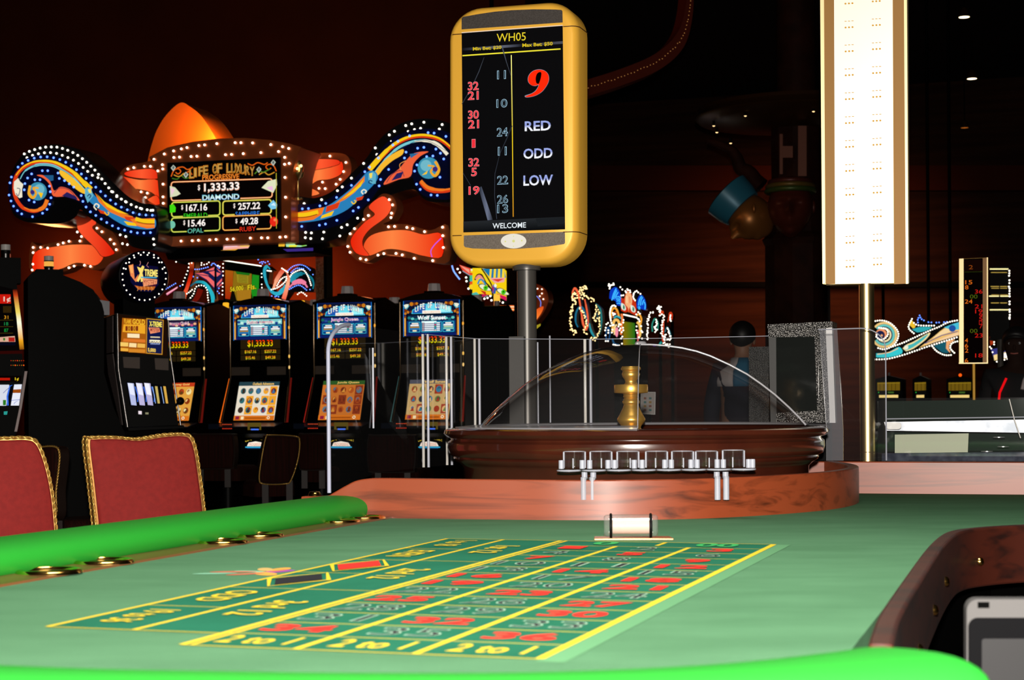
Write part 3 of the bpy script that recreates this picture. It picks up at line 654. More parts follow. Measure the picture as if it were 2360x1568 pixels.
ln(1090, 118, 1156, 9, 'Min Bet: $20', E('d8bc20'), .03, 0, -.06); ln(1204, 110, 1274, 9.5, 'Max Bet: $50', E('d8bc20'), .03, 0, -.06)
RDN, RDO, BLO = E('f2303c'), E('ffa0a4'), E('9cc0d4')
def num(s, xc, yc, kind):
    wd = 19 if s == '11' else 24 if len(s) > 1 else (7.5 if s == '1' else 12); x0 = xc - wd / 2; x1 = xc + wd / 2; yb = yc + 9.5
    if kind == 'r': ln(x0 - .6, yb + .6, x1 + .6, 20, s, RDO, .03); ln(x0, yb, x1, 18.5, s, RDN, .004)
    else: ln(x0 - .6, yb + .6, x1 + .6, 20, s, BLO, .02); ln(x0 + .9, yb - .7, x1 - .9, 17.4, s, E('10181e'), -.012)
for s, x, y, k in (('11', 1156, 173, 'b'), ('32', 1091, 199, 'r'), ('21', 1091, 221, 'r'), ('10', 1157, 239, 'b'), ('30', 1091.5, 265, 'r'), ('21', 1092, 287, 'r'), ('24', 1158, 305, 'b'), ('1', 1092, 331, 'r'), ('11', 1158, 349, 'b'), ('32', 1092.5, 375, 'r'), ('5', 1093, 397, 'r'), ('22', 1159, 416, 'b'), ('19', 1093, 440, 'r'), ('26', 1159, 460, 'b'), ('13', 1159, 482, 'b')): num(s, x, y, k)
# the big nine: leaning, with a heavy tail
N9 = E('ff2a0a')
A.poly([(p.x, p.y) for p in cr(zz([(1055, 965), (1020, 930), (1015, 880), (1040, 830), (1090, 795), (1150, 785), (1205, 800), (1245, 840), (1255, 900), (1235, 960), (1180, 1035), (1110, 1080), (1040, 1100), (990, 1102), (980, 1085), (1000, 1075), (1060, 1055), (1105, 1020), (1135, 965), (1100, 975)], 1010, 0, 4.9), 4, True)], E('8a90a0')); A.z += .0001
A.poly([(p.x, p.y) for p in cr(zz([(1060, 967), (1025, 932), (1019, 882), (1044, 832), (1092, 798), (1150, 790), (1205, 803), (1243, 842), (1252, 900), (1232, 960), (1178, 1033), (1110, 1077), (1040, 1097), (994, 1098), (990, 1090), (1060, 1060), (1110, 1023), (1140, 960), (1105, 970)], 1010, 0, 4.9), 4, True)], N9)
A.poly([(p.x, p.y) for p in cr(zz([(1110, 935), (1104, 885), (1120, 835), (1152, 816), (1168, 830), (1160, 890), (1140, 945), (1125, 948)], 1010, 0, 4.9), 4, True)], E('020202'))
TG = [EG(f'word_{i}', 2, p9(1240, y + 14).z, p9(1240, y - 14).z, [(0, 'ffffff'), (.35, 'eef2ff'), (.6, '8f9cdc'), (1, 'a8b8f0')]) for i, y in enumerate((291, 354, 416))]
ln(1210, 303, 1270, 22.5, 'RED', TG[0], .022, 0, -.04); ln(1207, 367, 1274, 23.5, 'ODD', TG[1], .022, 0, -.04); ln(1207, 429, 1275, 24, 'LOW', TG[2], .022, 0, -.035)
ln(1136, 527.5, 1213, 12.5, 'WELCOME', E('e8f0f4'), .014, 0, -.03)
A.build('screen', dsp)
POST = M('black_satin_post', (.085, .080, .074), .36, .35)
zb = TZ + .1 * H
m = MB(); pc = p9(1203, 800, -.055); r9 = 22.5 * D9 / F
m.lathe([(r9, zb), (r9, p9(1200, 622).z), (r9 * 1.42, p9(1200, 621).z), (r9 * 1.46, p9(1200, 612).z), (r9 * 1.2, p9(1200, 600).z)], POST, (pc.x, pc.y, 0), 40); m.build('post', dsp, smooth=40)
m = MB(); o0 = pc + RT * (-20 * D9 / F); o0.z = 0; m.box((o0.x, o0.y - .02, (zb + p9(1200, 775).z) / 2), (.05, .06, p9(1200, 775).z - zb), M('grey_power_box', (.075, .072, .07), .5), rz=YAW); m.build('cable_cover', dsp, bevel=.002)
m = MB(); m.lathe([(0, 0), (r9 * 2, 0), (r9 * 2, .012), (r9, .02)], POST, (pc.x, pc.y, TZ - .0), 32); m.build('foot', dsp)

# ------------------------------------------------------------------ tall satin panel on the gold post, bright only from the flash
DL = 5.25
pl = PX(1995, 400, DL); fx = pl(1995, 1060, -.03)
tw = thing('light_tower', 'tall white lit panel with gold side strips on a gold post at right', 'display', (fx.x, fx.y, TZ))
LGOLD = M('pale_gold_metal', (.85, .62, .26), .42, 1)
m = MB(); m.prism([pl(x, y, -.012) for x, y in [(1892, -70), (2086, -76), (2091, 652), (1897, 655)]], -pl.n * .06, LGOLD); m.build('case', tw, bevel=.003)
for xa, xb, ya, yb in ((1890, 1899, 1896, 1903), (2083, 2090, 2088, 2094)):
    m = MB(); m.prism([pl(xa, -70, .004), pl(xb, -70, .004), pl(yb, 654, .004), pl(ya, 655, .004)], -pl.n * .05, M('bright_gold_edge', (1.0, .80, .45), .5, .9)); m.build('gold_edge', tw, bevel=.004)
for xa, xb, ya, yb in ((1899, 1922, 1903, 1925), (2057, 2083, 2060, 2088)):
    m = MB(); m.prism([pl(xa, -70, -.004), pl(xb, -70, -.004), pl(yb, 654, -.004), pl(ya, 655, -.004)], -pl.n * .012, M('matt_gold_strip', (.34, .17, .04), .55, .2)); m.build('gold_strip', tw)
WP = M('white_satin_panel', (1.0, .97, .88), .5, .6)
A = Art(pl, .0006, .001); A.poly([(1922, -70), (2057, -74), (2060, 652), (1925, 655)], WP)
HOLE = M('vent_hole', (.72, .36, .03), .7)
for r in range(-2, 12):
    for cx, dy in ((1957, 0), (2020, -5)):
        y = 51.5 + r * 55.2 + dy
        if y < -60 or y > 640: continue
        for k in (-1, 0, 1):
            x = cx + k * 8 + r * .35; yy = y - k * .5
            A.rect(x - 2.4, yy - 3.2, x + 2.4, yy - 1.8, HOLE); A.disc(x, yy + 12, 2.4, HOLE, 2.1, 8)
A.build('lit_panel', tw)
m = MB(); r_ = 17.5 * DL / F; pc = pl(1996, 860, -.03)
m.lathe([(r_, TZ + .0), (r_, pl(1996, 640).z)], M('gold_post_metal', (.95, .72, .33), .32, 1), (pc.x, pc.y, 0), 40); m.lathe([(r_ * 1.03, pl(1996, 1043).z - .001), (r_ * 1.03, pl(1996, 1043).z + .001)], SEAM, (pc.x, pc.y, 0), 40)
m.build('post', tw, smooth=40)

# ------------------------------------------------------------------ speckled monitor beyond the wheel and its twin behind
HAM = hammered('silver_hammered_paint', (.60, .58, .56), (.04, .04, .04), .3, 210)
pmn = PX(1840, 860, 5.75)
mn = thing('monitor_kiosk', 'black monitor in a speckled silver frame behind the dome', 'monitor', tuple(pmn(1840, 985).xy) + (TZ - .3,))
m = MB()
m.prism([pmn(x, y) for x, y in [(1771, 756), (1904, 747), (1912, 972), (1776, 976)]], -pmn.n * .12, M('black_kiosk_body', (.02, .02, .02), .4)); m.build('body', mn)
m = MB()
for q in ([(1771, 757), (1904, 748), (1904, 776), (1771, 778)], [(1878, 776), (1904, 776), (1912, 950), (1884, 950)], [(1790, 952), (1912, 945), (1912, 974), (1790, 976)]): m.prism([pmn(x, y, .001) for x, y in q], pmn.n * .006, HAM)
m.build('frame', mn)
m = MB(); m.prism([pmn(x, y, .001) for x, y in [(1769, 748), (1918, 741), (1918, 754), (1769, 759)]], -pmn.n * .13, HAM); m.build('top_rail', mn)
m = MB(); m.prism([pmn(x, y, .0015) for x, y in [(1789, 777), (1878, 775), (1884, 952), (1790, 954)]], pmn.n * .002, M('dark_mirror_glass', (.012, .014, .013), .06, spec=1.0, coat=1)); m.build('screen', mn)
m = MB(); m.prism([pmn(x, y, .004) for x, y in [(1898, 757), (1918, 755), (1926, 975), (1912, 975)]], -pmn.n * .04, M('bright_chrome_edge', (.98, .97, .95), .4, 0)); m.build('chrome_edge', mn)  # white paint stands in for the flash highlight on the metal edge
f = pmn(1840, 985, -.06); m = MB(); m.box((f.x, f.y, TZ / 2 + .05), (.16, .1, TZ + .2), DARK, rz=YAW); m.build('pedestal', mn)
pb = PX(1748, 880, 6.6)
kb = thing('kiosk_back', 'grey speckled panel standing left of the monitor', 'panel', tuple(pb(1748, 985).xy) + (0,))
m = MB(); m.prism([pb(x, y) for x, y in [(1726, 800), (1772, 799), (1772, 985), (1726, 986)]], -pb.n * .1, hammered('dark_hammered_paint', (.16, .155, .15), (.05, .05, .05), .5, 260)); m.build('panel', kb)
f = pb(1748, 985, -.05); m = MB(); m.box((f.x, f.y, f.z / 2), (.08, .06, f.z), DARK, rz=YAW); m.build('leg', kb)

# ------------------------------------------------------------------ acrylic chip case on the back panel, right
pcx = PX(2190, 990, 19.5 * H + .12)
cc = thing('chip_case', 'clear acrylic chip case with mirror strip on the back panel at right', 'case', tuple(pcx(2190, 1062).xy) + (TZ,))
m = MB(); m.prism([pcx(x, y, -.30) for x, y in [(2018, 925), (2480, 918), (2480, 1062), (2018, 1062)]], -pcx.n * .008, M('dark_green_back', (.016, .026, .020), .8, spec=.05)); m.build('back_wall', cc)
m = MB(); m.prism([pcx(x, y, .001) for x, y in [(2023, 925), (2045, 918), (2480, 916), (2480, 1064), (2023, 1064)]], -pcx.n * .006, ACR); m.build('front_pane', cc)
m = MB(); m.prism([pcx(x, y, -.10) for x, y in [(2030, 974), (2480, 966), (2480, 1001), (2036, 994)]], -pcx.n * .01, M('mirror_strip', (.85, .88, .95), .5, .4, noise=(.45, .50, .58), nscale=18)); m.build('mirror_strip', cc)  # pale strip paints a bright reflection, its noise the glints
m = MB(); m.prism([pcx(x, y, -.02) for x, y in rrect(2040, 974, 2076, 990, 7, 4)], pcx.n * .004, M('white_label', (.95, .95, .93), .5)); m.build('label_plate', cc)
m = MB(); m.prism([pcx(x, y, -.06) for x, y in [(2058, 1003), (2230, 1000), (2228, 1044), (2058, 1046)]], -pcx.n * .008, M('pale_olive_tray', (.42, .46, .32), .5)); m.build('tray', cc)
m = MB(); m.prism([pcx(x, y, -.03) for x, y in [(2030, 1046), (2480, 1042), (2480, 1064), (2030, 1064)]], -pcx.n * .2, M('navy_base', (.02, .025, .045), .7, spec=.1, noise=(.06, .07, .1), nscale=40)); m.build('base', cc)
m = MB(); a_, b_ = pcx(2326, 920), pcx(2338, 968); m.tube([a_, b_, pcx(2352, 1010)], .0016, BRT, 8); m.build('corner_joint', cc)
m = MB(); a_, b_ = pcx(2042, 966), pcx(2480, 960); m.tube([a_, b_], .0018, EDGE, 6); m.tube([pcx(2042, 918), pcx(2042, 1062)], .002, EDGE, 6); m.build('pane_edge', cc)
for x, y, L in ((2300, 1010, 26), (2310, 1032, 30), (2272, 1043, 26)):
    m = MB(); m.lathe([(0, 0), (.018, 0), (.018, .002), (0, .002)], M('silver_disc', (.8, .82, .85), .3, .8), pcx(x, y, -.08), 24); m.build('disc', cc)
# ------------------------------------------------------------------ the row of slot machines
SS = 13.0 / F
lx = lambda px: (px - 600) * SS / .951
lz = lambda py: CZ + (944.35 - py) * SS
FRONT = lambda px, py, z=0.: Vector((lx(px), -z, lz(py)))
def TILT(px, py, z=0.):                       # the sloping reel screen
    k = (py - 872) / 102; return Vector((lx(px), -.12 * k - z, lz(py) - .0 - z * .3))
GOLDL = M('gold_trim', (.9, .5, .12), .3, 1); DRED = M('dark_red_trim', (.22, .02, .01), .35, .4)
LEDG = EG('led_big', 2, lz(803), lz(782), [(0, 'b8e000'), (.4, 'f4d800'), (.62, 'ff8a00'), (.8, 'ff2a08'), (1, 'ff1a10')])
LEDA = EG('led_mid', 2, lz(817), lz(806), [(0, '9ad000'), (.5, 'f4d020'), (1, 'ff5a10')]); LEDB = EG('led_low', 2, lz(830), lz(820), [(0, 'a0d800'), (.5, 'f4c020'), (1, 'ff4a10')])
SIDE_Y = .43
def slot(root, title, tcols, lcd, accent):
    """cabinet, lit glass, meters, sloping screen, button deck, lamp: everything built about the machine's own foot"""
    m = MB()
    prof = [(SIDE_Y, .40), (SIDE_Y, lz(702)), (.20, lz(690)), (.0, lz(700)), (.0, lz(872)), (-.12, lz(974)), (-.30, lz(985)), (-.31, lz(998)), (-.12, lz(1010)), (-.10, .40)]
    m.prism([Vector((-.262, y, z)) for y, z in prof], (.524, 0, 0), DARK); m.build('cabinet', root, local=True, bevel=.012)
    m = MB(); m.box((0, .17, .2), (.56, .6, .4), DARK); m.build('stand', root, local=True)
    # rounded top and bright edge trims
    m = MB(); arc = [Vector((lx(527) + (lx(674) - lx(527)) * k / 16, -.004, lz(703) + .055 * math.sin(math.pi * k / 16) ** .7)) for k in range(17)]
    m.add(arc + [p + Vector((0, .16, 0)) for p in arc], [(i, i + 1, 18 + i, 17 + i) for i in range(16)] + [list(range(17))], M('dark_chrome_hood', (.09, .05, .035), .18, .9)); m.build('hood', root, local=True)
    for sx, s in ((lx(529), -1), (lx(672), 1)):
        m = MB(); m.tube([Vector((sx, -.008, lz(706))), Vector((sx, -.010, lz(790))), Vector((sx, -.008, lz(872))), Vector((sx + s * .02, -.13, lz(974)))], .009, M('bronze_chrome', (.55, .38, .22), .2, 1), 8); o = m.build('edge_trim', root, local=True, smooth=60)
        for py, c in ((757, 'ffb040'), (823, 'ffc860'), (848, 'ffd080')):
            if s > 0: mb = MB(); mb.ball((sx + .001, -.016, lz(py)), .009, E(c, 1.0), 8, 6, (.8, .5, 1.6)); mb.build('marker_light', o, local=True, smooth=60)
        m = MB(); q = [Vector((sx - .004 * s, -.012, lz(872))), Vector((sx + .012 * s, -.012, lz(872))), Vector((sx + .036 * s, -.135, lz(974))), Vector((sx + .016 * s, -.135, lz(974)))]
        m.add(q + [p + Vector((0, .02, 0)) for p in q], [(0, 1, 2, 3), (4, 5, 6, 7), (0, 1, 5, 4), (2, 3, 7, 6), (1, 2, 6, 5), (0, 3, 7, 4)], E(accent if s < 0 else '5a100a')); m.build('side_light', root, local=True)
    # backlit top glass
    A = Art(FRONT, .0006, .001)
    A.rect(537, 703, 664, 783, E('0a1a50')); A.rect(541, 705, 660, 735, E('0c1430'))
    GO, BR = E('c87818'), E('7a3208')
    for sx in (1, -1):
        X = lambda d: 600 + sx * d
        for d, y, r, c in ((45, 711, 4.5, GO), (38, 711, 3.5, BR), (33, 710, 3, GO), (58, 725, 4, BR), (53, 729, 3, GO), (59, 732, 3, GO), (58, 740, 3.2, BR), (46, 728, 2.5, BR)): A.disc(X(d), y, r, c, n=10)
        A.poly([(X(63), 713), (X(58), 721), (X(53), 717), (X(51), 711), (X(57), 711)], E('e8ecd8')); A.stroke([(X(50), 714), (X(56), 722), (X(62), 719), (X(64), 712)], 1.2, E('5ad8e8'))
        A.stroke([(X(59), 738), (X(59), 782)], 6, E('8a4410')); A.stroke([(X(60), 742), (X(60), 782)], 2.4, E('ffc050')); A.stroke([(X(63.2), 704), (X(63.2), 784)], 1.5, E('1e7ad0'))
    A.poly([(555, 733), (557, 724), (571, 716), (585, 711.5), (600, 710), (615, 711.5), (632, 716), (645, 718), (645, 727), (649, 733)], E('40c8e0'))
    A.poly([(557, 732), (559, 725), (572, 717.5), (586, 713), (600, 711.5), (614, 713), (630, 718), (642, 720), (643, 727), (646, 732)], E('1f58b0'))
    A.poly([(618, 715), (636, 719), (643, 721), (644, 731), (618, 731)], E('9cf4f8')); A.poly([(588, 713), (612, 712), (612, 731), (586, 731)], E('6adcf0'))
    for i, ch in enumerate('LIFE OF LUXURY'):
        if ch == ' ': continue
        x = 563 + i * 5.75; t = (i - 6.5) / 6.5; y1 = 727 - 6 * (1 - t * t) + (1.5 if abs(t) > .8 else 0); hh = 11 + 2.5 * (1 - t * t)
        A.text(ch, x - .6, y1 - hh - .6, x + (2.6 if ch == 'I' else 5.2), y1 + .6, E('1a2c60'), off=.03); A.text(ch, x, y1 - hh, x + (2 if ch == 'I' else 4.6), y1, E('fffef0'), off=.02)
    A.rect(580, 726, 622, 733, E('fffaf0')); A.text('PROGRESSIVE', 583, 728, 620, 732, E('e8a060'))
    A.rect(543, 734, 657, 780, E('020612'))
    A.rect(547, 736.5, 654, 748.5, E(tcols[0])); 
    for k in range(14): A.disc(550 + k * 7.6, 744 + (k * 7 % 5) - 2, 4, E(tcols[1 + k % 2]), 3, 8)
    A.text(title, 569, 737.5, 633, 747, E('ffffff'), off=.03); A.text(title, 570, 738.5, 632, 746.2, E(tcols[3]), off=.01) if tcols[3] else None
    A.rect(545, 749, 655, 776, E('0c3474'))
    for a, b in ((549.5, 575), (577.5, 624), (626, 651.5)): A.rr(a, 751, b, 774.5, 2, E('3cc4dc')); A.rr(a + 1, 752, b - 1, 773.5, 1.5, E('0e3f78'))
    for k, (c, a, b) in enumerate((('f4e8d8', 556, 571), ('ffffff', 553, 572), ('b08a40', 552, 573), ('2a7ab8', 551, 574), ('f8f0c0', 558, 567))): A.rect(a, 753.5 + k * 4, b, 756.5 + k * 4, E(c))
    for k, (c, a, b) in enumerate((('f8f8f0', 632, 645), ('ffffff', 628, 649), ('b8d8a8', 628.5, 649), ('80d0c0', 627.5, 650), ('e0f8e0', 634, 643))): A.rect(a, 753.5 + k * 4, b, 756.5 + k * 4, E(c))
    A.rect(578.5, 750, 612, 753, E('e0ffff'))
    for k, c in enumerate(('60d8d8', 'e04060', '40b070', '30a0d0', 'f0f0d0')):
        y = 754.3 + k * 4.1; A.rect(580, y - 1.4, 584, y + 1.4, E('c8a8a0')); A.rect(585, y - 1.2, 607, y + 1.2, E('f8ffff')); A.disc(609.5, y, 1.8, E(c), n=8); A.rect(612, y - 1.2, 620, y + 1.2, E('f0ffff'))
    A.rect(543, 777, 657, 781, E('0c1f66')); A.build('top_glass', root, local=True)
    # jackpot meters
    A = Art(FRONT, .0006, .001); OL = E('231a09')
    for q in ((553, 783, 649, 804.5), (553, 806, 600, 817.5), (602, 806, 649, 817.5), (553, 819, 600, 830.5), (602, 819, 649, 830.5)): A.rect(*q, OL)
    A.text('$1,333.33', 570, 784, 631, 801, LEDG, off=.01); A.text('$167.16', 563, 807, 591, 815, LEDA, off=.01); A.text('$257.22', 611, 807, 639, 815, LEDA, off=.01); A.text('$15.46', 565, 821, 588, 829, LEDB, off=.01); A.text('$49.28', 613, 821, 637, 829, LEDB, off=.01)
    A.build('jackpot_meter', root, local=True)
    SPK = M('brown_speaker_cloth', (.075, .055, .04), .8)
    for a, b in ((531, 575), (617, 662)): m = MB(); m.prism([FRONT(x, y, .001) for x, y in ((a, 846), (b, 846), (b, 865), (a, 865))], (0, -.003, 0), SPK); m.build('speaker', root, local=True)
    # sloping reel screen
    A = Art(TILT, .0006, .005); bg, fg, ic = lcd
    A.rect(550, 879, 651, 969, E('07090a')); A.rect(552, 880, 649, 968, E(bg)); A.rect(552, 880, 649, 889, E(fg)); A.text(title, 585, 881.5, 636, 887.5, E('ffd070'), off=.02)
    rr = random.Random(title)
    for c in range(5):
        for r in range(3):
            x = 556.5 + c * 18.4; y = 891 + r * 21.8; pal = rr.choice(ic); k = rr.random()
            A.rect(x - .6, y - .6, x + 17, y + 20.4, E(ic[0]) if k < .3 else E(bg)); A.disc(x + 8.2, y + 10, 6.4, E(pal), 7.2, 12); A.disc(x + 8.2 + rr.uniform(-2, 2), y + 8 + rr.uniform(-1, 2), 3.4, E(rr.choice(ic)), 4, 9)
            A.poly([(x + 4, y + 15), (x + 8 + 3 * k, y + 5), (x + 12.5, y + 15)], E(rr.choice(ic)))
    A.rect(552, 957, 649, 968, E('d8721c')); A.rect(556, 958.5, 565, 966, E('8a1c38')); A.rect(569, 959, 576, 966, E('f8e0b0')); A.rect(579, 961, 628, 964.5, E('a8500c')); A.disc(635, 962, 3.6, E('fff0c8'), n=10); A.disc(635, 962, 2, E('c06010'), n=8)
    A.build('reel_screen', root, local=True)
    # button deck, bill slot and lower glass
    m = MB(); m.prism([Vector((x, y, z)) for x, y, z in ((-.25, -.125, lz(975)), (.25, -.125, lz(975)), (.26, -.30, lz(984)), (-.26, -.30, lz(984)))], (0, 0, .006), M('blue_grey_deck', (.03, .04, .07), .3)); m.build('button_deck', root, local=True, bevel=.002)
    DECK = lambda px, py, z=0.: Vector((lx(px), -.312 - z, lz(985) + (991 - py) * SS))
    A = Art(DECK, .0006, .001); A.rect(553, 982, 577, 995, E('150808'))
    for k in range(7): A.disc(554.5 + k * 3.5, 983.5, 1, E('ff5a30'), n=6); A.disc(554.5 + k * 3.5, 993, 1, E('ff4020'), n=6)
    A.rect(520, 982, 545, 994, E('05070c')); A.rect(614, 980, 646, 996, E('5a4a18')); A.rect(619, 989, 642, 994, E('04060c')); A.rect(622, 993.5, 640, 996.5, E('4a7aff')); A.build('meter_strip', root, local=True)
    BEL = lambda px, py, z=0.: Vector((lx(px), -.118 - z, lz(py)))
    A = Art(BEL, .0006, .001); A.rect(570, 1003, 640, 1037, E('020305'))
    for i, ch in enumerate('LIFE OF LUXURY'):
        if ch == ' ': continue
        t = (i - 6.5) / 6.5; x = 580 + i * 4; y = 1016 + 5 * t * t - 5; A.text(ch, x, y - 6, x + 3.2, y + 2, E('d8b838'), off=.02)
    A.poly([(584, 1028), (588, 1020), (605, 1017), (622, 1020), (627, 1028)], E('fff0e0')); A.text('PROGRESSIVE', 589, 1021, 622, 1027, E('e08868'), off=.01); A.rect(580, 1029, 630, 1031.5, E('38b8e8')); A.rect(584, 1032, 626, 1033.5, E('123c70')); A.build('belly_glass', root, local=True)
    # candle lamp on the roof
    m = MB(); m.box((0, .06, lz(690)), (.12, .12, .05), DARK); o = m.build('candle_base', root, local=True, bevel=.006)
    m = MB(); m.lathe([(.052, 0), (.046, .05), (.043, .055), (0, .055)], M('smoky_lamp_cap', (.62, .56, .56), .3), (0, .06, lz(682)), 8); m.lathe([(.056, -.03), (.053, 0)], M('maroon_lamp', (.30, .05, .06), .3), (0, .06, lz(682)), 8); m.build('candle_lamp', root, local=True, smooth=0)
    return root
p0 = W(600, 900, 13.0); GRP = 'row of slot machines with blue lit top glass'
specs = [(-.703 - .02, 'Castaway Gold', ('3a2850', 'c05080', 'f0b080', 'b83a6a'), ('e0a040', 'c03818', ('f0c878', '8a3010', 'd0401c', 'f0e0a0', '604018')), 'ff7018', 'blue topped slot machine partly hidden behind the round topped machine'),
    (0, 'Outback Adventure', ('7ac8c8', '183a8a', 'c8f0e0', 'd06a6a'), ('e6dcc8', '244048', ('f0a428', '2f6a70', '8a2c28', '3a2a20', '3e6e9a')), 'ff7018', 'blue topped slot machine with pale reel screen, second of its row from left'),
    (.703, 'Jungle Queen', ('142a70', '1c6a58', '2a4a90', 'd040a0'), ('c8702a', '2e5a24', ('8a3418', 'b0501c', 'd89038', '5a7080', '6a2a14')), '8a1c14', 'blue topped slot machine with orange reel screen behind the acrylic edge'),
    (1.403, 'Wolf Sunset', ('102848', '1f7a80', '60c8c0', None), ('c8a468', '50505a', ('a03820', '2f7a98', '30343c', 'e0b070', '6a7a3c')), '30504e', 'blue topped slot machine nearest the black post, rightmost of its row')]
for t, title, tc, lc, acc, lab in specs:
    q = p0 + RT * t; slot(thing('slot_machine', lab, 'slot machine', (q.x, q.y, 0), GRP, YAW), title, tc, lc, acc)
# machines of the row behind, back to back with the first
def backslot(root):
    m = MB(); m.prism([Vector((-.25, y, z)) for y, z in ((-.2, 0), (-.2, lz(705)), (.1, lz(698)), (.25, lz(720)), (.3, 0))], (.5, 0, 0), DARK); m.build('cabinet', root, local=True, bevel=.01)
    m = MB(); m.box((0, 0, lz(696)), (.11, .11, .05), DARK); m.build('candle_base', root, local=True, bevel=.006)
    m = MB(); m.lathe([(.050, 0), (.045, .05), (.042, .055), (0, .055)], MATS['smoky_lamp_cap'], (0, 0, lz(690)), 8); m.lathe([(.054, -.03), (.051, 0)], MATS['maroon_lamp'], (0, 0, lz(690)), 8); m.build('candle_lamp', root, local=True, smooth=0)
    for k, (dx, c) in enumerate(((-.17, 'ffb428'), (.14, 'ffc040'))):
        m = MB(); m.lathe([(.024, 0), (.024, .05)], M('clear_lamp_grey', (.3, .25, .25), .3), (dx, .1, lz(702)), 12); m.lathe([(.026, .05), (.026, .095), (.02, .1), (0, .1)], E(c, 1.1), (dx, .1, lz(702)), 12); m.build('amber_lamp', root, local=True, smooth=40)
q = p0 - FR * 1.02
b0_ = thing('slot_machine', 'dark slot machine standing back to back behind the leftmost blue topped one', 'slot machine', tuple((q - RT * .70).xy) + (0,), 'machines of the row behind', YAW); backslot(b0_)
for t, s in ((0.0, 'second blue topped one'), (.70, 'orange screened one'), (1.40, 'rightmost blue topped one')):
    r = q + RT * t; dup(b0_, (r.x, r.y, 0), 'dark slot machine standing back to back behind the ' + s)
# tall dark machine between the row and the black post, edge-on, with a lit glass
pk2 = PX(1125, 850, 13.6)
q = thing('slot_machine', 'dark slot machine with orange lit glass left of the black post', 'slot machine', tuple(pk2(1125, 990).xy) + (0,))
pk3 = PX(1168, 800, 13.7)
A = Art(pk3, .0006, .001)
A.rect(1150, 700, 1190, 880, E('060202'))
for a, b, c, x0 in ((704, 717, 'ff7028', 1152), (706, 709, 'ffe0b0', 1154), (712, 715, 'ffd090', 1153), (742, 748, 'ffe890', 1158), (744, 760, 'f8e070', 1153), (752, 758, '5a2a08', 1157), (760, 768, 'ff9060', 1152), (766, 774, 'f8c880', 1155), (776, 780, '803050', 1151), (813, 828, 'ff6a50', 1153), (816, 822, 'f8d0a0', 1156), (830, 840, '6a48c0', 1152), (842, 850, 'ff8a40', 1154), (850, 860, 'ffe080', 1155), (890, 900, 'ffffff', 1157)): A.rect(x0, a, 1185, b, E(c))
A.build('lit_glass', q)
m = MB(); m.prism([pk3(1148, 700, -.002), pk3(1192, 700, -.002), Vector((*pk3(1192, 700).xy, 0)), Vector((*pk3(1148, 700).xy, 0))], -pk3.n * .4, DARK); m.build('cabinet', q)
m = MB(); m.tube([pk3(1148, 705, .01), pk3(1147, 770, .01), pk3(1148, 990, .03)], .006, M('bronze_chrome', (.55, .38, .22), .2, 1), 8); m.build('edge_trim', q, smooth=60)

# ------------------------------------------------------------------ round topped machine at the end of the nearer row
YX = R(24)
px_ = PX(330, 800, 10.6, YX)
xm = thing('slot_machine', 'slot machine with round bulb ringed topper and golden lit glass', 'slot machine', tuple(px_(330, 1000, -.2).xy) + (0,))
GREY = M('speckled_grey_laminate', (.13, .10, .095), .6, noise=(.07, .05, .05), nscale=160)
m = MB()
f0 = [px_(x, y) for x, y in [(266, 722), (386, 735), (390, 820), (412, 985), (290, 990), (268, 850)]]
m.prism(f0, -px_.n * .62, DARK, BLACK); m.build('cabinet', xm, bevel=.01)
m = MB(); a_ = px_(266, 722, -.02); sid = lambda y, k: px_(266 + (0 if y < 850 else (y - 850) * .17), y, -.04 - k) + Vector((-.004, -.002, 0))
m.prism([sid(728, 0), sid(812, 0), sid(812, .20), sid(728, .20)], Vector((-.006, 0, 0)), GREY); m.prism([sid(815, 0), sid(980, 0), sid(980, .05), sid(860, .17), sid(815, .2)], Vector((-.006, 0, 0)), GREY); m.build('side_panel', xm)
g0 = px_(280, 990); g1 = px_(412, 990); m = MB(); m.prism([Vector((g0.x, g0.y, 0)), Vector((g1.x, g1.y, 0)), Vector((g1.x, g1.y, g1.z)), Vector((g0.x, g0.y, g0.z))], -px_.n * .6, DARK); m.build('stand', xm)
A = Art(px_, .0007, .002)
A.poly([(272, 724), (384, 738), (385, 822), (274, 812)], E('1c0c04'))
A.poly(zz([(960, 590), (1145, 600), (1145, 870), (945, 850)], 0, 560, 3.408), E('a85a10')); A.poly(zz([(970, 640), (1140, 645), (1140, 715), (962, 700)], 0, 560, 3.408), E('f0a828'))
sk2 = lambda t, x0, y0, x1, y1, c, o=.02: A.text(t, *zz([(x0, y0)], 0, 560, 3.408)[0], *zz([(x1, y1)], 0, 560, 3.408)[0], E(c), rise=-2, off=o)
sk2('GOLD', 1040, 600, 1138, 642, 'f8c030', .03); sk2('FLAME', 975, 598, 1030, 636, 'f0b028', .03)
for k in range(5): A.text('10'[k % 2], 289 + k * 6, 752, 294 + k * 6, 763, E('7a2c10'), off=.03)
for q4, c in (([(1000, 712), (1095, 716), (1095, 748), (1000, 744)], 'ffe8b8'), ([(970, 752), (1140, 760), (1140, 784), (965, 776)], 'e07828'), ([(945, 780), (1008, 784), (1005, 815), (945, 812)], 'f8cc68'), ([(1015, 786), (1072, 790), (1070, 822), (1012, 818)], 'ffe0a0'), ([(1080, 790), (1140, 795), (1138, 826), (1077, 822)], 'f0b850'), ([(946, 825), (1008, 830), (1006, 852), (948, 850)], 'f0b040'), ([(1012, 832), (1140, 838), (1138, 864), (1010, 860)], 'd88828')): A.poly(zz(q4, 0, 560, 3.408), E(c))
A.poly(zz([(1148, 592), (1285, 605), (1275, 880), (1145, 870)], 0, 560, 3.408), E('c08828')); A.poly(zz([(1156, 600), (1278, 612), (1268, 872), (1152, 862)], 0, 560, 3.408), E('101848'))
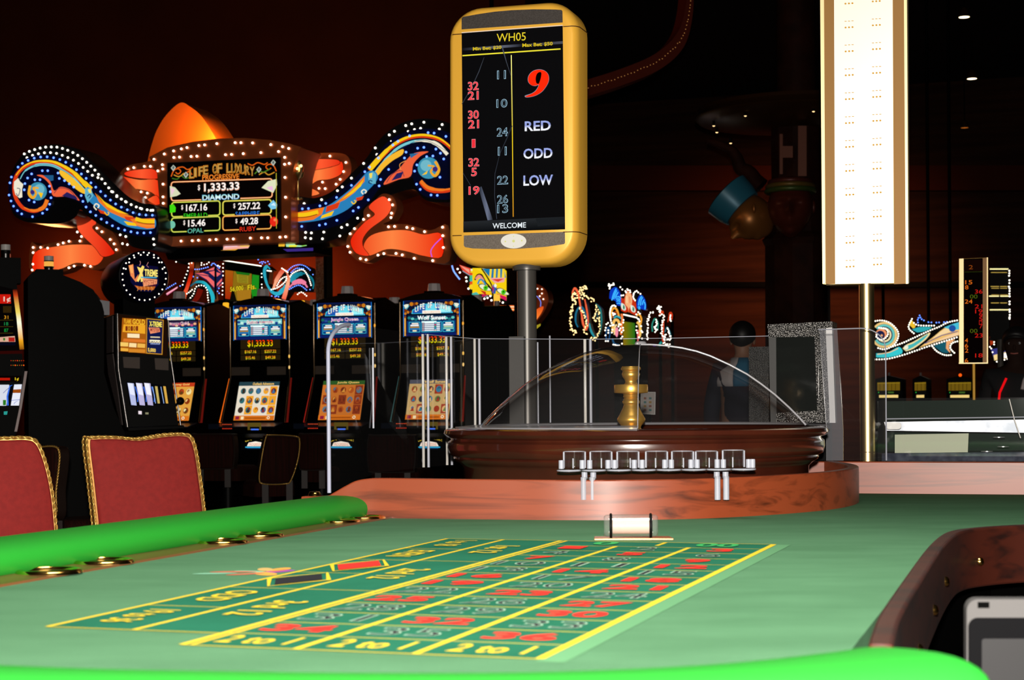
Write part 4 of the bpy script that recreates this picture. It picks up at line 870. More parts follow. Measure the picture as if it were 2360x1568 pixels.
sk2('X-TREME', 1172, 618, 1270, 660, 'ffe860', .035); A.poly(zz([(1165, 665), (1250, 668), (1258, 700), (1180, 715)], 0, 560, 3.408), E('f09068')); sk2('MYSTERY', 1180, 672, 1262, 700, '7a1020', .01)
sk2('5,000', 1170, 765, 1262, 790, 'fff0c0', .03); sk2('5,000', 1160, 828, 1222, 862, 'ffd860', .03)
for k in range(3): A.poly(zz([(1180, 735 + k * 30 - (k * 4)), (1255, 738 + k * 26), (1255, 748 + k * 26), (1180, 746 + k * 26)], 0, 560, 3.408), E(('d8c8a0', 'f8f0d0', '8090c0')[k]))
A.build('top_glass', xm)
for a, b in (((283, 823), (322, 850)), ((356, 826), (388, 854))): m = MB(); m.prism([px_(a[0], a[1], .001), px_(b[0], a[1] + 1, .001), px_(b[0], b[1], .001), px_(a[0] + 2, b[1] - 2, .001)], px_.n * .003, M('grey_speaker_cloth', (.13, .10, .085), .8)); m.build('speaker', xm)
A = Art(px_, .0007, .004)
A.poly(zz([(990, 1090), (1310, 1120), (1325, 1270), (1020, 1285)], 0, 560, 3.408), E('04050a'))
for x0, c1, c2 in ((1000, 'e8ecff', 'b8c0e8'), (1066, 'f0f0ff', 'c0b8e0'), (1130, 'f4f4ff', 'b8b0d8')):
    A.poly(zz([(x0, 1100), (x0 + 50, 1104), (x0 + 72, 1278), (x0 + 30, 1274)], 0, 560, 3.408), E(c2)); A.poly(zz([(x0 + 2, 1102), (x0 + 40, 1106), (x0 + 60, 1200), (x0 + 22, 1190)], 0, 560, 3.408), E(c1)); A.stroke(zz([(x0 + 60, 1130), (x0 + 82, 1200), (x0 + 80, 1250)], 0, 560, 3.408), 1.6, E('3c78ff'))
for x0, c in ((1215, 'c8b060'), (1280, 'd8a848')): A.poly(zz([(x0, 1126), (x0 + 20, 1128), (x0 + 40, 1262), (x0 + 22, 1262)], 0, 560, 3.408), E(c)); A.stroke(zz([(x0 - 18, 1130), (x0 + 6, 1262)], 0, 560, 3.408), 1.4, E('9ab8f0'))
A.poly(zz([(1085, 1320), (1112, 1322), (1112, 1348), (1086, 1346)], 0, 560, 3.408), E('f0e0e8')); A.poly(zz([(1140, 1332), (1165, 1333), (1165, 1348), (1141, 1347)], 0, 560, 3.408), E('8a8868'))
A.build('reel_window', xm)
for xa in ((270, 723, 272, 850, 292, 985), (387, 738, 392, 822, 414, 982)):
    m = MB(); m.tube([px_(xa[0], xa[1], .01), px_(xa[2], xa[3], .012), px_(xa[4], xa[5], .03)], .0055, M('dim_chrome', (.35, .33, .32), .25, 1), 8); o = m.build('edge_trim', xm, smooth=60)
m = MB(); m.cyl(px_(404, 935, .01), px_(408, 925, .07), .008, CHROME); m.ball(px_(409, 925, .08), .026, BLACK); m.build('lever', xm, smooth=60)
m = MB(); m.prism([px_(x, y, .004) for x, y in ((283, 985), (412, 980), (414, 988), (285, 994))], px_.n * .14, BLACK); m.build('button_deck', xm, bevel=.004)
# topper: a barrel with a lit round face
tc_ = px_(330, 638, .02); rb = 57 * 10.6 / F
m = MB(); m.lathe([(0, 0), (rb * 1.0, 0), (rb * 1.04, .02), (rb * 1.02, .60), (rb * .9, .68), (0, .70)], M('black_barrel', (.006, .006, .007), .3, .2), tc_, 48, ax=-px_.n); m.box(tc_ - px_.n * .3 + Vector((0, 0, -rb - .05)), (.2, .3, .16), DARK, rz=YX); m.build('topper_barrel', xm, smooth=40)
A = Art(px_, .0007, .024)
A.disc(330, 638, 55, E('020208'), 60, 32); A.poly(zz([(1010, 190), (1090, 170), (1235, 190), (1240, 330), (1180, 390), (1080, 380), (1020, 310)], 0, 560, 3.408), E('0c0a30'))
for pts, c in (([(1003, 180), (1040, 170), (1052, 290), (1080, 250), (1075, 300), (1060, 310), (1020, 260)], 'f08850'), ([(1008, 186), (1032, 178), (1040, 240), (1024, 240)], 'ffb060'), ([(1070, 190), (1100, 200), (1112, 180), (1128, 190), (1112, 240), (1128, 300), (1100, 310), (1098, 280), (1080, 310), (1068, 300), (1092, 240)], 'ffe070'), ([(1112, 280), (1228, 290), (1225, 325), (1120, 345)], 'f8a070'), ([(1050, 335), (1090, 345), (1215, 345), (1200, 372), (1080, 370)], 'c06020'), ([(1100, 268), (1225, 272), (1225, 280), (1100, 278)], '50a8d0')): A.poly(zz(pts, 0, 560, 3.408), E(c))
sk2('TREME', 1128, 212, 1232, 266, 'ffe878', .035); sk2('MYSTERY', 1122, 292, 1222, 338, '8a1820', .0)
for k in range(5): A.stroke(zz([(1070 + 28 * k, 345), (1078 + 28 * k, 365), (1072 + 28 * k, 380)], 0, 560, 3.408), .8, E('ffb060'))
A.stroke(zz([(1090, 180), (1098, 160), (1092, 145)], 0, 560, 3.408), .8, E('f0a0a0')); A.stroke(zz([(1160, 195), (1145, 180), (1158, 155)], 0, 560, 3.408), .8, E('f0a0a0'))
A.build('topper_face', xm)
bulbs(xm, [px_(330 + 50 * math.cos(t) * 1.0, 638 + 55 * math.sin(t), .03) for t in [math.tau * k / 26 + .1 for k in range(26)]] + [px_(330 + 45 * math.cos(t), 638 + 50 * math.sin(t), .03) for t in [R(200 + 20 * k) for k in range(8)]], BULBW, .0042)

# machine at the left edge of the picture and the dark cabinet beside it
YL_ = R(20); pe2 = PX(30, 800, 9.2, YL_)
em = thing('slot_machine', 'slot machine with red one cent sign at the left edge of the picture', 'slot machine', tuple(pe2(20, 1000, -.2).xy) + (0,), None)
m = MB(); m.prism([pe2(x, y) for x, y in [(-60, 640), (38, 642), (52, 830), (60, 870), (38, 1000), (-70, 1000)]], -pe2.n * .45, DARK); g0 = pe2(-60, 1000); g1 = pe2(36, 1000); m.prism([Vector((g0.x, g0.y, 0)), Vector((g1.x, g1.y, 0)), g1, g0], -pe2.n * .45, DARK); m.build('cabinet', em, bevel=.01)
z6 = lambda L: zz(L, 0, 640, 4.127)
A = Art(pe2, .0007, .002)
A.poly(z6([(-100, 60), (130, 110), (200, 700), (-100, 700)]), E('060404')); A.poly(z6([(-60, 160), (100, 160), (105, 248), (-60, 248)]), E('c8180c')); A.text('1¢', 8, 684, 24.5, 698, E('e8c8b8'), off=.02)
for k in range(8): A.poly(z6([(30 + k * 10, 272), (37 + k * 10, 272), (38 + k * 10, 335), (31 + k * 10, 335)]), E('3a2808'))
for t, y, c in (('31', 362, 'e8a020'), ('18', 424, '1c9048'), ('87', 486, '149838')): A.text(t, 9.5, 640 + y / 4.127, 19, 640 + (y + 32) / 4.127, E(c)); A.poly(z6([(-20, y + 42), (125, y + 42), (125, y + 45), (-20, y + 45)]), E('5a4810'))
A.poly(z6([(-20, 570), (140, 556), (146, 612), (-20, 612)]), E('d8a890')); A.poly(z6([(80, 570), (138, 570), (140, 610), (82, 610)]), E('b02018')); A.poly(z6([(30, 575), (48, 575), (48, 600), (30, 600)]), E('3a7a28')); A.poly(z6([(-20, 615), (148, 615), (148, 645), (-20, 645)]), E('060818'))
A.poly(z6([(-20, 700), (212, 695), (214, 725), (-20, 728)]), E('2c0604')); A.build('top_glass', em)
A = Art(pe2, .0007, .002)
for k in range(7): A.disc(*z6([(105 + 20 * k, 791)])[0], .9 + (k == 3) * .5, E(('ff4818', 'e0a030')[k % 3 == 1]), n=6); A.disc(*z6([(105 + 20 * k, 835)])[0], .9 + (k in (2, 6)) * .8, E(('ff6018', 'd0a020')[k % 2 if k not in (2, 6) else 0]), n=6)
A.build('meter_strip', em)
A = Art(pe2, .0007, .002)
A.poly(z6([(-40, 935), (205, 935), (195, 990), (-40, 995)]), E('080202')); A.poly(z6([(-30, 955), (95, 955), (95, 978), (-30, 978)]), E('b81808')); A.text('1¢', 34.5, 870.5, 43.5, 878.5, E('f0d020'), off=.02)
A.poly(z6([(-40, 1018), (210, 1015), (180, 1220), (-40, 1222)]), E('0a0a10')); A.poly(z6([(-30, 1020), (88, 1020), (60, 1220), (-30, 1220)]), E('d8dce8')); A.poly(z6([(135, 1018), (208, 1016), (180, 1218), (102, 1218)]), E('e8ecf8')); A.poly(z6([(125, 1066), (200, 1062), (196, 1098), (122, 1098)]), E('9a4a10'))
A.poly(z6([(88, 1030), (118, 1022), (92, 1130), (95, 1215), (66, 1218), (62, 1130)]), E('3a70e8')); A.poly(z6([(98, 1035), (125, 1022), (98, 1130), (98, 1215), (82, 1218), (78, 1130)]), E('04060c')); A.stroke(z6([(30, 1100), (60, 1070), (85, 1050)]), 1, E('2030a0')); A.poly(z6([(28, 1165), (58, 1165), (55, 1215), (28, 1215)]), E('2a7a20')); A.stroke(z6([(105, 1170), (190, 1160), (140, 1190), (132, 1205)]), 1, E('3050c0')); A.poly(z6([(36, 1275), (72, 1272), (66, 1305), (36, 1305)]), E('2a9a90'))
A.build('reel_window', em)
m = MB(); m.tube([pe2(34, 668, .012), pe2(43, 735, .012), pe2(50, 806, .012)], .012, EG('gold_tube', 2, pe2(50, 806).z, pe2(34, 668).z, [(0, '8a4a08'), (.15, 'f0a820'), (.45, 'ffffe0'), (.62, 'f0d860'), (.9, 'c04018'), (1, '3a0804')]), 8); m.build('light_tube', em, smooth=60)
m = MB(); m.prism([pe2(x, y, .003) for x, y in z6([(232, 892), (258, 892), (205, 1235), (160, 1465), (135, 1465), (182, 1235)])], pe2.n * .02, M('dark_red_side_trim', (.12, .015, .01), .3)); m.build('side_trim', em)
m = MB(); m.lathe([(.021, 0), (.021, .02), (.026, .022), (.026, .05)], CHROME, pe2(16, 603, -.1), 16); m.lathe([(.026, .05), (.026, .07)], BLACK, pe2(16, 603, -.1), 16); m.lathe([(.026, .07), (.026, .10), (0, .104)], M('white_lamp_cap', (.55, .52, .5), .4), pe2(16, 603, -.1), 16); m.box(pe2(14, 622, -.1), (.16, .12, .14), DARK, rz=YL_); m.build('candle_lamp', em, smooth=40)
pd = PX(150, 800, 9.7, YL_)
dc = thing('slot_machine', 'black rounded slot machine cabinet seen from its side between the two nearer lit machines', 'slot machine', tuple(pd(150, 1000, -.2).xy) + (0,))
g0 = pd(66, 1000); g1 = pd(288, 1000)
ol = [(66, 1000), (64, 640), (76, 626), (130, 628), (185, 650), (215, 668), (235, 700), (240, 720), (240, 860), (262, 940), (288, 1000)]
m = MB(); m.prism([pd(x, y) for x, y in ol], -pd.n * .35, DARK); m.prism([Vector((g0.x, g0.y, 0)), Vector((g1.x, g1.y, 0)), g1, g0], -pd.n * .35, DARK); m.build('cabinet', dc, bevel=.01)
m = MB(); top = cr([(150, 632), (185, 646), (215, 664), (232, 686), (240, 705)], 6); m.add([pd(p.x + 3, p.y - 2, -.34) for p in top] + [pd(p.x + 30, p.y - 6, -.6) for p in top], [(i, i + 1, len(top) + i + 1, len(top) + i) for i in range(len(top) - 1)], M('ribbed_grey_hood', (.10, .09, .12), .4, .3)); m.build('ribbed_hood', dc)
m = MB(); m.prism([pd(x, y, -.2) for x, y in [(236, 686), (262, 690), (262, 722), (237, 722)]], -pd.n * .2, M('grey_chrome_corner', (.12, .12, .13), .3, .6)); m.build('corner_cap', dc)
m = MB(); pc_ = pd(118, 622, -.15); m.box(pc_ + Vector((0, 0, -.02)), (.15, .12, .06), DARK, rz=YL_); m.lathe([(.026, 0), (.026, .02), (.030, .03)], CHROME, pc_, 16); m.lathe([(.027, .03), (.027, .058)], E('ffb850', .9), pc_, 16); m.lathe([(.028, .058), (.028, .064)], BLACK, pc_, 16); m.lathe([(.027, .064), (.027, .09), (0, .094)], MATS['white_lamp_cap'], pc_, 16); m.build('candle_lamp', dc, smooth=40)
# ------------------------------------------------------------------ the big progressive sign over the row
DM = 12.55
pm_ = PX(520, 450, DM)
RIB = EG('ribbon_glow', 0, 0, .22, [(0, 'f03010'), (.5, 'ff8a50'), (1, 'f03010')])
def ribbon_mat(name, xa, xb, P, stops): return EG(name, 0, P(xa, 500).x, P(xb, 500).x, stops)
bt = M('brass_edge', (.5, .25, .08), .3, 1)
# centre box
sg = thing('jackpot_sign', 'copper framed lit jackpot screen hung over the slot machine row', 'sign', pm_(520, 565))
box = [(344, 362), (386, 340), (445, 326.5), (504, 319.5), (564, 318), (623, 323), (667, 331), (694, 339), (684, 362), (674, 400), (671, 450), (671, 558), (372, 569), (368, 470), (362, 400)]
board(pm_, box, .36, COPPER, 'case', sg, bevel=.006)
m = MB(); m.prism([pm_(x, y, .001) for x, y in [(388, 376), (648, 363.5), (649.5, 533.5), (388.5, 546)]], pm_.n * .02, BLACK); m.build('bezel', sg, bevel=.004)
A = Art(pm_, .0006, .022); A.poly([(394, 382), (644, 370), (645, 529), (394, 541)], E('050303'))
GD, OR_ = E('c88a28'), E('d85a14')
for pts, c in (([(398, 408), (404, 394), (414, 390), (420, 396), (414, 402), (408, 398)], OR_), ([(412, 388), (425, 386), (436, 392), (448, 386)], OR_), ([(400, 412), (412, 414), (420, 406), (430, 412), (440, 410)], E('3a6a20')), ([(404, 404), (416, 408), (428, 400)], GD), ([(640, 396), (633, 382), (622, 380), (616, 386), (622, 392), (628, 388)], OR_), ([(574, 378), (585, 382), (597, 376), (612, 380), (620, 376)], OR_), ([(600, 404), (612, 398), (622, 404), (636, 398)], GD), ([(590, 402), (600, 394), (610, 398), (626, 390)], E('4a7a24')), ([(430, 402), (440, 396), (446, 404)], OR_)): A.stroke([(p.x, p.y) for p in cr(pts, 5)], 2.6, c)
for x, y in ((403, 388), (633, 376), (600, 392), (432, 404)): A.poly([(x - 6, y), (x, y - 7), (x + 6, y - 1), (x, y + 8)], E('b8c0b0')); A.poly([(x - 3, y), (x, y - 5), (x + 3, y - 1), (x, y + 4)], E('586868'))
for i, ch in enumerate('LIFE OF LUXURY'):
    if ch == ' ': continue
    t = (i - 6.5) / 6.5; x = 441 + i * 10.75; y1 = 408 - 9 * (1 - t * t) - t * 3; hh = 20 - 2 * t * t
    for o, c, of in ((1.6, E('e88a20'), .045), (.6, E('20160c'), .03), (0, E('c8a050'), .0)): A.text(ch, x - o, y1 - hh - o, x + (4 if ch == 'I' else 8.6) + o, y1 + o, c, rise=1 if ch != 'I' else .4, off=of)
    A.text(ch, x + 1, y1 - hh * .55, x + (4 if ch == 'I' else 8.6), y1, E('8a5418'), rise=.5) if ch in 'OUXR' else None
A.text('PROGRESSIVE', 470, 402, 556, 416, E('602008'), rise=3, off=.05); A.text('PROGRESSIVE', 470.5, 403, 555, 415, E('f0862a'), rise=3, off=.015)
def fr(x0, y0, x1, y1, rise, c1, c2, r=6):
    f = lambda c, wd, g: A.stroke([(x, y - (x - (x0 + x1) / 2) / (x1 - x0) * rise) for x, y in (lambda q: q + [q[0]])(rrect(x0 + g, y0 + g, x1 - g, y1 - g, r))], wd, c)
    f(c1, 3.4, 0); f(c2, 1.4, 0)
fr(399, 417, 631, 460, 8, E('e0682c'), E('ffe0a8'))
A.text('$', 460, 427, 465.5, 441, E('f8e8e0'), rise=.5, off=.02); A.text('1,333.33', 474, 422, 556, 445, E('e0a080'), rise=4, off=.03); A.text('1,333.33', 475, 422.5, 555, 442.5, E('fff6f0'), rise=4, off=.018)
A.rect(468, 452, 558, 464, E('050303')); A.text('DIAMOND', 470, 448.5, 556, 462.5, E('4888b8'), rise=3, off=.045); A.text('DIAMOND', 471, 449.5, 555, 461.5, EG('dia', 2, pm_(512, 463).z, pm_(512, 448).z, [(0, '8ab0e0'), (.5, 'e8fff8'), (1, '78d0c0')]), rise=3, off=.02)
for x0, y0, x1, y1, c, amt, tx0, tx1, nm, nx0, nx1, nc in ((400, 466, 511, 499, '80b020', '167.16', 433, 482, 'EMERALD', 428, 482, '30c020'), (518, 463, 629, 495, 'a8b028', '257.22', 553, 604, 'SAPPHIRE', 547, 602, '3078d8'), (400, 502, 511, 534, '70a828', '15.46', 438, 478, 'OPAL', 437, 473, '60b8a0'), (518, 498, 629, 530, 'c05018', '49.28', 558, 599, 'RUBY', 557, 594, 'e03018')):
    fr(x0, y0, x1, y1, 4, E(c), E('ffe070')); yc = (y0 + y1) / 2 - 3
    A.text('$', tx0 - 11, yc - 6, tx0 - 6.5, yc + 6, E('f8e8e0'), rise=.4, off=.02); A.text(amt, tx0, yc - 8, tx1, yc + 8, E('fff4ee'), rise=2.2, off=.022)
    A.rect(nx0 - 2, y1 - 6, nx1 + 2, y1 + 5, E('050303')); A.text(nm, nx0, y1 - 6.5, nx1, y1 + 4, E(nc), rise=2.2, off=.006)
A.poly([(396, 430), (408, 433), (421, 448), (412, 453), (397, 456)], E('d8dcb8')); A.poly([(398, 434), (408, 438), (400, 452)], E('f0c8d8')); A.poly([(607, 434), (622, 419), (642, 414), (643, 428), (634, 446)], E('e0e4c0')); A.poly([(618, 434), (632, 430), (634, 442)], E('f0b8e0'))
A.poly([(396, 474), (405, 472), (410, 480), (409, 490), (396, 492)], E('40d810')); A.poly([(622, 475), (634, 462), (643, 472), (642, 482), (630, 484)], E('78c8e8')); A.poly([(628, 474), (636, 468), (640, 476)], E('d0f0ff')); A.disc(401, 519, 8, E('70c0a8'), 9, 14); A.disc(635.5, 512, 9.5, E('e82818'), 11, 16); A.disc(638, 508, 3.5, E('ff7850'), n=10); A.stroke([(641, 400), (641.5, 528)], 1.6, E('b8b030'))
A.build('screen', sg)
bp = z1([(1200, 565), (1280, 524), (1352, 500), (1412, 484), (1456, 474), (1548, 458), (1593, 453), (1688, 443), (1830, 436), (1875, 436), (1966, 438), (2107, 451), (2198, 467), (2246, 481), (1230, 655), (1265, 607), (1354, 551), (1398, 548), (1488, 543), (1533, 541), (1622, 537), (1755, 529), (1802, 527), (1893, 521), (2030, 513), (2167, 505), (2215, 550), (2214, 604), (2250, 597), (2217, 706), (2221, 860), (2222, 1013), (2222, 1167), (2178, 1170), (2083, 1175), (2035, 1175), (1948, 1177), (1816, 1184), (1768, 1186), (1682, 1188), (1632, 1191), (1545, 1194), (1497, 1197), (1410, 1200), (1272, 1205), (1270, 1057), (1270, 1005), (1272, 907), (1270, 857), (1270, 758), (1268, 640), (1240, 1178), (1242, 1218)])
bulbs(sg, [pm_(x, y, .008) for x, y in bp], BULBW, .0085)

# scroll wings
def wing(name, lab, P, black, navy, arts, wb, bb, th):
    t = thing(name, lab, 'sign', P(*black[len(black) // 2]), 'scroll wings of the jackpot sign')
    board(P, [(p.x, p.y) for p in cr(black, 4, True)], th, M('black_sign_case', (.008, .008, .009), .25), 'case', t)
    m = MB(); m.prism([P(p.x, p.y, .001) for p in cr(navy, 4, True)], P.n * .012, M('navy_enamel', (.004, .008, .07), .3)); m.build('navy_panel', t)
    arts(t)
    bulbs(t, [P(x, y, .016) for x, y in bb], BULBB, .0085); bulbs(t, [P(x, y, .006) for x, y in wb], BULBW, .0085)
PL_ = PX(200, 450, DM + .12)
bl = z1([(1214, 945), (1100, 905), (1000, 855), (900, 765), (800, 665), (700, 565), (600, 487), (500, 455), (400, 448), (300, 465), (220, 495), (165, 540), (100, 640), (70, 740), (70, 850), (88, 950), (120, 1010), (200, 1050), (300, 1062), (420, 1066), (520, 1050), (590, 1010), (625, 955), (700, 1020), (800, 1085), (900, 1135), (985, 1180), (1030, 1245), (1214, 1245)])
nv = z1([(1212, 1015), (1100, 1008), (1000, 968), (900, 898), (800, 805), (700, 698), (600, 618), (520, 568), (420, 543), (320, 533), (230, 550), (160, 598), (105, 680), (75, 760), (78, 860), (98, 940), (150, 1000), (220, 1022), (300, 1012), (362, 982), (405, 930), (425, 870), (520, 862), (610, 895), (650, 925), (720, 985), (800, 1043), (900, 1103), (1000, 1143), (1100, 1163), (1212, 1152)])
def stroke_(A, L, wd, mat, n=5): A.stroke([(p.x, p.y) for p in cr(L, n)], wd, mat)
YEL, ORG_, TEAL, BLU, RED_, CRM, DKB = E('f8c818'), E('f07820'), E('78c8d0'), E('2a80b8'), E('d83a14'), E('f0e8d0'), E('101c58')
def artL(t):
    A = Art(PL_, .0006, .014)
    stroke_(A, z1([(375, 885), (345, 945), (270, 972), (190, 945), (133, 870), (118, 790), (133, 700), (185, 635), (255, 598), (330, 585), (420, 592), (500, 628), (580, 680), (650, 750), (715, 810)]), [2, 6, 8, 8, 8, 8, 8, 8, 8, 7], RED_)
    stroke_(A, z1([(375, 880), (345, 940), (270, 965), (195, 940)]), [9, 9, 6, 3], ORG_); stroke_(A, z1([(133, 690), (185, 628), (255, 590), (330, 578), (420, 585), (500, 618), (580, 668), (650, 738), (715, 800)]), [2, 3, 4, 5, 6, 7, 9, 12], YEL)
    stroke_(A, z1([(165, 720), (200, 660), (262, 622), (330, 606), (420, 615), (500, 655), (580, 710), (640, 775), (690, 830)]), [2, 4, 6, 6, 5, 4, 3], TEAL)
    A.poly(z1([(118, 740), (150, 712), (165, 740), (190, 760), (180, 800), (182, 860), (160, 868), (128, 840), (115, 790)]), CRM); stroke_(A, z1([(140, 790), (165, 800), (150, 850), (135, 830)]), 1.6, DKB)
    stroke_(A, z1([(262, 622), (330, 606), (420, 615), (500, 655), (580, 710)]), .8, DKB)
    A.poly([(p.x, p.y) for p in cr(z1([(480, 650), (550, 690), (620, 755), (690, 830), (650, 830), (590, 790), (480, 690)]), 4, True)], E('f8c030'))
    A.poly([(p.x, p.y) for p in cr(z1([(690, 780), (730, 830), (800, 905), (900, 975), (1000, 1010), (1120, 1028), (1210, 1028), (1210, 1100), (1120, 1110), (1000, 1090), (900, 1040), (790, 960), (700, 890), (668, 830)]), 4, True)], BLU)
    A.poly(z1([(745, 825), (800, 890), (880, 950), (960, 985), (1040, 1010), (1050, 1050), (960, 1020), (860, 975), (775, 895)]), ORG_); A.poly(z1([(760, 835), (820, 895), (920, 955), (1010, 995), (930, 980), (840, 935)]), YEL)
    A.poly(z1([(975, 1010), (1060, 1020), (1040, 1055), (985, 1035)]), RED_); A.poly(z1([(1020, 1030), (1210, 1024), (1210, 1100), (1150, 1104), (1060, 1080)]), ORG_); stroke_(A, z1([(1060, 1028), (1120, 1045), (1210, 1048)]), 9, YEL); stroke_(A, z1([(1070, 1050), (1140, 1066), (1210, 1068)]), 1.4, E('301808')); stroke_(A, z1([(1065, 1068), (1140, 1082), (1210, 1082)]), 4, E('f89030'))
    A.poly(z1([(970, 1045), (1060, 1062), (1070, 1085), (1000, 1078)]), YEL); A.poly(z1([(670, 790), (715, 790), (735, 850), (690, 905), (668, 850)]), E('60b0c8')); stroke_(A, z1([(700, 870), (715, 850), (700, 840), (688, 855)]), 2, DKB); A.poly(z1([(690, 800), (715, 795), (720, 830), (700, 825)]), E('f8e060'))
    stroke_(A, z1([(760, 960), (740, 935), (755, 912), (778, 925), (768, 945)]), 3, CRM); A.poly(z1([(770, 955), (820, 970), (850, 1000), (790, 985)]), RED_); stroke_(A, z1([(820, 975), (840, 1000), (855, 985), (845, 975)]), 2, YEL)
    A.poly([(p.x, p.y) for p in cr(z1([(295, 690), (350, 692), (400, 740), (430, 810), (480, 780), (550, 800), (600, 850), (625, 888), (540, 855), (425, 852), (400, 770), (350, 715)]), 4, True)], E('f0623a')); A.poly(z1([(345, 690), (425, 690), (425, 730), (400, 735)]), E('205a88')); stroke_(A, z1([(430, 830), (470, 790), (540, 800), (590, 850)]), 1.2, E('301040')); A.poly(z1([(490, 850), (530, 820), (600, 855), (615, 882)]), E('28205a'))
    A.disc(*z1([(303, 815)])[0], 21, E('3a90b0'), 21); A.disc(*z1([(315, 800)])[0], 12, E('70b8c8')); stroke_(A, z1([(245, 770), (235, 830), (265, 865), (290, 830), (270, 790), (310, 790)]), [6, 7, 6, 5, 5, 4], E('f0a828')); A.poly(z1([(305, 820), (345, 830), (330, 870)]), YEL); A.disc(*z1([(262, 822)])[0], 5, E('3a2878'))
    A.build('painted_panel', t)
wbL = [(p.x, p.y) for p in along(cr(z1([(192, 523), (240, 500), (314, 478), (357, 470), (440, 470), (480, 478), (560, 508), (630, 550), (700, 610), (757, 668), (840, 778), (937, 868), (1050, 930), (1130, 955), (1217, 962)]), 6), 13)] + [(p.x, p.y) for p in along(cr(z1([(213, 553), (254, 535), (338, 515), (420, 515), (490, 535), (585, 578), (655, 633), (722, 690), (783, 713)]), 6), 14)] + z1([(870, 815), (910, 855), (978, 893), (1093, 945), (1175, 962), (937, 1152), (980, 1165), (955, 1220), (1195, 1184), (1200, 1228), (993, 1228)])
bbL = [(p.x, p.y) for p in along(cr(z1([(183, 598), (260, 562), (345, 547), (430, 555), (507, 583), (582, 630), (650, 688), (713, 747), (780, 807), (847, 867), (918, 920), (990, 955), (1070, 990), (1160, 1000), (1240, 1000)]), 6), 15)] + [(p.x, p.y) for p in along(cr(z1([(653, 893), (695, 960), (765, 1010), (838, 1057), (915, 1098), (995, 1120), (1080, 1138), (1215, 1133)]), 6), 15)] + z1([(150, 627), (98, 704), (87, 749), (80, 844), (95, 890), (115, 930), (145, 965), (178, 990), (262, 1012), (340, 985), (374, 955), (395, 915), (405, 865), (400, 818), (393, 775), (320, 725), (280, 725), (224, 712), (203, 755), (198, 803), (235, 883), (275, 898), (255, 680), (338, 655), (380, 655), (460, 673), (470, 715), (510, 732), (547, 757), (582, 782), (640, 848)])
wing('scroll_sign', 'blue bulb edged scroll curling down at the left of the jackpot screen', PL_, bl, nv, artL, wbL, bbL, .30)
PR_ = PX(860, 450, DM - .22)
bl2 = z2([(115, 930), (300, 915), (420, 875), (520, 798), (620, 698), (720, 598), (800, 480), (880, 390), (980, 318), (1080, 278), (1200, 262), (1330, 275), (1450, 318), (1560, 400), (1640, 520), (1665, 700), (1610, 850), (1500, 935), (1300, 950), (1200, 922), (1130, 850), (1050, 852), (960, 880), (880, 905), (800, 960), (740, 1020), (650, 1120), (560, 1200), (450, 1260), (300, 1290), (115, 1272)])
nv2 = z2([(150, 985), (300, 965), (420, 925), (540, 838), (680, 715), (800, 585), (900, 465), (1000, 395), (1120, 357), (1250, 348), (1380, 368), (1500, 440), (1580, 560), (1595, 700), (1545, 850), (1420, 925), (1300, 922), (1200, 895), (1140, 822), (1105, 745), (1000, 768), (870, 812), (820, 860), (760, 942), (650, 1042), (530, 1122), (380, 1172), (150, 1172)])
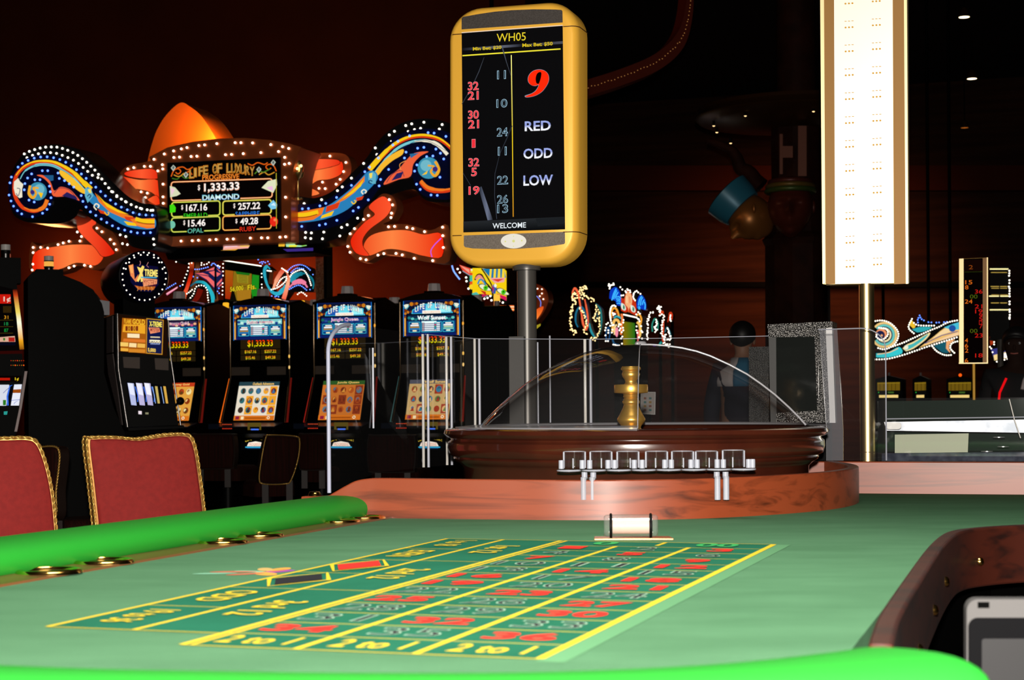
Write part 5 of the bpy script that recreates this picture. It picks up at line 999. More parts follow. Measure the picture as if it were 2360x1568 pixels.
def artR(t):
    A = Art(PR_, .0006, .014)
    stroke_(A, z2([(760, 690), (850, 590), (930, 510), (1020, 450), (1120, 415), (1230, 410), (1340, 440), (1430, 510), (1500, 620), (1500, 740), (1440, 840), (1340, 862), (1240, 845), (1180, 785)]), [9, 9, 8, 8, 8, 8, 8, 8, 8, 8, 8, 8, 9, 9], RED_)
    stroke_(A, z2([(760, 682), (850, 580), (930, 500), (1020, 440), (1120, 405), (1230, 400), (1340, 430), (1430, 500)]), [12, 9, 7, 6, 5, 5, 4, 3], YEL); stroke_(A, z2([(1430, 840), (1340, 850), (1240, 830), (1180, 775)]), [4, 6, 8, 8], ORG_)
    stroke_(A, z2([(790, 720), (870, 620), (950, 540), (1030, 485), (1130, 450), (1230, 445), (1320, 475), (1400, 550)]), [2, 4, 6, 6, 5, 4, 3], TEAL); stroke_(A, z2([(1130, 452), (1230, 448), (1320, 478), (1400, 560)]), [3, 6, 9, 8], CRM); stroke_(A, z2([(830, 720), (900, 620), (1000, 530), (1130, 455), (1240, 447), (1390, 530)]), 1, DKB)
    A.poly([(p.x, p.y) for p in cr(z2([(1035, 515), (1030, 560), (950, 610), (880, 670), (830, 730), (810, 700), (870, 620), (950, 555)]), 4, True)], E('f8b830'))
    A.poly([(p.x, p.y) for p in cr(z2([(165, 1038), (300, 1020), (420, 978), (540, 895), (650, 800), (740, 705), (800, 695), (830, 740), (800, 800), (700, 900), (580, 1010), (440, 1075), (300, 1108), (165, 1112)]), 4, True)], BLU)
    A.poly(z2([(480, 960), (600, 860), (720, 735), (720, 780), (640, 870), (560, 930), (430, 990)]), ORG_); A.poly(z2([(530, 930), (660, 820), (715, 760), (690, 820), (620, 880)]), YEL); A.poly(z2([(165, 1035), (390, 992), (370, 1050), (300, 1095), (165, 1112)]), ORG_); stroke_(A, z2([(165, 1055), (240, 1052), (340, 1030)]), 9, YEL); stroke_(A, z2([(165, 1078), (250, 1072), (330, 1050)]), 1.4, E('301808')); A.poly(z2([(410, 985), (520, 950), (500, 1000), (400, 1035)]), RED_); A.poly(z2([(370, 1060), (470, 1020), (450, 1060), (360, 1085)]), YEL)
    A.poly(z2([(755, 720), (790, 700), (815, 720), (812, 800), (770, 800), (750, 760)]), E('60b0c8')); A.poly(z2([(758, 715), (785, 710), (780, 750), (765, 755)]), E('f8e060')); stroke_(A, z2([(780, 800), (755, 790), (765, 772), (785, 780)]), 2, DKB); stroke_(A, z2([(710, 885), (695, 865), (715, 848), (735, 862), (722, 878)]), 3, CRM); A.poly(z2([(650, 915), (715, 900), (700, 930), (655, 940)]), RED_); stroke_(A, z2([(612, 945), (630, 965), (650, 945), (635, 935)]), 2.4, YEL)
    A.poly([(p.x, p.y) for p in cr(z2([(878, 808), (920, 740), (1000, 680), (1060, 610), (1130, 548), (1245, 535), (1180, 572), (1120, 640), (1098, 738), (1000, 765)]), 4, True)], E('f0623a')); A.poly(z2([(1090, 555), (1170, 545), (1100, 590)]), E('2a6a98')); stroke_(A, z2([(900, 790), (950, 720), (1020, 690), (1045, 740)]), 1.2, E('301040')); A.poly(z2([(985, 715), (1040, 700), (1020, 750), (940, 775)]), E('28205a')); stroke_(A, z2([(1020, 690), (1010, 640), (1060, 610)]), 1.4, E('f8a050'))
    A.disc(*z2([(1245, 670)])[0], 25, E('3a90b0')); A.disc(*z2([(1225, 650)])[0], 13, E('70b8c8')); stroke_(A, z2([(1300, 615), (1330, 680), (1300, 735), (1265, 700), (1290, 660), (1240, 650)]), [6, 7, 6, 5, 5, 4], E('f0a828')); A.poly(z2([(1190, 730), (1240, 690), (1230, 720)]), YEL); A.disc(*z2([(1300, 680)])[0], 6, E('3a2878'))
    A.build('painted_panel', t)
wbR = z2([(919, 397), (961, 367), (1054, 320), (1103, 306), (1203, 293), (1353, 312), (1330, 349), (1176, 343), (1126, 353), (1074, 370), (935, 448), (804, 504), (817, 558), (708, 631), (608, 752), (533, 824), (493, 855), (363, 929), (220, 961), (232, 1198), (279, 1202), (381, 1195), (229, 1241), (274, 1248), (370, 1250), (513, 1227), (527, 1157), (573, 1135)])
bbR = z2([(1242, 380), (1291, 384), (1388, 411), (1090, 405), (995, 450), (953, 481), (834, 588), (761, 663), (723, 701), (613, 813), (491, 912), (402, 961), (354, 981), (260, 1003), (210, 1005), (205, 1150), (350, 1140), (400, 1130), (493, 1100), (627, 1023), (670, 994), (751, 932), (840, 817), (852, 764), (918, 682), (1048, 588), (1061, 540), (1156, 508), (1207, 501), (1306, 515), (1343, 549), (1370, 596), (1281, 572), (1230, 577), (1150, 645), (1131, 696), (1147, 803), (1177, 846), (1266, 892), (1317, 895), (1339, 746)])
wing('scroll_sign', 'blue bulb edged scroll curling up at the right of the jackpot screen', PR_, bl2, nv2, artR, wbR, bbR, .30)

# red ribbons
def ribbon(lab, P, border, polys, bpts, x0, x1, tag_, extra=None):
    t = thing('ribbon_sign', lab, 'sign', P(*border[0]), 'glowing red ribbons of the jackpot sign')
    board(P, [(p.x, p.y) for p in cr(border, 4, True)], .13, COPPER, 'case', t)
    A = Art(P, .0008, .004)
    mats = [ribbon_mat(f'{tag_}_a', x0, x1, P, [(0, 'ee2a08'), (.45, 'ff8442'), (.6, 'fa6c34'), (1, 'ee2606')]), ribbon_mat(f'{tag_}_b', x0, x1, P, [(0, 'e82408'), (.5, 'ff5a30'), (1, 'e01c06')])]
    for k, pl_ in enumerate(polys):
        sm = [(p.x, p.y) for p in cr(pl_, 4, True)]
        A.stroke(sm + [sm[0]], 2.2, E('1c0402')); A.poly(sm, mats[k % 2])
    if extra: extra(A)
    A.build('lit_face', t); bulbs(t, [P(x, y, .008) for x, y in bpts], BULBW, .0085)
PA = PX(320, 440, DM + .42); PB = PX(160, 600, DM + .42); PC_ = PX(750, 400, DM + .42); PD = PX(920, 520, DM - .42)
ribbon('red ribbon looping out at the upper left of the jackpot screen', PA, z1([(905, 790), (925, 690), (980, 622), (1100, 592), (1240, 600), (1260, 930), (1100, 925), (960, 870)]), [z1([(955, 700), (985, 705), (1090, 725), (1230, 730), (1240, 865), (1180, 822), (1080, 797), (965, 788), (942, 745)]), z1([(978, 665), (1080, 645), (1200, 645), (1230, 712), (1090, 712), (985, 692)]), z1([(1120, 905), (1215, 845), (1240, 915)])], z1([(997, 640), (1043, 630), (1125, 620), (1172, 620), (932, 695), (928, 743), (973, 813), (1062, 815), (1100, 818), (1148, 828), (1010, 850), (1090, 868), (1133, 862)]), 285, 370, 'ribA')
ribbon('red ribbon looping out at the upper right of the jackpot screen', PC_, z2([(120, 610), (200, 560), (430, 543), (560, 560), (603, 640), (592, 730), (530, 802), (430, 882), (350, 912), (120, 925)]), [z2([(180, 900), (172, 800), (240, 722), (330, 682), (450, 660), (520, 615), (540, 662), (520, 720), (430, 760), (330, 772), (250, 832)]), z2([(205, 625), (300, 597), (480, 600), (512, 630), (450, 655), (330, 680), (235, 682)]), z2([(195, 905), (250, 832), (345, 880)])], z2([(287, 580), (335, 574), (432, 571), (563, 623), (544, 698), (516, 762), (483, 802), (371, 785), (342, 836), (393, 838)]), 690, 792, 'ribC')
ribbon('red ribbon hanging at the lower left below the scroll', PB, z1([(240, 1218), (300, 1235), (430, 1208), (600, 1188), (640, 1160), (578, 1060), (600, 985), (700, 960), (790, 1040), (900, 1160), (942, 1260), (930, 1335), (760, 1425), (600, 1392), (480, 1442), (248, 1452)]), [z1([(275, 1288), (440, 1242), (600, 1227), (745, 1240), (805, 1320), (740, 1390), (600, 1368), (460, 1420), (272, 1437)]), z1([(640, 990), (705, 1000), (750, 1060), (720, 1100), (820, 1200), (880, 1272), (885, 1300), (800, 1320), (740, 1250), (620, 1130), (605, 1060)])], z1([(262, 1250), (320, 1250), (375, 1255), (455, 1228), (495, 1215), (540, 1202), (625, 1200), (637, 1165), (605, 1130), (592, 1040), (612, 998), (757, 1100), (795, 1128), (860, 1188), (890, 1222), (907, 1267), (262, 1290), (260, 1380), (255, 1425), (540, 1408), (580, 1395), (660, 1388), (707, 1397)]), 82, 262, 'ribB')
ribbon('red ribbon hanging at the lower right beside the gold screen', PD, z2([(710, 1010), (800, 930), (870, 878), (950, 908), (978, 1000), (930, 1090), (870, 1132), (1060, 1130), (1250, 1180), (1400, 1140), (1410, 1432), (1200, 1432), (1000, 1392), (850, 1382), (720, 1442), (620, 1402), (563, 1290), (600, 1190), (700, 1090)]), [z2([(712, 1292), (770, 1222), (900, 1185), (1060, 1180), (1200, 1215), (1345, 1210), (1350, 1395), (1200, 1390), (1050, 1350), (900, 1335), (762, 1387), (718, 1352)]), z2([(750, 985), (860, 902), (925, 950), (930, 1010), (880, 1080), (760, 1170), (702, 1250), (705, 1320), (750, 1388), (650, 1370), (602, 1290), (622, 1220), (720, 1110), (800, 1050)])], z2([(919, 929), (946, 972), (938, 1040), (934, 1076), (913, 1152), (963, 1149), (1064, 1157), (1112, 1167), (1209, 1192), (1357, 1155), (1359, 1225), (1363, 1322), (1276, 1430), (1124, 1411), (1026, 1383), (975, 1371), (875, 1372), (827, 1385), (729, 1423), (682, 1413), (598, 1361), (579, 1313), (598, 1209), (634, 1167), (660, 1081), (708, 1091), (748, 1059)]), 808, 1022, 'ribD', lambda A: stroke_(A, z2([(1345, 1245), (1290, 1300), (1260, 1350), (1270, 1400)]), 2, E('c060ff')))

# orange arch ornament behind the jackpot screen
PAr = PX(450, 300, DM + .45)
ar = thing('arch_ornament', 'big orange half-oval ornament rising behind the jackpot screen', 'ornament', PAr(430, 350))
ol = [(p.x, p.y) for p in cr(z1([(1140, 620), (1160, 520), (1185, 430), (1220, 335), (1290, 222), (1400, 125), (1480, 158), (1560, 225), (1640, 338), (1690, 440), (1730, 620)]), 6)]
ORN = M('orange_painted_ornament', (.9, .16, .01), .55)
m = MB(); m.prism([PAr(x, y) for x, y in ol], -PAr.n * .36, ORN); m.build('arch', ar, smooth=35)
lamp('arch_lamp', 'POINT', PAr(520, 326, .17), 18, (1, .50, .13), shadow_soft_size=.03)
# champagne glass ornament at the right of the screen
pg = PX(690, 440, DM - .1); s_ = (DM - .1) / F
gl = thing('glass_ornament', 'golden flame topped goblet ornament at the right edge of the jackpot screen', 'ornament', pg(687, 458))
m = MB(); b = pg(687, 458); m.lathe([(r * s_, h * s_) for r, h in ((11, -2), (11, 1), (3, 2), (2, 8), (2, 40), (4, 44), (12, 50), (15, 60), (11, 58), (3, 50))], M('bright_gold_leaf', (.95, .65, .2), .3, 1), b, 24); m.build('goblet', gl, smooth=40)
m = MB(); m.tube([b + Vector((0, 0, 50 * s_)), b + Vector((5 * s_, -.02, 70 * s_)), b + Vector((-3 * s_, -.02, 90 * s_)), b + Vector((4 * s_, -.02, 116 * s_))], [8 * s_, 10 * s_, 7 * s_, .5 * s_], M('bright_gold_leaf', (.95, .65, .2), .3, 1), 10); m.build('flame', gl, smooth=60)
bulbs(gl, [pg(x, y, .05) for x, y in z2([(150, 630), (215, 658), (185, 680)])], BULBY, .011)
# beam and glitter post that carry the sign
pbm = PX(560, 590, DM + .1)
bm_ = thing('sign_gantry', 'dark beam with coloured lit panels below the jackpot sign and its glittering post', 'gantry', tuple(pbm(736, 800, -.4).xy) + (0,))
m = MB(); m.prism([pbm(x, y, -.02) for x, y in [(372, 569), (671, 558), (720, 568), (724, 582), (500, 592), (384, 598)]], -pbm.n * .3, DARK); m.build('beam', bm_)
A = Art(pbm, .0008, -.015)
for pq in (([(513, 566), (552, 563), (575, 563), (570, 572), (512, 576)], 'f8b0a0'), ([(516, 564), (548, 563), (545, 568), (516, 570)], 'ffe0f0'), ([(506, 577), (548, 573), (540, 577)], 'e0a030'), ([(550, 565), (574, 563), (572, 568), (552, 569)], 'f8d060'), None, ([(640, 563), (655, 561), (654, 568), (640, 568)], 'f0b830'), ([(656, 561), (690, 560), (706, 566), (690, 569), (658, 569)], 'a8e8b0'), ([(664, 565), (684, 564), (680, 569), (664, 569)], 'f0f040'), ([(690, 562), (705, 565), (695, 568)], '90e040'), ([(650, 574), (720, 571), (720, 578), (660, 580)], '3a2880')):
    if pq is None: A.build('lit_panel', bm_); A = Art(pbm, .0008, -.015)
    else: A.poly(pq[0], E(pq[1]))
A.build('lit_panel', bm_)  # reflections of the lit tops, painted as glowing patches on the beam
pgp = PX(736, 640, DM + .95)
m = MB(); a_ = pgp(727, 560); b_ = pgp(745, 560); m.prism([Vector((a_.x, a_.y, 0)), Vector((b_.x, b_.y, 0)), b_, a_], -pgp.n * .12, M('glitter_brown_metal', (.36, .13, .05), .3, .7, noise=(.6, .35, .2), nscale=60)); m.build('post', bm_)
m = MB(); a_ = pgp(746, 560); b_ = pgp(752, 560); m.prism([Vector((a_.x, a_.y, 0)), Vector((b_.x, b_.y, 0)), b_, a_], -pgp.n * .12, DARK); m.build('post_edge', bm_)
# ------------------------------------------------------------------ second lit sign, behind the row
PQ = PX(560, 640, 14.75)
zA = lambda L: zz(L, 380, 560, 6.378)
q = thing('themed_sign', 'ribbon and fan sign around a green and yellow prize poster behind the slot machine row', 'sign', tuple(PQ(560, 720, -.2).xy) + (1.5,))
board(PQ, zA([(880, 250), (1440, 340), (1440, 880), (860, 880)]), .12, DARK, 'case', q, .0)
A = Art(PQ, .0008, .004)
A.poly(zA([(890, 395), (1390, 470), (1380, 860), (890, 860)]), E('0c0a04')); A.poly(zA([(890, 400), (1010, 415), (1000, 620), (960, 830), (890, 820)]), EG('poster_or', 2, PQ(500, 690).z, PQ(500, 620).z, [(0, 'a82808'), (1, 'a85a10')])); A.poly(zA([(1290, 465), (1390, 480), (1380, 830), (1300, 850), (1270, 700)]), E('1a8a1c'))
A.poly(zA([(1015, 415), (1280, 455), (1270, 850), (1060, 850), (1000, 640)]), E('8a6a14')); A.poly(zA([(1040, 420), (1260, 450), (1240, 480), (1060, 460)]), E('1c6a18')); A.poly(zA([(1060, 465), (1230, 485), (1230, 600), (1070, 580)]), E('9a8a1e'))
for k in range(5): A.stroke(zA([(1085, 480 + 22 * k), (1215, 495 + 22 * k)]), .9, E('4a3a08'))
A.text('56,000', 530, 659, 562, 673, E('201804'), rise=4, off=.05); A.text('56,000', 531, 660, 561.5, 672.5, E('f0d820'), rise=4, off=.01); A.text('Fls.', 571, 655, 592, 668, E('201804'), rise=3, off=.05); A.text('Fls.', 571.5, 656, 591, 667.5, E('f0d820'), rise=3, off=.01)
A.stroke(zA([(1100, 620), (1150, 650), (1200, 640)]), 1, E('2a1c04')); A.stroke(zA([(1060, 740), (1130, 760), (1190, 830)]), 1, E('5a3004')); A.poly(zA([(1060, 700), (1270, 690), (1265, 850), (1070, 850)]), E('a8761a')); A.build('poster', q)
# pink and navy fan
A = Art(PQ, .0008, .006); FO = [(440, 455), (600, 420), (740, 350), (850, 420), (850, 600), (790, 690), (760, 700), (730, 690), (640, 570)]
A.poly(zA(FO), E('141a4a'))
for pts in ([(600, 415), (735, 355), (725, 400)], [(650, 430), (735, 410), (735, 500)], [(445, 455), (560, 440), (660, 480), (580, 470)], [(500, 470), (620, 540), (730, 660), (730, 590), (620, 490)], [(620, 475), (730, 570), (733, 640), (680, 570)], [(765, 370), (845, 440), (800, 420)], [(765, 430), (830, 455), (768, 500)], [(770, 600), (845, 520), (845, 560), (770, 640)], [(780, 660), (845, 590), (845, 620)]): A.poly(zA(pts), E('f06868'))
A.poly(zA([(735, 350), (762, 350), (765, 830), (735, 830)]), E('060408')); A.build('fan_panel', q)
rb = lambda pts, w0, mat, lift=.02: (lambda M_: (M_.stroke([(p.x, p.y) for p in cr(zA(pts), 6)], w0, mat), M_)[1])(Art(PQ, .0008, lift))
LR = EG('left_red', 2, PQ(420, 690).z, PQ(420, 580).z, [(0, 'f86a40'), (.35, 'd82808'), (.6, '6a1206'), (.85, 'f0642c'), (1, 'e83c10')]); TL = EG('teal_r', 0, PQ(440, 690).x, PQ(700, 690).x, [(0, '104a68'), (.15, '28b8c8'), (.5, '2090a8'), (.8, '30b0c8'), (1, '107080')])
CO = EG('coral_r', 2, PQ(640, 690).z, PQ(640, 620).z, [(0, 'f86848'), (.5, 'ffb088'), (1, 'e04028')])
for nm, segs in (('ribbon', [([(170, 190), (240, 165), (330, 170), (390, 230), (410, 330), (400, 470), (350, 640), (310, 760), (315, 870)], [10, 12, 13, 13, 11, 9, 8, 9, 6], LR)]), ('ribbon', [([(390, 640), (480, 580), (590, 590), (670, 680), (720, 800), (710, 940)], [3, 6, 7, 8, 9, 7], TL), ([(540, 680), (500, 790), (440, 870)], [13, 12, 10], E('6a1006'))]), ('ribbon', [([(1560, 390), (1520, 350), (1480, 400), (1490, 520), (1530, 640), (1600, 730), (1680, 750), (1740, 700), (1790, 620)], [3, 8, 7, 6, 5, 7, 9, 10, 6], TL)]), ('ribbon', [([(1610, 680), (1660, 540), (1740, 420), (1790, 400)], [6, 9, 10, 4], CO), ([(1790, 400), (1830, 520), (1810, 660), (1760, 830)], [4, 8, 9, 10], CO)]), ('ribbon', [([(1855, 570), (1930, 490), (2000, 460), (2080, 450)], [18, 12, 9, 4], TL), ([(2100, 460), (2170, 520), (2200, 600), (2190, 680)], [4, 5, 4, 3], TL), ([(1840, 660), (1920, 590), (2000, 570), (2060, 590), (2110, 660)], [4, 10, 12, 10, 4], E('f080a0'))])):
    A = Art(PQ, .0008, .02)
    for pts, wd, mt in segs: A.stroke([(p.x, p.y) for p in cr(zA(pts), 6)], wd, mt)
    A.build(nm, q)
A = Art(PQ, .0008, .01); A.poly(zA([(30, 740), (180, 650), (200, 640), (190, 670), (40, 775)]), E('f07098')); A.stroke(zA([(30, 755), (195, 655)]), 2, E('ffc0c8')); A.build('pink_edge', q)
m = MB()
for pts in ([(100, 190), (200, 150), (350, 150), (430, 230), (450, 320), (440, 480), (380, 640), (330, 860), (280, 870), (250, 640), (350, 330), (200, 300)], [(330, 860), (340, 780), (480, 600), (600, 580), (700, 700), (740, 930), (650, 950), (640, 700), (590, 640), (480, 690), (400, 850)], [(1450, 380), (1520, 340), (1590, 400), (1540, 420), (1520, 600), (1620, 740), (1700, 760), (1780, 640), (1700, 540), (1760, 400), (1850, 460), (2000, 310), (2150, 370), (2215, 560), (2190, 720), (1850, 720), (1760, 850), (1600, 800), (1500, 660)]): m = MB(); m.prism([PQ(x, y, 0) for x, y in zA(pts)], -PQ.n * .08, BLACK); m.build('backing', q)
al = lambda pts, st: [(p.x, p.y) for p in along(cr(zA(pts), 6), st)]
wb = al([(115, 190), (180, 195), (195, 240), (185, 290)], 5) + al([(250, 250), (350, 240), (430, 315)], 6) + al([(375, 310), (370, 370), (355, 420), (320, 510), (300, 550), (275, 655)], 8.5) + al([(655, 132), (610, 150), (600, 205), (570, 285), (550, 310), (560, 330), (650, 310), (670, 285), (675, 235), (668, 180)], 6.5) + zA([(765, 250), (833, 232)]) + al([(865, 258), (1455, 347)], 3.6) + zA([(875, 312), (875, 370), (875, 424), (875, 484), (870, 597), (870, 650), (868, 706), (866, 764), (1443, 455), (1443, 508), (1443, 614), (1445, 662), (800, 338), (828, 352)]) + al([(370, 838), (440, 760), (480, 650), (580, 630), (640, 690), (650, 790), (665, 890), (650, 930)], 6) + al([(345, 750), (390, 720), (440, 675)], 5) + al([(1525, 412), (1585, 420)], 3) + al([(1740, 378), (1830, 440)], 4) + al([(1585, 690), (1680, 660), (1790, 570), (1800, 500), (1720, 545), (1665, 640)], 4.5) + al([(1860, 500), (1900, 450), (1990, 405), (2060, 405), (2120, 490), (2160, 600), (2170, 640)], 4.5) + al([(1970, 760), (2030, 728), (2120, 800)], 5)
bb = al([(465, 392), (535, 390), (655, 360)], 5) + al([(705, 330), (740, 305), (835, 390)], 4) + al([(40, 680), (195, 590)], 5) + zA([(245, 637), (440, 500), (498, 515), (815, 672), (795, 716), (818, 744)]) + zA([(1392, 250), (1415, 228), (1464, 216), (1490, 230), (1534, 277), (1417, 295), (1442, 284), (1468, 282), (1494, 294), (1556, 315), (1452, 310)]) + al([(1830, 410), (1900, 350), (2000, 325), (2090, 350), (2160, 410)], 4.5) + al([(1875, 440), (1950, 380), (2060, 385)], 4.5) + al([(1850, 685), (1990, 625), (2110, 705)], 4.5) + zA([(2195, 470), (2152, 690), (1545, 760), (1560, 800), (1590, 785), (1640, 795), (1690, 795), (1660, 785)])
bulbs(q, [PQ(x, y, .026) for x, y in wb + bb][:0], BULBW, .008)
bulbs(q, [PQ(x, y, .026) for x, y in bb], BULBB, .0052, 30); bulbs(q, [PQ(x, y, .026) for x, y in wb], BULBW, .0055, 100)
m = MB(); a_ = PQ(470, 690, -.1); b_ = PQ(690, 690, -.1); m.prism([Vector((a_.x, a_.y, 0)), Vector((b_.x, b_.y, 0)), b_, a_], -PQ.n * .3, DARK); m.build('pedestal', q)

# ------------------------------------------------------------------ painted mask sign behind the black post
PB_ = PX(1130, 660, 15.6); zB = lambda L: zz(L, 1030, 600, 5.228)
q = thing('mask_sign', 'brightly painted mask sign with green eyes half hidden by the black post', 'sign', tuple(PB_(1130, 690, -.2).xy) + (1.9,))
board(PB_, zB([(230, 40), (1000, 40), (1000, 480), (700, 540), (600, 420), (300, 460), (240, 300)]), .2, BLACK, 'case', q)
A = Art(PB_, .0008, .004)
A.poly(zB([(150, 55), (290, 100), (280, 190), (200, 140)]), E('e84830')); A.poly(zB([(155, 60), (270, 110), (275, 160)]), E('f8a088')); A.stroke(zB([(190, 130), (280, 185)]), 2, E('8898a8'))
for y, c, r in ((118, 'f0f0b8', 3), (145, 'f8d028', 3), (172, 'e84020', 4), (206, '48c088', 5), (240, '38b8a8', 5), (280, 'e85020', 5), (322, 'f8d028', 6)): A.disc(*zB([(300, y)])[0], r, E(c), n=12)
A.poly(zB([(310, 95), (680, 95), (720, 130), (720, 480), (520, 420), (310, 400)]), E('f8d010')); A.poly(zB([(430, 100), (690, 100), (715, 210), (560, 260), (520, 210)]), E('1878a8'))
for k in range(4): A.poly(zB([(520 + 50 * k, 100), (545 + 50 * k, 100), (535 + 55 * k, 215), (512 + 50 * k, 215)]), E('f8d838'))
A.poly(zB([(515, 215), (705, 210), (690, 265), (580, 275)]), E('f0a8a0')); A.poly(zB([(540, 230), (690, 225), (620, 262)]), E('e03828')); A.stroke([(p.x, p.y) for p in cr(zB([(340, 240), (370, 180), (420, 180), (470, 260), (540, 360), (560, 440)]), 5)], 4, E('101010')); A.stroke([(p.x, p.y) for p in cr(zB([(352, 230), (390, 190), (430, 230), (445, 270)]), 5)], 6, E('f09080')); A.stroke([(p.x, p.y) for p in cr(zB([(375, 290), (400, 235), (440, 250), (470, 300)]), 5)], 4, E('3890b8'))
A.poly(zB([(335, 95), (420, 110), (520, 240), (545, 330), (480, 270), (420, 150)]), E('f8d820')); A.stroke([(p.x, p.y) for p in cr(zB([(420, 100), (480, 190), (540, 300), (560, 400)]), 5)], 3, E('101010'))
for cx, cy in ((465, 335), (680, 385)):
    A.poly([(p.x, p.y) for p in cr(zB([(cx - 85, cy - 35), (cx - 30, cy - 50), (cx + 50, cy - 5), (cx + 80, cy + 35), (cx + 10, cy + 35), (cx - 55, cy + 10)]), 4, True)], E('101010')); A.poly([(p.x, p.y) for p in cr(zB([(cx - 72, cy - 30), (cx - 25, cy - 42), (cx + 45, cy), (cx + 68, cy + 30), (cx + 5, cy + 28), (cx - 48, cy + 5)]), 4, True)], E('f0f0c8')); A.disc(*zB([(cx + 5, cy)])[0], 5.5, E('48c818'), n=14); A.disc(*zB([(cx + 5, cy - 4)])[0], 2, E('104808'), n=8)
A.poly(zB([(400, 360), (470, 380), (540, 400), (530, 430), (460, 420)]), E('c83018')); A.poly(zB([(470, 375), (540, 390), (530, 420), (475, 410)]), E('f8c818')); A.poly(zB([(305, 400), (360, 385), (420, 440), (500, 420), (480, 440), (310, 448)]), E('48b8a8')); A.poly(zB([(420, 400), (490, 430), (430, 445)]), E('c81858')); A.poly(zB([(560, 290), (605, 330), (585, 410), (545, 390)]), E('2858a8')); A.poly(zB([(540, 300), (575, 340), (560, 400)]), E('a82868')); A.poly(zB([(585, 280), (605, 305), (590, 335), (568, 312)]), E('f8f8e8')); A.poly(zB([(600, 400), (720, 440), (720, 490), (640, 450)]), E('d81858'))
A.build('painted_face', q)
A = Art(PB_, .0008, .02); A.stroke([(p.x, p.y) for p in cr(zB([(70, 65), (95, 140), (165, 235)]), 5)], 3.5, E('78a0ff', 1.6)); A.build('neon_tube', q)
bulbs(q, [PB_(x, y, .02) for x, y in zB([(325, 466), (371, 460), (416, 465), (460, 466), (498, 456), (532, 434), (585, 440), (610, 470), (638, 498), (682, 512), (138, 108), (165, 150), (240, 210), (245, 255), (268, 345), (545, 485)])], BULBW, .009)
PH = PX(1240, 720, 15.4)
m = MB(); ho = [(p.x, p.y) for p in cr(zB([(960, 250), (1030, 272), (1120, 300), (1195, 360), (1222, 450), (1215, 520), (1170, 620), (1100, 720), (1035, 790), (960, 800)]), 4)]; m.prism([PH(x, y) for x, y in ho], -PH.n * .16, COPPER); m.build('horn_case', q)
A = Art(PH, .0008, .003); A.poly([(p.x, p.y) for p in cr(zB([(960, 640), (1030, 635), (1100, 580), (1165, 560), (1130, 650), (1035, 765), (960, 790)]), 4, True)], EG('horn_glow', 2, PH(1240, 750).z, PH(1240, 705).z, [(0, 'ffb060'), (.5, 'f87828'), (1, 'd84818')])); A.stroke([(p.x, p.y) for p in cr(zB([(1030, 415), (1090, 440), (1130, 500), (1128, 560)]), 5)], 1.8, E('7890ff')); A.poly(zB([(1040, 800), (1130, 765), (1130, 790), (1080, 830), (1040, 830)]), E('a09020')); A.build('horn_face', q)
bulbs(q, [PH(x, y, .01) for x, y in zB([(1095, 345), (1148, 402), (1122, 434), (1165, 470), (1148, 350)])], BULBW, .006)
m = MB(); p = PB_(1130, 690, -.1); m.cyl((p.x, p.y, p.z), (p.x, p.y, 6.5), .02, DARK); p = PH(1232, 660, -.08); m.cyl((p.x, p.y, p.z), (p.x, p.y, 6.5), .02, DARK); m.build('hanger_rods', q)

# ------------------------------------------------------------------ distant sign cluster over the dome
PD_ = PX(1440, 760, 20.5); zD = lambda L: zz(L, 1290, 640, 6.819); sd = lambda L, n=5: [(p.x, p.y) for p in cr(zD(L), n)]
q = thing('feline_sign', 'distant lit sign with blue plumes, green eyes and bulbs above the dome', 'sign', tuple(PD_(1450, 860, -.2).xy) + (1.2,))
board(PD_, zD([(960, 220), (1200, 240), (1230, 560), (1300, 600), (1300, 1080), (820, 1080), (800, 500), (950, 440)]), .2, BLACK, 'case', q)
A = Art(PD_, .0012, .004)
A.poly(sd([(965, 310), (1010, 330), (1050, 220), (1080, 215), (1130, 260), (1150, 350), (1195, 380), (1205, 580), (1140, 570), (1080, 540), (1030, 550), (965, 520)], 3), E('c83010')); A.poly(sd([(1045, 250), (1080, 225), (1120, 260), (1140, 340), (1130, 430), (1090, 490), (1085, 560), (1075, 480), (1030, 420), (1028, 320)], 3), E('f8b078')); A.stroke(zD([(1055, 290), (1060, 400)]), 2, E('ffe0b0')); A.stroke(zD([(1100, 300), (1105, 400)]), 2, E('e87848'))
for cx, cy in ((1002, 460), (1152, 490)): A.poly(sd([(cx - 35, cy - 60), (cx + 10, cy - 40), (cx + 40, cy + 20), (cx + 25, cy + 60), (cx - 20, cy + 40), (cx - 40, cy - 10)], 3), E('e8f0e0')); A.poly(sd([(cx - 5, cy - 40), (cx + 22, cy), (cx + 12, cy + 50), (cx - 8, cy + 20)], 3), E('1c7858'))
A.poly(zD([(1000, 690), (1180, 715), (1190, 1070), (1000, 1070)]), EG('green_screen', 0, PD_(1436, 780).x, PD_(1464, 780).x, [(0, '8a6a08'), (.5, '5a7010'), (1, '146a18')])); A.poly(zD([(1000, 610), (1220, 640), (1200, 715), (1000, 685)]), E('040404'))
A.stroke(sd([(805, 640), (820, 520), (860, 480), (900, 510), (935, 620)]), 4.5, E('f8a838')); A.stroke(sd([(840, 640), (850, 560), (890, 540), (915, 600)]), 2, E('c04818')); A.stroke(sd([(850, 640), (900, 610), (970, 640), (990, 620)]), 4, E('38a8b0')); A.stroke(sd([(835, 860), (840, 740), (870, 670), (920, 680), (945, 760)]), 6, E('f8c060')); A.stroke(sd([(865, 900), (870, 780), (900, 740)]), 4, E('f8d898')); A.poly(sd([(870, 900), (880, 800), (915, 790), (920, 890), (900, 940)], 3), E('f890a8')); A.stroke(sd([(965, 900), (975, 760), (985, 660), (975, 570)]), 5, E('f88040'))
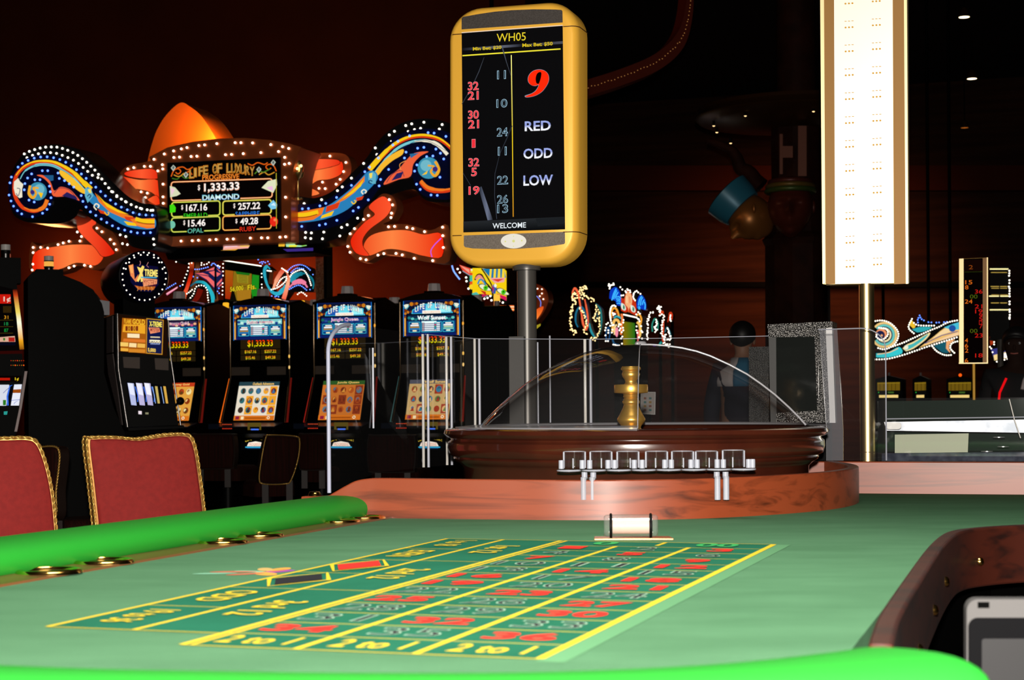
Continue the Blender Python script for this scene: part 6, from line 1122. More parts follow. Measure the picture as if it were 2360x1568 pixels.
A.stroke(sd([(1210, 600), (1250, 580), (1285, 650), (1270, 740)]), 4, E('f8a838')); A.stroke(sd([(1215, 700), (1255, 740), (1270, 850), (1250, 940)]), 6, E('f8c868')); A.poly(sd([(1215, 820), (1250, 840), (1245, 960), (1225, 1040)], 3), E('f07070')); A.stroke(sd([(740, 1000), (730, 880), (765, 780), (790, 880), (770, 1000)]), 3, E('184878')); A.stroke(sd([(830, 960), (860, 1040), (930, 1060)]), 4, E('1c5078'))
A.build('painted_panel', q)
for pts, gl in (([(780, 330), (790, 220), (830, 170), (885, 150), (940, 220), (965, 320), (960, 440), (900, 430), (880, 370)], [[(820, 360), (850, 250), (890, 170)], [(850, 340), (870, 260), (900, 200)], [(880, 330), (890, 280), (920, 230)], [(890, 345), (920, 335), (955, 355)], [(895, 375), (925, 365), (955, 385)], [(900, 410), (930, 402), (955, 418)], [(900, 310), (930, 300), (960, 330)]]), ([(1215, 480), (1210, 400), (1240, 300), (1290, 275), (1340, 340), (1360, 440), (1350, 510), (1300, 500)], [[(1240, 440), (1255, 350), (1290, 290)], [(1270, 440), (1280, 360), (1305, 310)], [(1300, 430), (1310, 380), (1330, 350)], [(1340, 500), (1345, 430), (1330, 380)], [(1230, 470), (1250, 460), (1265, 480)], [(1235, 495), (1250, 488), (1262, 500)]])):
    m = MB(); m.prism([PD_(x, y, .0) for x, y in sd(pts, 3)], -PD_.n * .1, M('blue_enamel', (.0, .02, .25), .3)); o = m.build('plume', q)
    A = Art(PD_, .0012, .004); A.poly(sd(pts, 3), E('0a3ac0'))
    for g in gl: A.stroke(sd(g), 2.2, E('40b8ff', 1.3))
    A.build('neon_lines', o)
wb = zD([(780, 105), (800, 125), (825, 120), (850, 95), (855, 115), (775, 130), (795, 150), (790, 175), (960, 153), (990, 190), (975, 285), (1005, 280), (1040, 215), (1070, 185), (1080, 200), (1110, 205), (1050, 235), (1115, 232), (1170, 250), (1190, 225), (1215, 212), (1240, 235), (1165, 275), (1160, 305), (1170, 335), (1190, 360), (1275, 258)]) + [(p.x, p.y) for p in along(zD([(1015, 585), (1215, 630)]), 4.2)] + [(p.x, p.y) for p in along(cr(zD([(810, 680), (795, 560), (820, 460), (860, 440), (905, 470)]), 4), 4)] + zD([(840, 560), (860, 570), (850, 590), (875, 575), (1008, 668), (1005, 708), (1000, 790), (1005, 830), (960, 800), (940, 735), (965, 740), (930, 770), (945, 830), (980, 860), (990, 930), (820, 715), (830, 750), (855, 745), (740, 735), (765, 715), (730, 790), (720, 830), (800, 760), (835, 820), (825, 865), (770, 830), (770, 870), (725, 910), (730, 1000), (765, 1000), (1240, 545), (1265, 570), (1210, 580), (1250, 660), (1260, 690), (1235, 650), (1285, 765), (1215, 770), (1210, 830), (1225, 870), (1290, 840), (1305, 860), (1300, 960), (1250, 940), (1225, 1040), (850, 1055), (880, 1060), (910, 1070), (940, 1070), (985, 1040), (970, 960)])
bulbs(q, [PD_(x, y, .02) for x, y in wb], BULBW, .0085)
m = MB(); a_ = PD_(1410, 790, -.1); b_ = PD_(1475, 790, -.1); m.prism([Vector((a_.x, a_.y, 0)), Vector((b_.x, b_.y, 0)), b_, a_], -PD_.n * .3, DARK); m.build('pedestal', q)
def ribcluster(lab, P, strokes, bl, r, lim):
    t = thing('ribbon_sign', lab, 'sign', tuple(P(*bl[0]).xy) + (1.3,), 'distant ribbon signs')
    for pts, wd, c in strokes:
        path = cr(zD(pts), 6); m = MB(); k = len(path); wds = [wd[min(i * len(wd) // k, len(wd) - 1)] for i in range(k)] if isinstance(wd, list) else [wd] * k
        A = Art(P, .001, .01); A.stroke([(p.x, p.y) for p in path], wd, E(c)); o = A.build('ribbon', t)
        vs = []; 
        for i, p in enumerate(path): vs += [P(p.x - wds[i] * .5, p.y, .008), P(p.x + wds[i] * .5, p.y, .008), P(p.x + wds[i] * .5, p.y, -.10), P(p.x - wds[i] * .5, p.y, -.10)]
        m.add(vs, [(4 * i + j, 4 * i + (j + 1) % 4, 4 * i + 4 + (j + 1) % 4, 4 * i + 4 + j) for i in range(k - 1) for j in range(4)] + [(0, 1, 2, 3), tuple(4 * k - 4 + j for j in range(4))], BLACK); m.build('ribbon_side', o)
    bulbs(t, [P(x, y, .02) for x, y in bl], BULBY if lim == 1 else BULBW, r)
    m = MB(); p = P(*bl[len(bl) // 2], -.1); ys = min(y for x, y in bl); 
    for x, y in (bl[0], bl[-1]): p = P(x, y, -.05); m.cyl((p.x, p.y, 0), (p.x, p.y, p.z), .02, DARK, 8)
    m.build('support', t)
R1 = PX(1350, 760, 20.0); R2 = PX(1520, 780, 21.2)
fl = lambda pts, n, jx, jy: [(x + random.uniform(-jx, jx), y + random.uniform(-jy, jy)) for x, y in [(p.x, p.y) for p in along(cr(zD(pts), 6), 1)][::1]][::max(1, n)]
b1 = fl([(385, 150), (440, 170), (400, 180), (345, 170), (330, 240), (380, 260), (340, 330)], 2, 3, 3) + fl([(400, 290), (450, 320), (510, 330), (545, 360), (500, 390)], 3, 2, 2) + fl([(200, 300), (235, 240), (270, 330), (210, 340), (250, 400), (220, 450), (185, 560), (175, 680), (185, 780), (210, 830), (270, 840), (240, 880)], 2, 3, 3) + fl([(310, 490), (350, 520), (390, 600), (430, 700), (420, 780), (380, 850), (440, 880)], 3, 2, 2) + fl([(570, 440), (580, 520), (560, 600), (530, 640), (570, 690), (600, 650)], 3, 2, 2) + fl([(610, 510), (630, 620), (630, 740), (620, 850), (580, 950), (500, 960), (560, 1010)], 4, 2, 2)
ribcluster('distant red and teal ribbon sign thick with bulbs beside the black post', R1, [([(215, 330), (205, 240), (240, 170), (285, 230), (310, 340), (345, 560), (370, 720), (410, 830)], [3, 4, 5, 5, 4, 4, 5, 4], 'f86840'), ([(395, 340), (420, 460), (445, 620), (440, 760), (415, 830)], [3, 4, 4, 5, 4], 'f0603c'), ([(290, 780), (255, 700), (260, 560), (310, 470), (370, 490), (420, 620), (440, 720)], [3, 4, 4, 5, 4, 3], '1c6a88'), ([(465, 720), (500, 850), (560, 950)], [4, 5, 4], '28909c'), ([(570, 410), (640, 500), (660, 650), (650, 800), (620, 900)], [2, 4, 4, 3, 2], '287878'), ([(545, 600), (575, 560), (600, 610), (570, 660)], 3, '1c4850')], b1, .0075, 1)
b2 = fl([(1550, 450), (1600, 460), (1530, 490), (1600, 510), (1550, 550)], 2, 2, 2) + fl([(1480, 545), (1415, 575), (1410, 640), (1385, 700), (1400, 760), (1380, 830), (1385, 900), (1390, 1000)], 3, 2, 2) + fl([(1560, 600), (1620, 590), (1640, 640), (1620, 700), (1610, 780), (1610, 900), (1650, 960), (1640, 1050)], 3, 2, 2) + fl([(1520, 660), (1530, 740), (1490, 790), (1530, 830), (1500, 880)], 3, 2, 2) + fl([(1690, 800), (1720, 840), (1740, 920), (1730, 980), (1650, 960), (1670, 880)], 3, 2, 2) + fl([(1660, 1060), (1720, 1050), (1690, 1100)], 2, 4, 3) + fl([(1745, 590), (1740, 650), (1750, 700)], 3, 1, 1)
ribcluster('distant bulb covered ribbon sign right of the feline sign', R2, [([(1460, 850), (1455, 740), (1500, 650), (1545, 720), (1540, 830)], [3, 3, 4, 4, 3], '2a8a78'), ([(1570, 600), (1610, 540), (1630, 570)], [4, 6, 4], 'd84018'), ([(1630, 680), (1630, 800), (1620, 960), (1640, 1020)], [4, 4, 4, 3], 'd85030'), ([(1560, 1080), (1600, 1010)], [5, 4], '28a098'), ([(1700, 700), (1735, 560), (1765, 580), (1765, 660)], [2, 4, 4, 3], 'd03818'), ([(1655, 860), (1690, 780), (1740, 880), (1740, 980)], [2, 3, 3, 2], '2a6a78'), ([(1470, 1065), (1515, 1065)], 4, '7038c0')], b2, .0075, 0)

# ------------------------------------------------------------------ far right: swirl sign, tower sign, number display, slot bank
PS = PX(2110, 790, 21.5); zR = lambda L: zz(L, 1900, 560, 4.357); sr = lambda L, n=5: [(p.x, p.y) for p in cr(zR(L), n)]
q = thing('swirl_sign', 'distant turquoise and cream swirl sign edged with bulbs at the right', 'sign', tuple(PS(2100, 800, -.2).xy) + (1.6,))
for pts in ([(350, 800), (480, 775), (640, 790), (740, 880), (730, 1000), (640, 1075), (480, 1060), (370, 980)], [(480, 1090), (760, 1030), (830, 960), (1080, 880), (1340, 770), (1420, 800), (1420, 960), (1100, 1040), (820, 1120), (620, 1170), (480, 1170)], [(835, 830), (870, 760), (920, 830), (1130, 830), (1080, 900), (940, 920), (860, 900)], [(1080, 1030), (1230, 970), (1330, 970), (1270, 1040), (1290, 1120), (1200, 1135), (1120, 1090)], [(930, 820), (955, 730), (1010, 780), (1150, 810), (1260, 790), (1230, 830), (1000, 830)]):
    m = MB(); m.prism([PS(x, y) for x, y in sr(pts, 3)], -PS.n * .12, BLACK); m.build('case', q)
A = Art(PS, .0012, .004)
for k, (c, wd) in enumerate((('f0c880', 5), ('68c8c0', 5), ('1c3050', 3), ('f0e0b0', 4))): rd = [115, 92, 75, 62][k]; A.stroke([(x, y) for x, y in [(zR([(600 + rd * 1.05 * math.cos(t), 925 + rd * 1.05 * math.sin(t))])[0]) for t in [R(-140 + 16 * j) for j in range(19)]]], wd, E(c))
A.disc(*zR([(570, 920)])[0], 13, E('f09868'), n=20); A.disc(*zR([(562, 928)])[0], 10.5, E('1c2048'), n=20); A.poly([(zR([(575 + (18 if k % 2 == 0 else 7) * math.sin(k * math.pi / 5), 930 - (18 if k % 2 == 0 else 7) * math.cos(k * math.pi / 5))])[0]) for k in range(10)], E('f8b078'))
A.poly(sr([(520, 1110), (640, 1100), (750, 1045), (780, 1110), (640, 1150), (520, 1150)], 3), E('38c8d0')); A.stroke(sr([(530, 1120), (650, 1100), (740, 1060)]), 2, E('f8c888'))
A.poly(sr([(785, 1060), (830, 1020), (900, 990), (1060, 900), (1020, 970), (900, 1060), (820, 1090)], 3), E('f8e0a0')); A.poly(sr([(800, 1060), (840, 1030), (900, 1005), (1040, 915), (1000, 970), (890, 1050), (820, 1080)], 3), E('48b8b8')); A.disc(*zR([(822, 1050)])[0], 5, E('f0f0d8'), n=12)
A.poly(sr([(950, 1055), (1100, 940), (1200, 860), (1340, 800), (1430, 800), (1430, 930), (1340, 930), (1150, 985)], 3), E('f0c070')); A.poly(sr([(1085, 960), (1200, 870), (1340, 830), (1340, 860), (1220, 910)], 3), E('f8d8a0')); A.poly(sr([(1200, 850), (1340, 800), (1430, 800), (1430, 850), (1290, 880)], 3), E('48c0d8')); A.disc(*zR([(1285, 860)])[0], 8, E('2050a0'), n=14); A.stroke(zR([(1010, 1010), (1180, 930), (1340, 890)]), 1.8, E('2a3c90')); A.poly(sr([(1000, 1030), (1180, 960), (1340, 900), (1340, 930), (1160, 985)], 3), E('f8d0a0'))
A.poly(sr([(850, 820), (875, 775), (915, 840), (890, 860)], 3), E('f0c030')); A.poly(sr([(880, 870), (960, 845), (1080, 850), (1000, 890), (930, 900)], 3), E('30a8b0')); A.poly(sr([(1100, 1035), (1220, 985), (1260, 990), (1250, 1100), (1180, 1100)], 3), E('185868')); A.poly(sr([(1225, 985), (1310, 970), (1250, 1030), (1265, 1105), (1220, 1060)], 3), E('f0a870'))
A.build('painted_panel', q)
sb = lambda pts, st: [(p.x, p.y) for p in along(cr(zR(pts), 5), st)]
wb = sb([(490, 790), (570, 780), (650, 800), (720, 860), (745, 920), (725, 990), (680, 1040), (600, 1070), (520, 1050)], 5.2) + sb([(550, 855), (620, 865), (640, 910), (620, 950), (570, 975), (520, 940), (540, 910)], 5) + sb([(500, 1172), (640, 1165), (780, 1130), (900, 1090), (1060, 1035), (1330, 950)], 6) + sb([(690, 1040), (800, 1000), (920, 945), (1050, 885), (1150, 845), (1240, 800), (1340, 778)], 5.5) + sb([(880, 765), (845, 850), (905, 915)], 5) + sb([(900, 805), (950, 830), (1120, 832)], 6) + sb([(1085, 1040), (1130, 1090), (1210, 1128), (1290, 1125)], 5) + sb([(1335, 990), (1280, 1010), (1265, 1060), (1310, 1110)], 5)
bb = zR([(957, 730), (965, 750), (945, 755), (938, 775), (978, 768), (1000, 780), (1045, 797), (1075, 800), (1125, 802), (1152, 800), (1202, 798), (1230, 795), (940, 800)])
bulbs(q, [PS(x, y, .015) for x, y in bb], BULBB, .0085); bulbs(q, [PS(x, y, .015) for x, y in wb], BULBW, .009)
m = MB()
for x, y in ((2035, 800), (2140, 800), (2190, 770)): p = PS(x, y, -.06); m.cyl((p.x, p.y, p.z), (p.x, p.y, 6.5), .02, DARK, 8)
m.build('hanger_rods', q)
zT = lambda L: zz(L, 2180, 580, 4.478)
PS2 = PX(2320, 810, 21)
q = thing('swirl_sign', 'distant glowing swirl sign cut off by the right edge behind the number display', 'sign', tuple(PS2(2310, 810, -.2).xy) + (1.6,))
m = MB(); m.prism([PS2(x, y) for x, y in zT([(450, 1000), (520, 985), (700, 960), (840, 900), (840, 1080), (660, 1110), (500, 1150)])], -PS2.n * .12, BLACK); m.build('case', q)
A = Art(PS2, .0012, .004); A.poly(zT([(465, 1010), (690, 970), (800, 930), (800, 990), (660, 1080), (500, 1120)]), E('3a3a80')); A.poly(zT([(490, 1070), (640, 1030), (800, 940), (800, 1080), (660, 1095), (500, 1125)]), E('f8d890')); A.poly(zT([(580, 1060), (680, 1020), (680, 1095), (590, 1100)]), E('fff8f0', 1.3)); A.poly(zT([(610, 985), (780, 935), (800, 960), (680, 1000)]), E('f0a8a0')); A.poly(zT([(450, 880), (480, 900), (490, 950), (460, 970)]), E('a83010')); A.build('painted_panel', q)
bulbs(q, [PS2(x, y, .015) for x, y in zT([(498, 935), (498, 960), (455, 985), (468, 1002), (482, 1040), (526, 1138), (576, 1122), (605, 1118), (635, 1110), (655, 1092), (695, 980), (725, 965), (755, 945)])], BULBW, .0085)
m = MB(); p = PS2(2310, 815, -.06); m.cyl((p.x, p.y, 0), (p.x, p.y, p.z), .025, DARK, 8); m.build('support', q)
PT = PX(2305, 690, 19)
q = thing('tower_sign', 'dark tower sign with gold bars and a column of bulbs behind the number display', 'sign', tuple(PT(2300, 790, -.2).xy) + (0,))
board(PT, [(2281, 616), (2325, 614), (2326, 780), (2281, 784)], .3, BLACK, 'case', q)
for y, a, b, h, x1 in ((181, 452, 645, 12, 0), (217, 465, 632, 5, 0), (361, 462, 632, 6, 1), (380, 470, 632, 5, 1), (448, 470, 640, 5, 1), (461, 445, 655, 11, 1), (531, 465, 632, 6, 1), (602, 452, 650, 11, 0)):
    for (s, e) in (((a, 548), (560, b)) if x1 else ((a, b),)): m = MB(); m.prism([PT(x, yy, .004) for x, yy in zT([(s, y - h / 2), (e, y - h / 2), (e, y + h / 2), (s, y + h / 2)])], PT.n * .004, E('f8d060' if h < 8 else 'fff0a8', .7 if h < 8 else 1.3)); m.build('gold_bar', q)
bulbs(q, [PT(x, y, .01) for x, y in zT([(655, 200), (655, 225), (652, 250), (656, 297), (656, 327), (650, 363), (657, 383), (657, 408), (656, 437), (658, 463), (657, 517), (657, 544), (658, 600), (658, 622), (660, 655), (657, 680), (657, 694)])], BULBW, .009)
m = MB(); p = PT(2305, 770, -.1); m.cyl((p.x, p.y, 0), (p.x, p.y, p.z), .035, M('grey_pole', (.16, .14, .12), .5), 12); m.build('pole', q)
PN = PX(2243, 720, 9.0)
q = thing('number_display', 'tall gold framed panel of orange and red numbers on a thin gold pole', 'display', tuple(PN(2243, 900, -.03).xy) + (0,))
board(PN, [(2210, 597), (2277, 594), (2277, 838), (2210, 839)], .07, GOLDP, 'case', q, -.004)
m = MB(); m.prism([PN(x, y) for x, y in [(2211, 597), (2221, 596.5), (2221, 839), (2211, 839)]], PN.n * .01, M('bright_gold_edge', (1.0, .80, .45), .5, .9)); m.prism([PN(x, y) for x, y in [(2274.5, 594), (2277, 594), (2277, 838), (2274.5, 838)]], PN.n * .01, MATS['bright_gold_edge']); m.prism([PN(x, y) for x, y in [(2210, 836.5), (2277, 836), (2277, 838.5), (2210, 839)]], PN.n * .011, MATS['bright_gold_edge']); m.build('gold_edge', q)
m = MB(); m.prism([PN(x, y) for x, y in [(2265, 595), (2274.5, 594.5), (2274.5, 838), (2265, 838)]], PN.n * .004, M('brown_gold_strip', (.30, .15, .05), .5, .3)); m.build('gold_strip', q)
A = Art(PN, .0006, .001); A.poly([(2221, 597), (2265, 595), (2265, 837), (2221, 838)], E('050202')); A.poly([(2223, 600), (2264, 598), (2264, 625), (2223, 626)], E('120503')); A.stroke([(2223, 627.5), (2264, 626.5)], .8, E('2a3a08'))
O_, R_, G_ = E('e06a18'), E('c81c14'), E('4a5a10')
for t, x0, x1, y, c in (('2', 236, 279, 162, '8a4010'), ('15', 200, 272, 318, O_), ('8', 198, 232, 370, O_), ('36', 300, 378, 413, R_), ('00', 248, 326, 465, G_), ('24', 195, 274, 516, O_), ('21', 298, 376, 567, R_), ('19', 302, 378, 618, R_), ('9', 342, 378, 660, R_), ('5', 342, 378, 695, R_), ('12', 342, 378, 735, R_), ('7', 346, 378, 772, R_), ('00', 248, 326, 820, G_), ('23', 298, 380, 867, R_), ('4', 196, 228, 918, O_), ('6', 196, 230, 972, O_), ('2', 196, 232, 1022, O_), ('18', 302, 380, 1073, R_), ('6', 196, 230, 1125, O_)):
    a, b = zT([(x0, y - 21), (x1, y + 21)]); A.text(t, *a, *b, c if not isinstance(c, str) else E(c), rise=.3)
A.build('number_panel', q)
m = MB(); p = PN(2243.5, 838, -.035); m.cyl((p.x, p.y, 0), (p.x, p.y, p.z), 3.4 * 9 / F, GOLDP, 20); m.build('pole', q, smooth=60)
# slot bank far behind the chip case: three machines with yellow glass
for k, (x0, x1, lab) in enumerate(((2022, 2074, 'left of the three far slot machines with amber glass, seen past the gold post'), (2108, 2134, 'middle of the three far slot machines with amber glass, partly hidden'), (2186, 2238, 'right of the three far slot machines with amber glass, by the thin gold pole'))):
    P_ = PX((x0 + x1) / 2, 890, 18.5); q = thing('slot_machine', lab, 'slot machine', tuple(P_((x0 + x1) / 2, 920, -.2).xy) + (0,), 'far slot machines at the right')
    m = MB(); a_ = P_(x0 - 5, 850); b_ = P_(x1 + 5, 850); m.prism([Vector((a_.x, a_.y, 0)), Vector((b_.x, b_.y, 0)), P_(x1 + 5, 874), P_((x0 + x1) / 2, 866), P_(x0 - 5, 874)], -P_.n * .5, DARK); m.build('cabinet', q)
    A = Art(P_, .001, .002); A.poly([(x0, 882), (x1, 881), (x1, 900), (x0, 901)], E('6a5210'))
    for j in range(max(3, (x1 - x0) // 9)): A.stroke([(x0 + 6 + 9 * j, 881), (x0 + 6 + 9 * j, 901)], 1, E('2a1c04'))
    A.stroke([(x0, 884), (x1, 883)], 2, E('8a7018')); A.poly([(x0 + 2, 902), (x1, 901), (x1, 909), (x0 + 2, 909)], E('0a0a08')); A.poly([(x0 + 24, 903), (x0 + 38, 903), (x0 + 38, 907), (x0 + 24, 907)], E('3a5a20')) if x1 - x0 > 40 else None; A.disc(x0 + 3, 905, 1.2, E('20c040'), n=8); A.poly([(x0 + 4, 911), (x1 - 4, 910.5), (x1 - 4, 917), (x0 + 4, 917)], E('f0d080')); A.build('lit_glass', q)
    if k == 2: m = MB(); m.ball(P_(2213, 865), .018, E('ff5a10', 1.2), 10, 8); m.cyl(P_(2213, 866), P_(2213, 876), .006, DARK, 8); m.build('lamp', q, smooth=60)
    else: m = MB(); p = P_((x0 + x1) / 2, 876, -.05); m.cyl(p, p + Vector((0, 0, .08)), .012, M('clear_lamp_grey', (.3, .25, .25), .3), 8); m.build('lamp', q)
# white leaflet stand seen through the acrylic
PW = PX(1495, 930, 8.5); q = thing('leaflet_board', 'small white printed card seen through the dome right of the brass turret', 'card', tuple(PW(1495, 955, -.02).xy) + (0,))
A = Art(PW, .0006, .004); A.poly([(1478, 905), (1510, 905), (1509, 955), (1478, 953)], M('white_card', (.42, .38, .36), .6))
for r in range(4):
    for c in range(2): A.rect(1484 + 12 * c, 916 + 9 * r, 1490 + 12 * c, 921 + 9 * r, M(('print_brown', 'print_teal', 'print_ochre2')[(r + c) % 3], ((.25, .10, .07), (.08, .2, .2), (.35, .22, .06))[(r + c) % 3], .7))
A.build('printed_face', q); board(PW, [(1477, 904), (1511, 904), (1510, 956), (1477, 954)], .006, WHITE, 'card', q, .003)
m = MB(); p = PW(1494, 950, -.01); m.cyl((p.x, p.y, 0), p, .012, DARK, 8); m.lathe([(0, 0), (.15, 0), (.15, .015), (0, .02)], DARK, (p.x, p.y, 0), 24); m.build('stand', q)
# ------------------------------------------------------------------ chairs
REDF = M('red_upholstery', (.33, .017, .014), .8, noise=(.28, .014, .012), nscale=60, bump=.4, bscale=700)
STRF = M('striped_dark_fabric', (.028, .005, .0035), .85, spec=.1, noise=(.010, .004, .002), nscale=30, nstretch=(6, 6, .1))
CORD = M('gold_cord', (.62, .36, .08), .35, .6); FRAMEM = M('dark_chair_shell', (.012, .005, .003), .5, .1)
def rope(m, path, r, turns):
    P = [Vector(p) for p in path]; n = len(P); L = [0]
    for a, b in zip(P, P[1:]): L.append(L[-1] + (b - a).length)
    for ph in (0, math.pi):
        q = []
        for i, p in enumerate(P):
            t = (P[min(i + 1, n - 1)] - P[max(i - 1, 0)]).normalized(); u = t.orthogonal().normalized() if i == 0 else (u - t * u.dot(t)).normalized(); w_ = t.cross(u); a = ph + L[i] * turns
            q.append(p + (u * math.cos(a) + w_ * math.sin(a)) * r * .55)
        m.tube(q, r * .62, CORD, 6)
def chair(P, ol, lab, cat, group, fabric, th, inset, rp, seat_drop, name='chair', rot=0):
    """upholstered back facing the lens, corded rim, seat on the far side, pedestal"""
    xs = [x for x, y in ol]; bot = max(y for x, y in ol); cx = (min(xs) + max(xs)) / 2
    b = P(cx, bot); q = thing(name, lab, cat, (b.x, b.y, 0), group)
    sm = [(p.x, p.y) for p in cr(ol, 5, True)]
    m = MB(); m.prism([P(x, y) for x, y in sm], -P.n * th, M('gilded_chair_edge', (.50, .25, .07), .3, .8) if rp > .0046 else FRAMEM); m.build('back_shell', q, bevel=.008)
    gx = sum(x for x, y in sm) / len(sm); gy = sum(y for x, y in sm) / len(sm); wx = max(xs) - min(xs); wy = bot - min(y for x, y in ol)
    ins = [(gx + (x - gx) * (1 - 2 * inset / wx), gy + (y - gy) * (1 - 2 * inset / wy)) for x, y in sm]; in2 = [(gx + (x - gx) * (1 - 4 * inset / wx), gy + (y - gy) * (1 - 4 * inset / wy)) for x, y in sm]
    m = MB(); n = len(sm); A0_ = [P(x, y, .0) for x, y in ins]; A1_ = [P(x, y, .012) for x, y in ins]; A2_ = [P(x, y, .018) for x, y in in2]
    m.add(A0_ + A1_ + A2_, [(k * n + j, k * n + (j + 1) % n, (k + 1) * n + (j + 1) % n, (k + 1) * n + j) for k in range(2) for j in range(n)] + [list(range(2 * n, 3 * n)), list(range(n))[::-1]], fabric); m.build('back_cushion', q, smooth=60)
    if rp:
        fine = [(p.x, p.y) for p in cr(ol, 16, True)]; fine.append(fine[0])
        for off in ((-th * .95, .006) if rp > .0046 else (.004,)):
            m = MB(); rope(m, [P(x, y, off) for x, y in fine], rp, 150 if rp > .0046 else 230); m.build('cord_trim', q, smooth=60)
    w_ = (P(max(xs), gy) - P(min(xs), gy)).length; sc = b - P.n * (th + w_ * .5) ; sz = max(.42, b.z + .02)
    m = MB(); pr_ = [(sc + P.r * (w_ * .5 * sx) - P.n * (w_ * .48 * sy)) for sx, sy in ((-1, -1.05), (1, -1.05), (.95, 1), (-.95, 1))]
    m.prism([Vector((p.x, p.y, sz - .10)) for p in pr_], (0, 0, .10), fabric); m.build('seat', q, bevel=.03)
    m = MB(); m.cyl((sc.x, sc.y, .03), (sc.x, sc.y, sz - .1), .035, BLACK, 16); m.build('pedestal', q, smooth=60)
    m = MB(); m.lathe([(0, 0), (.24, 0), (.24, .02), (.05, .04), (0, .04)], BLACK, (sc.x, sc.y, 0), 32); m.build('foot', q, smooth=40)
    for s in (-1, 1): m = MB(); p = b + P.r * (w_ * .3 * s) - P.n * (th * .5); m.box((p.x, p.y, (b.z + sz) / 2 - .06), (.04, .03, max(.06, abs(b.z - sz) + .12)), FRAMEM); m.build('back_bracket', q)
    return q
PC1 = PX(330, 1120, 5.4, R(22)); PC0 = PX(60, 1120, 5.1, R(22))
GC = 'red chairs with gold cord at the table'
chair(PC1, [(199, 1018), (212, 1009), (265, 1008), (320, 1012), (380, 1003), (425, 1001), (442, 1010), (452, 1040), (460, 1090), (468, 1150), (476, 1230), (484, 1330), (232, 1345), (220, 1210), (208, 1100)], 'red upholstered chair with gold cord rim whose whole back shows behind the green rail', 'chair', GC, REDF, .075, 8, .0047, 0)
chair(PC0, [(-160, 1010), (-90, 1006), (0, 1010), (60, 1009), (84, 1018), (100, 1050), (114, 1100), (124, 1160), (131, 1240), (136, 1345), (-130, 1345), (-145, 1180)], 'red upholstered chair with gold cord rim cut off by the left edge of the picture', 'chair', GC, REDF, .075, 8, .0047, 0)
PC2 = PX(110, 1100, 7.2, R(-42))
chair(PC2, [(60, 1040), (100, 1030), (130, 1030), (139, 1045), (137, 1080), (131, 1130), (126, 1200), (60, 1210)], 'dark chair with thin gold cord half hidden behind the leftmost red chair', 'chair', None, STRF, .05, 3, .0045, 0)
GS = 'dark striped stools before the slot machines'
for (x0, x1, y0, y1, yaw, lab, rp, sh) in ((440, 541, 1000, 1082, YAW, 'dark striped stool back nearest the red chair, below the blue topped machines', 0, 3), (686, 752, 999, 1085, YAW, 'dark striped stool back just left of the acrylic edge', 0, 2), (846, 958, 1002, 1090, YAW, 'dark striped stool back left of the wheel, seen through the acrylic', 0, 1), (597, 692, 1004, 1117, R(30), 'turned dark striped stool back with a gold corded left edge', .004, -13)):
    P_ = PX((x0 + x1) / 2, (y0 + y1) / 2, 11.3 if not rp else 10.6, yaw)
    chair(P_, [(x0 + 4 - sh, y0 + 3), (x0 + 12 - sh, y0), (x1 - 10, y0), (x1 - 2, y0 + 6), (x1 + sh * .3, y0 + 40), (x1 - 3 + sh * (1 if rp else .4), y1 - 8), (x1 - 12 + sh * (1 if rp else .4), y1), (x0 + 12 + (0 if rp else 0), y1), (x0 + 3, y1 - 8), (x0 - sh * .5, y0 + 40)] if not rp else [(612, 1010), (622, 1003), (680, 1006), (690, 1018), (686, 1060), (670, 1108), (655, 1116), (608, 1116), (597, 1105), (602, 1060)], lab, 'stool', GS, STRF, .05, 3, rp, 0, 'stool')

# ------------------------------------------------------------------ carved column with two heads
PMK = PX(1790, 600, 17.0); zM = lambda L: zz(L, 1560, 200, 2.8); s17 = 17.0 / F
q = thing('carved_column', 'dark carved column with a blue hatted head and a front facing head under a round canopy', 'column', tuple(PMK(1820, 900, -.4).xy) + (0,))
CW_ = M('dark_carved_wood', (.035, .009, .005), .6, spec=.1, noise=(.018, .005, .003), nscale=5)
GL1 = M('antique_gold_face', (.34, .13, .03), .35, .55); RD2 = M('dark_red_face', (.10, .018, .010), .4, .2)
cxy = PMK(1825, 700, -.4)
m = MB(); m.lathe([(.42, 0), (.42, .3), (.34, .4), (.33, PMK(1825, 560).z), (.36, PMK(1825, 545).z), (.30, PMK(1825, 530).z), (.26, PMK(1825, 400).z), (.26, PMK(1825, 265).z)], CW_, (cxy.x, cxy.y, 0), 10); m.build('shaft', q, smooth=20)
m = MB(); m.lathe([(.26, -.1), (1.0, .0), (1.03, .03), (1.0, .06), (.98, .09), (1.0, .12), (.2, .14)], M('canopy_wood', (.05, .018, .005), .35, .3), (cxy.x, cxy.y, PMK(1825, 262).z), 64); m.build('canopy', q, smooth=40)
m = MB(); cz = PMK(1825, 255).z; m.cyl((cxy.x, cxy.y, cz), (cxy.x, cxy.y, 6.55), .2, CW_, 24); m.build('neck', q, smooth=60)
for x0, x1, y0, y1, o in ((780, 835, 250, 575, -.02), (658, 678, 300, 560, -.05), (680, 745, 380, 455, -.03)):
    m = MB(); m.prism([PMK(x, y, o) for x, y in zM([(x0, y0), (x1, y0), (x1, y1), (x0, y1)])], -PMK.n * .3, M('reddish_plank', (.17, .045, .022), .5)); m.build('plank', q)
m = MB(); hp_ = cr(zM([(185, 340), (250, 360), (330, 395), (375, 450), (400, 520), (450, 545), (490, 600), (530, 640)]), 6); m.tube([PMK(p.x, p.y, -.1) for p in hp_], [.03 + .006 * i * 12 / len(hp_) for i in range(len(hp_))], CW_, 10); m.build('bracket', q, smooth=60)
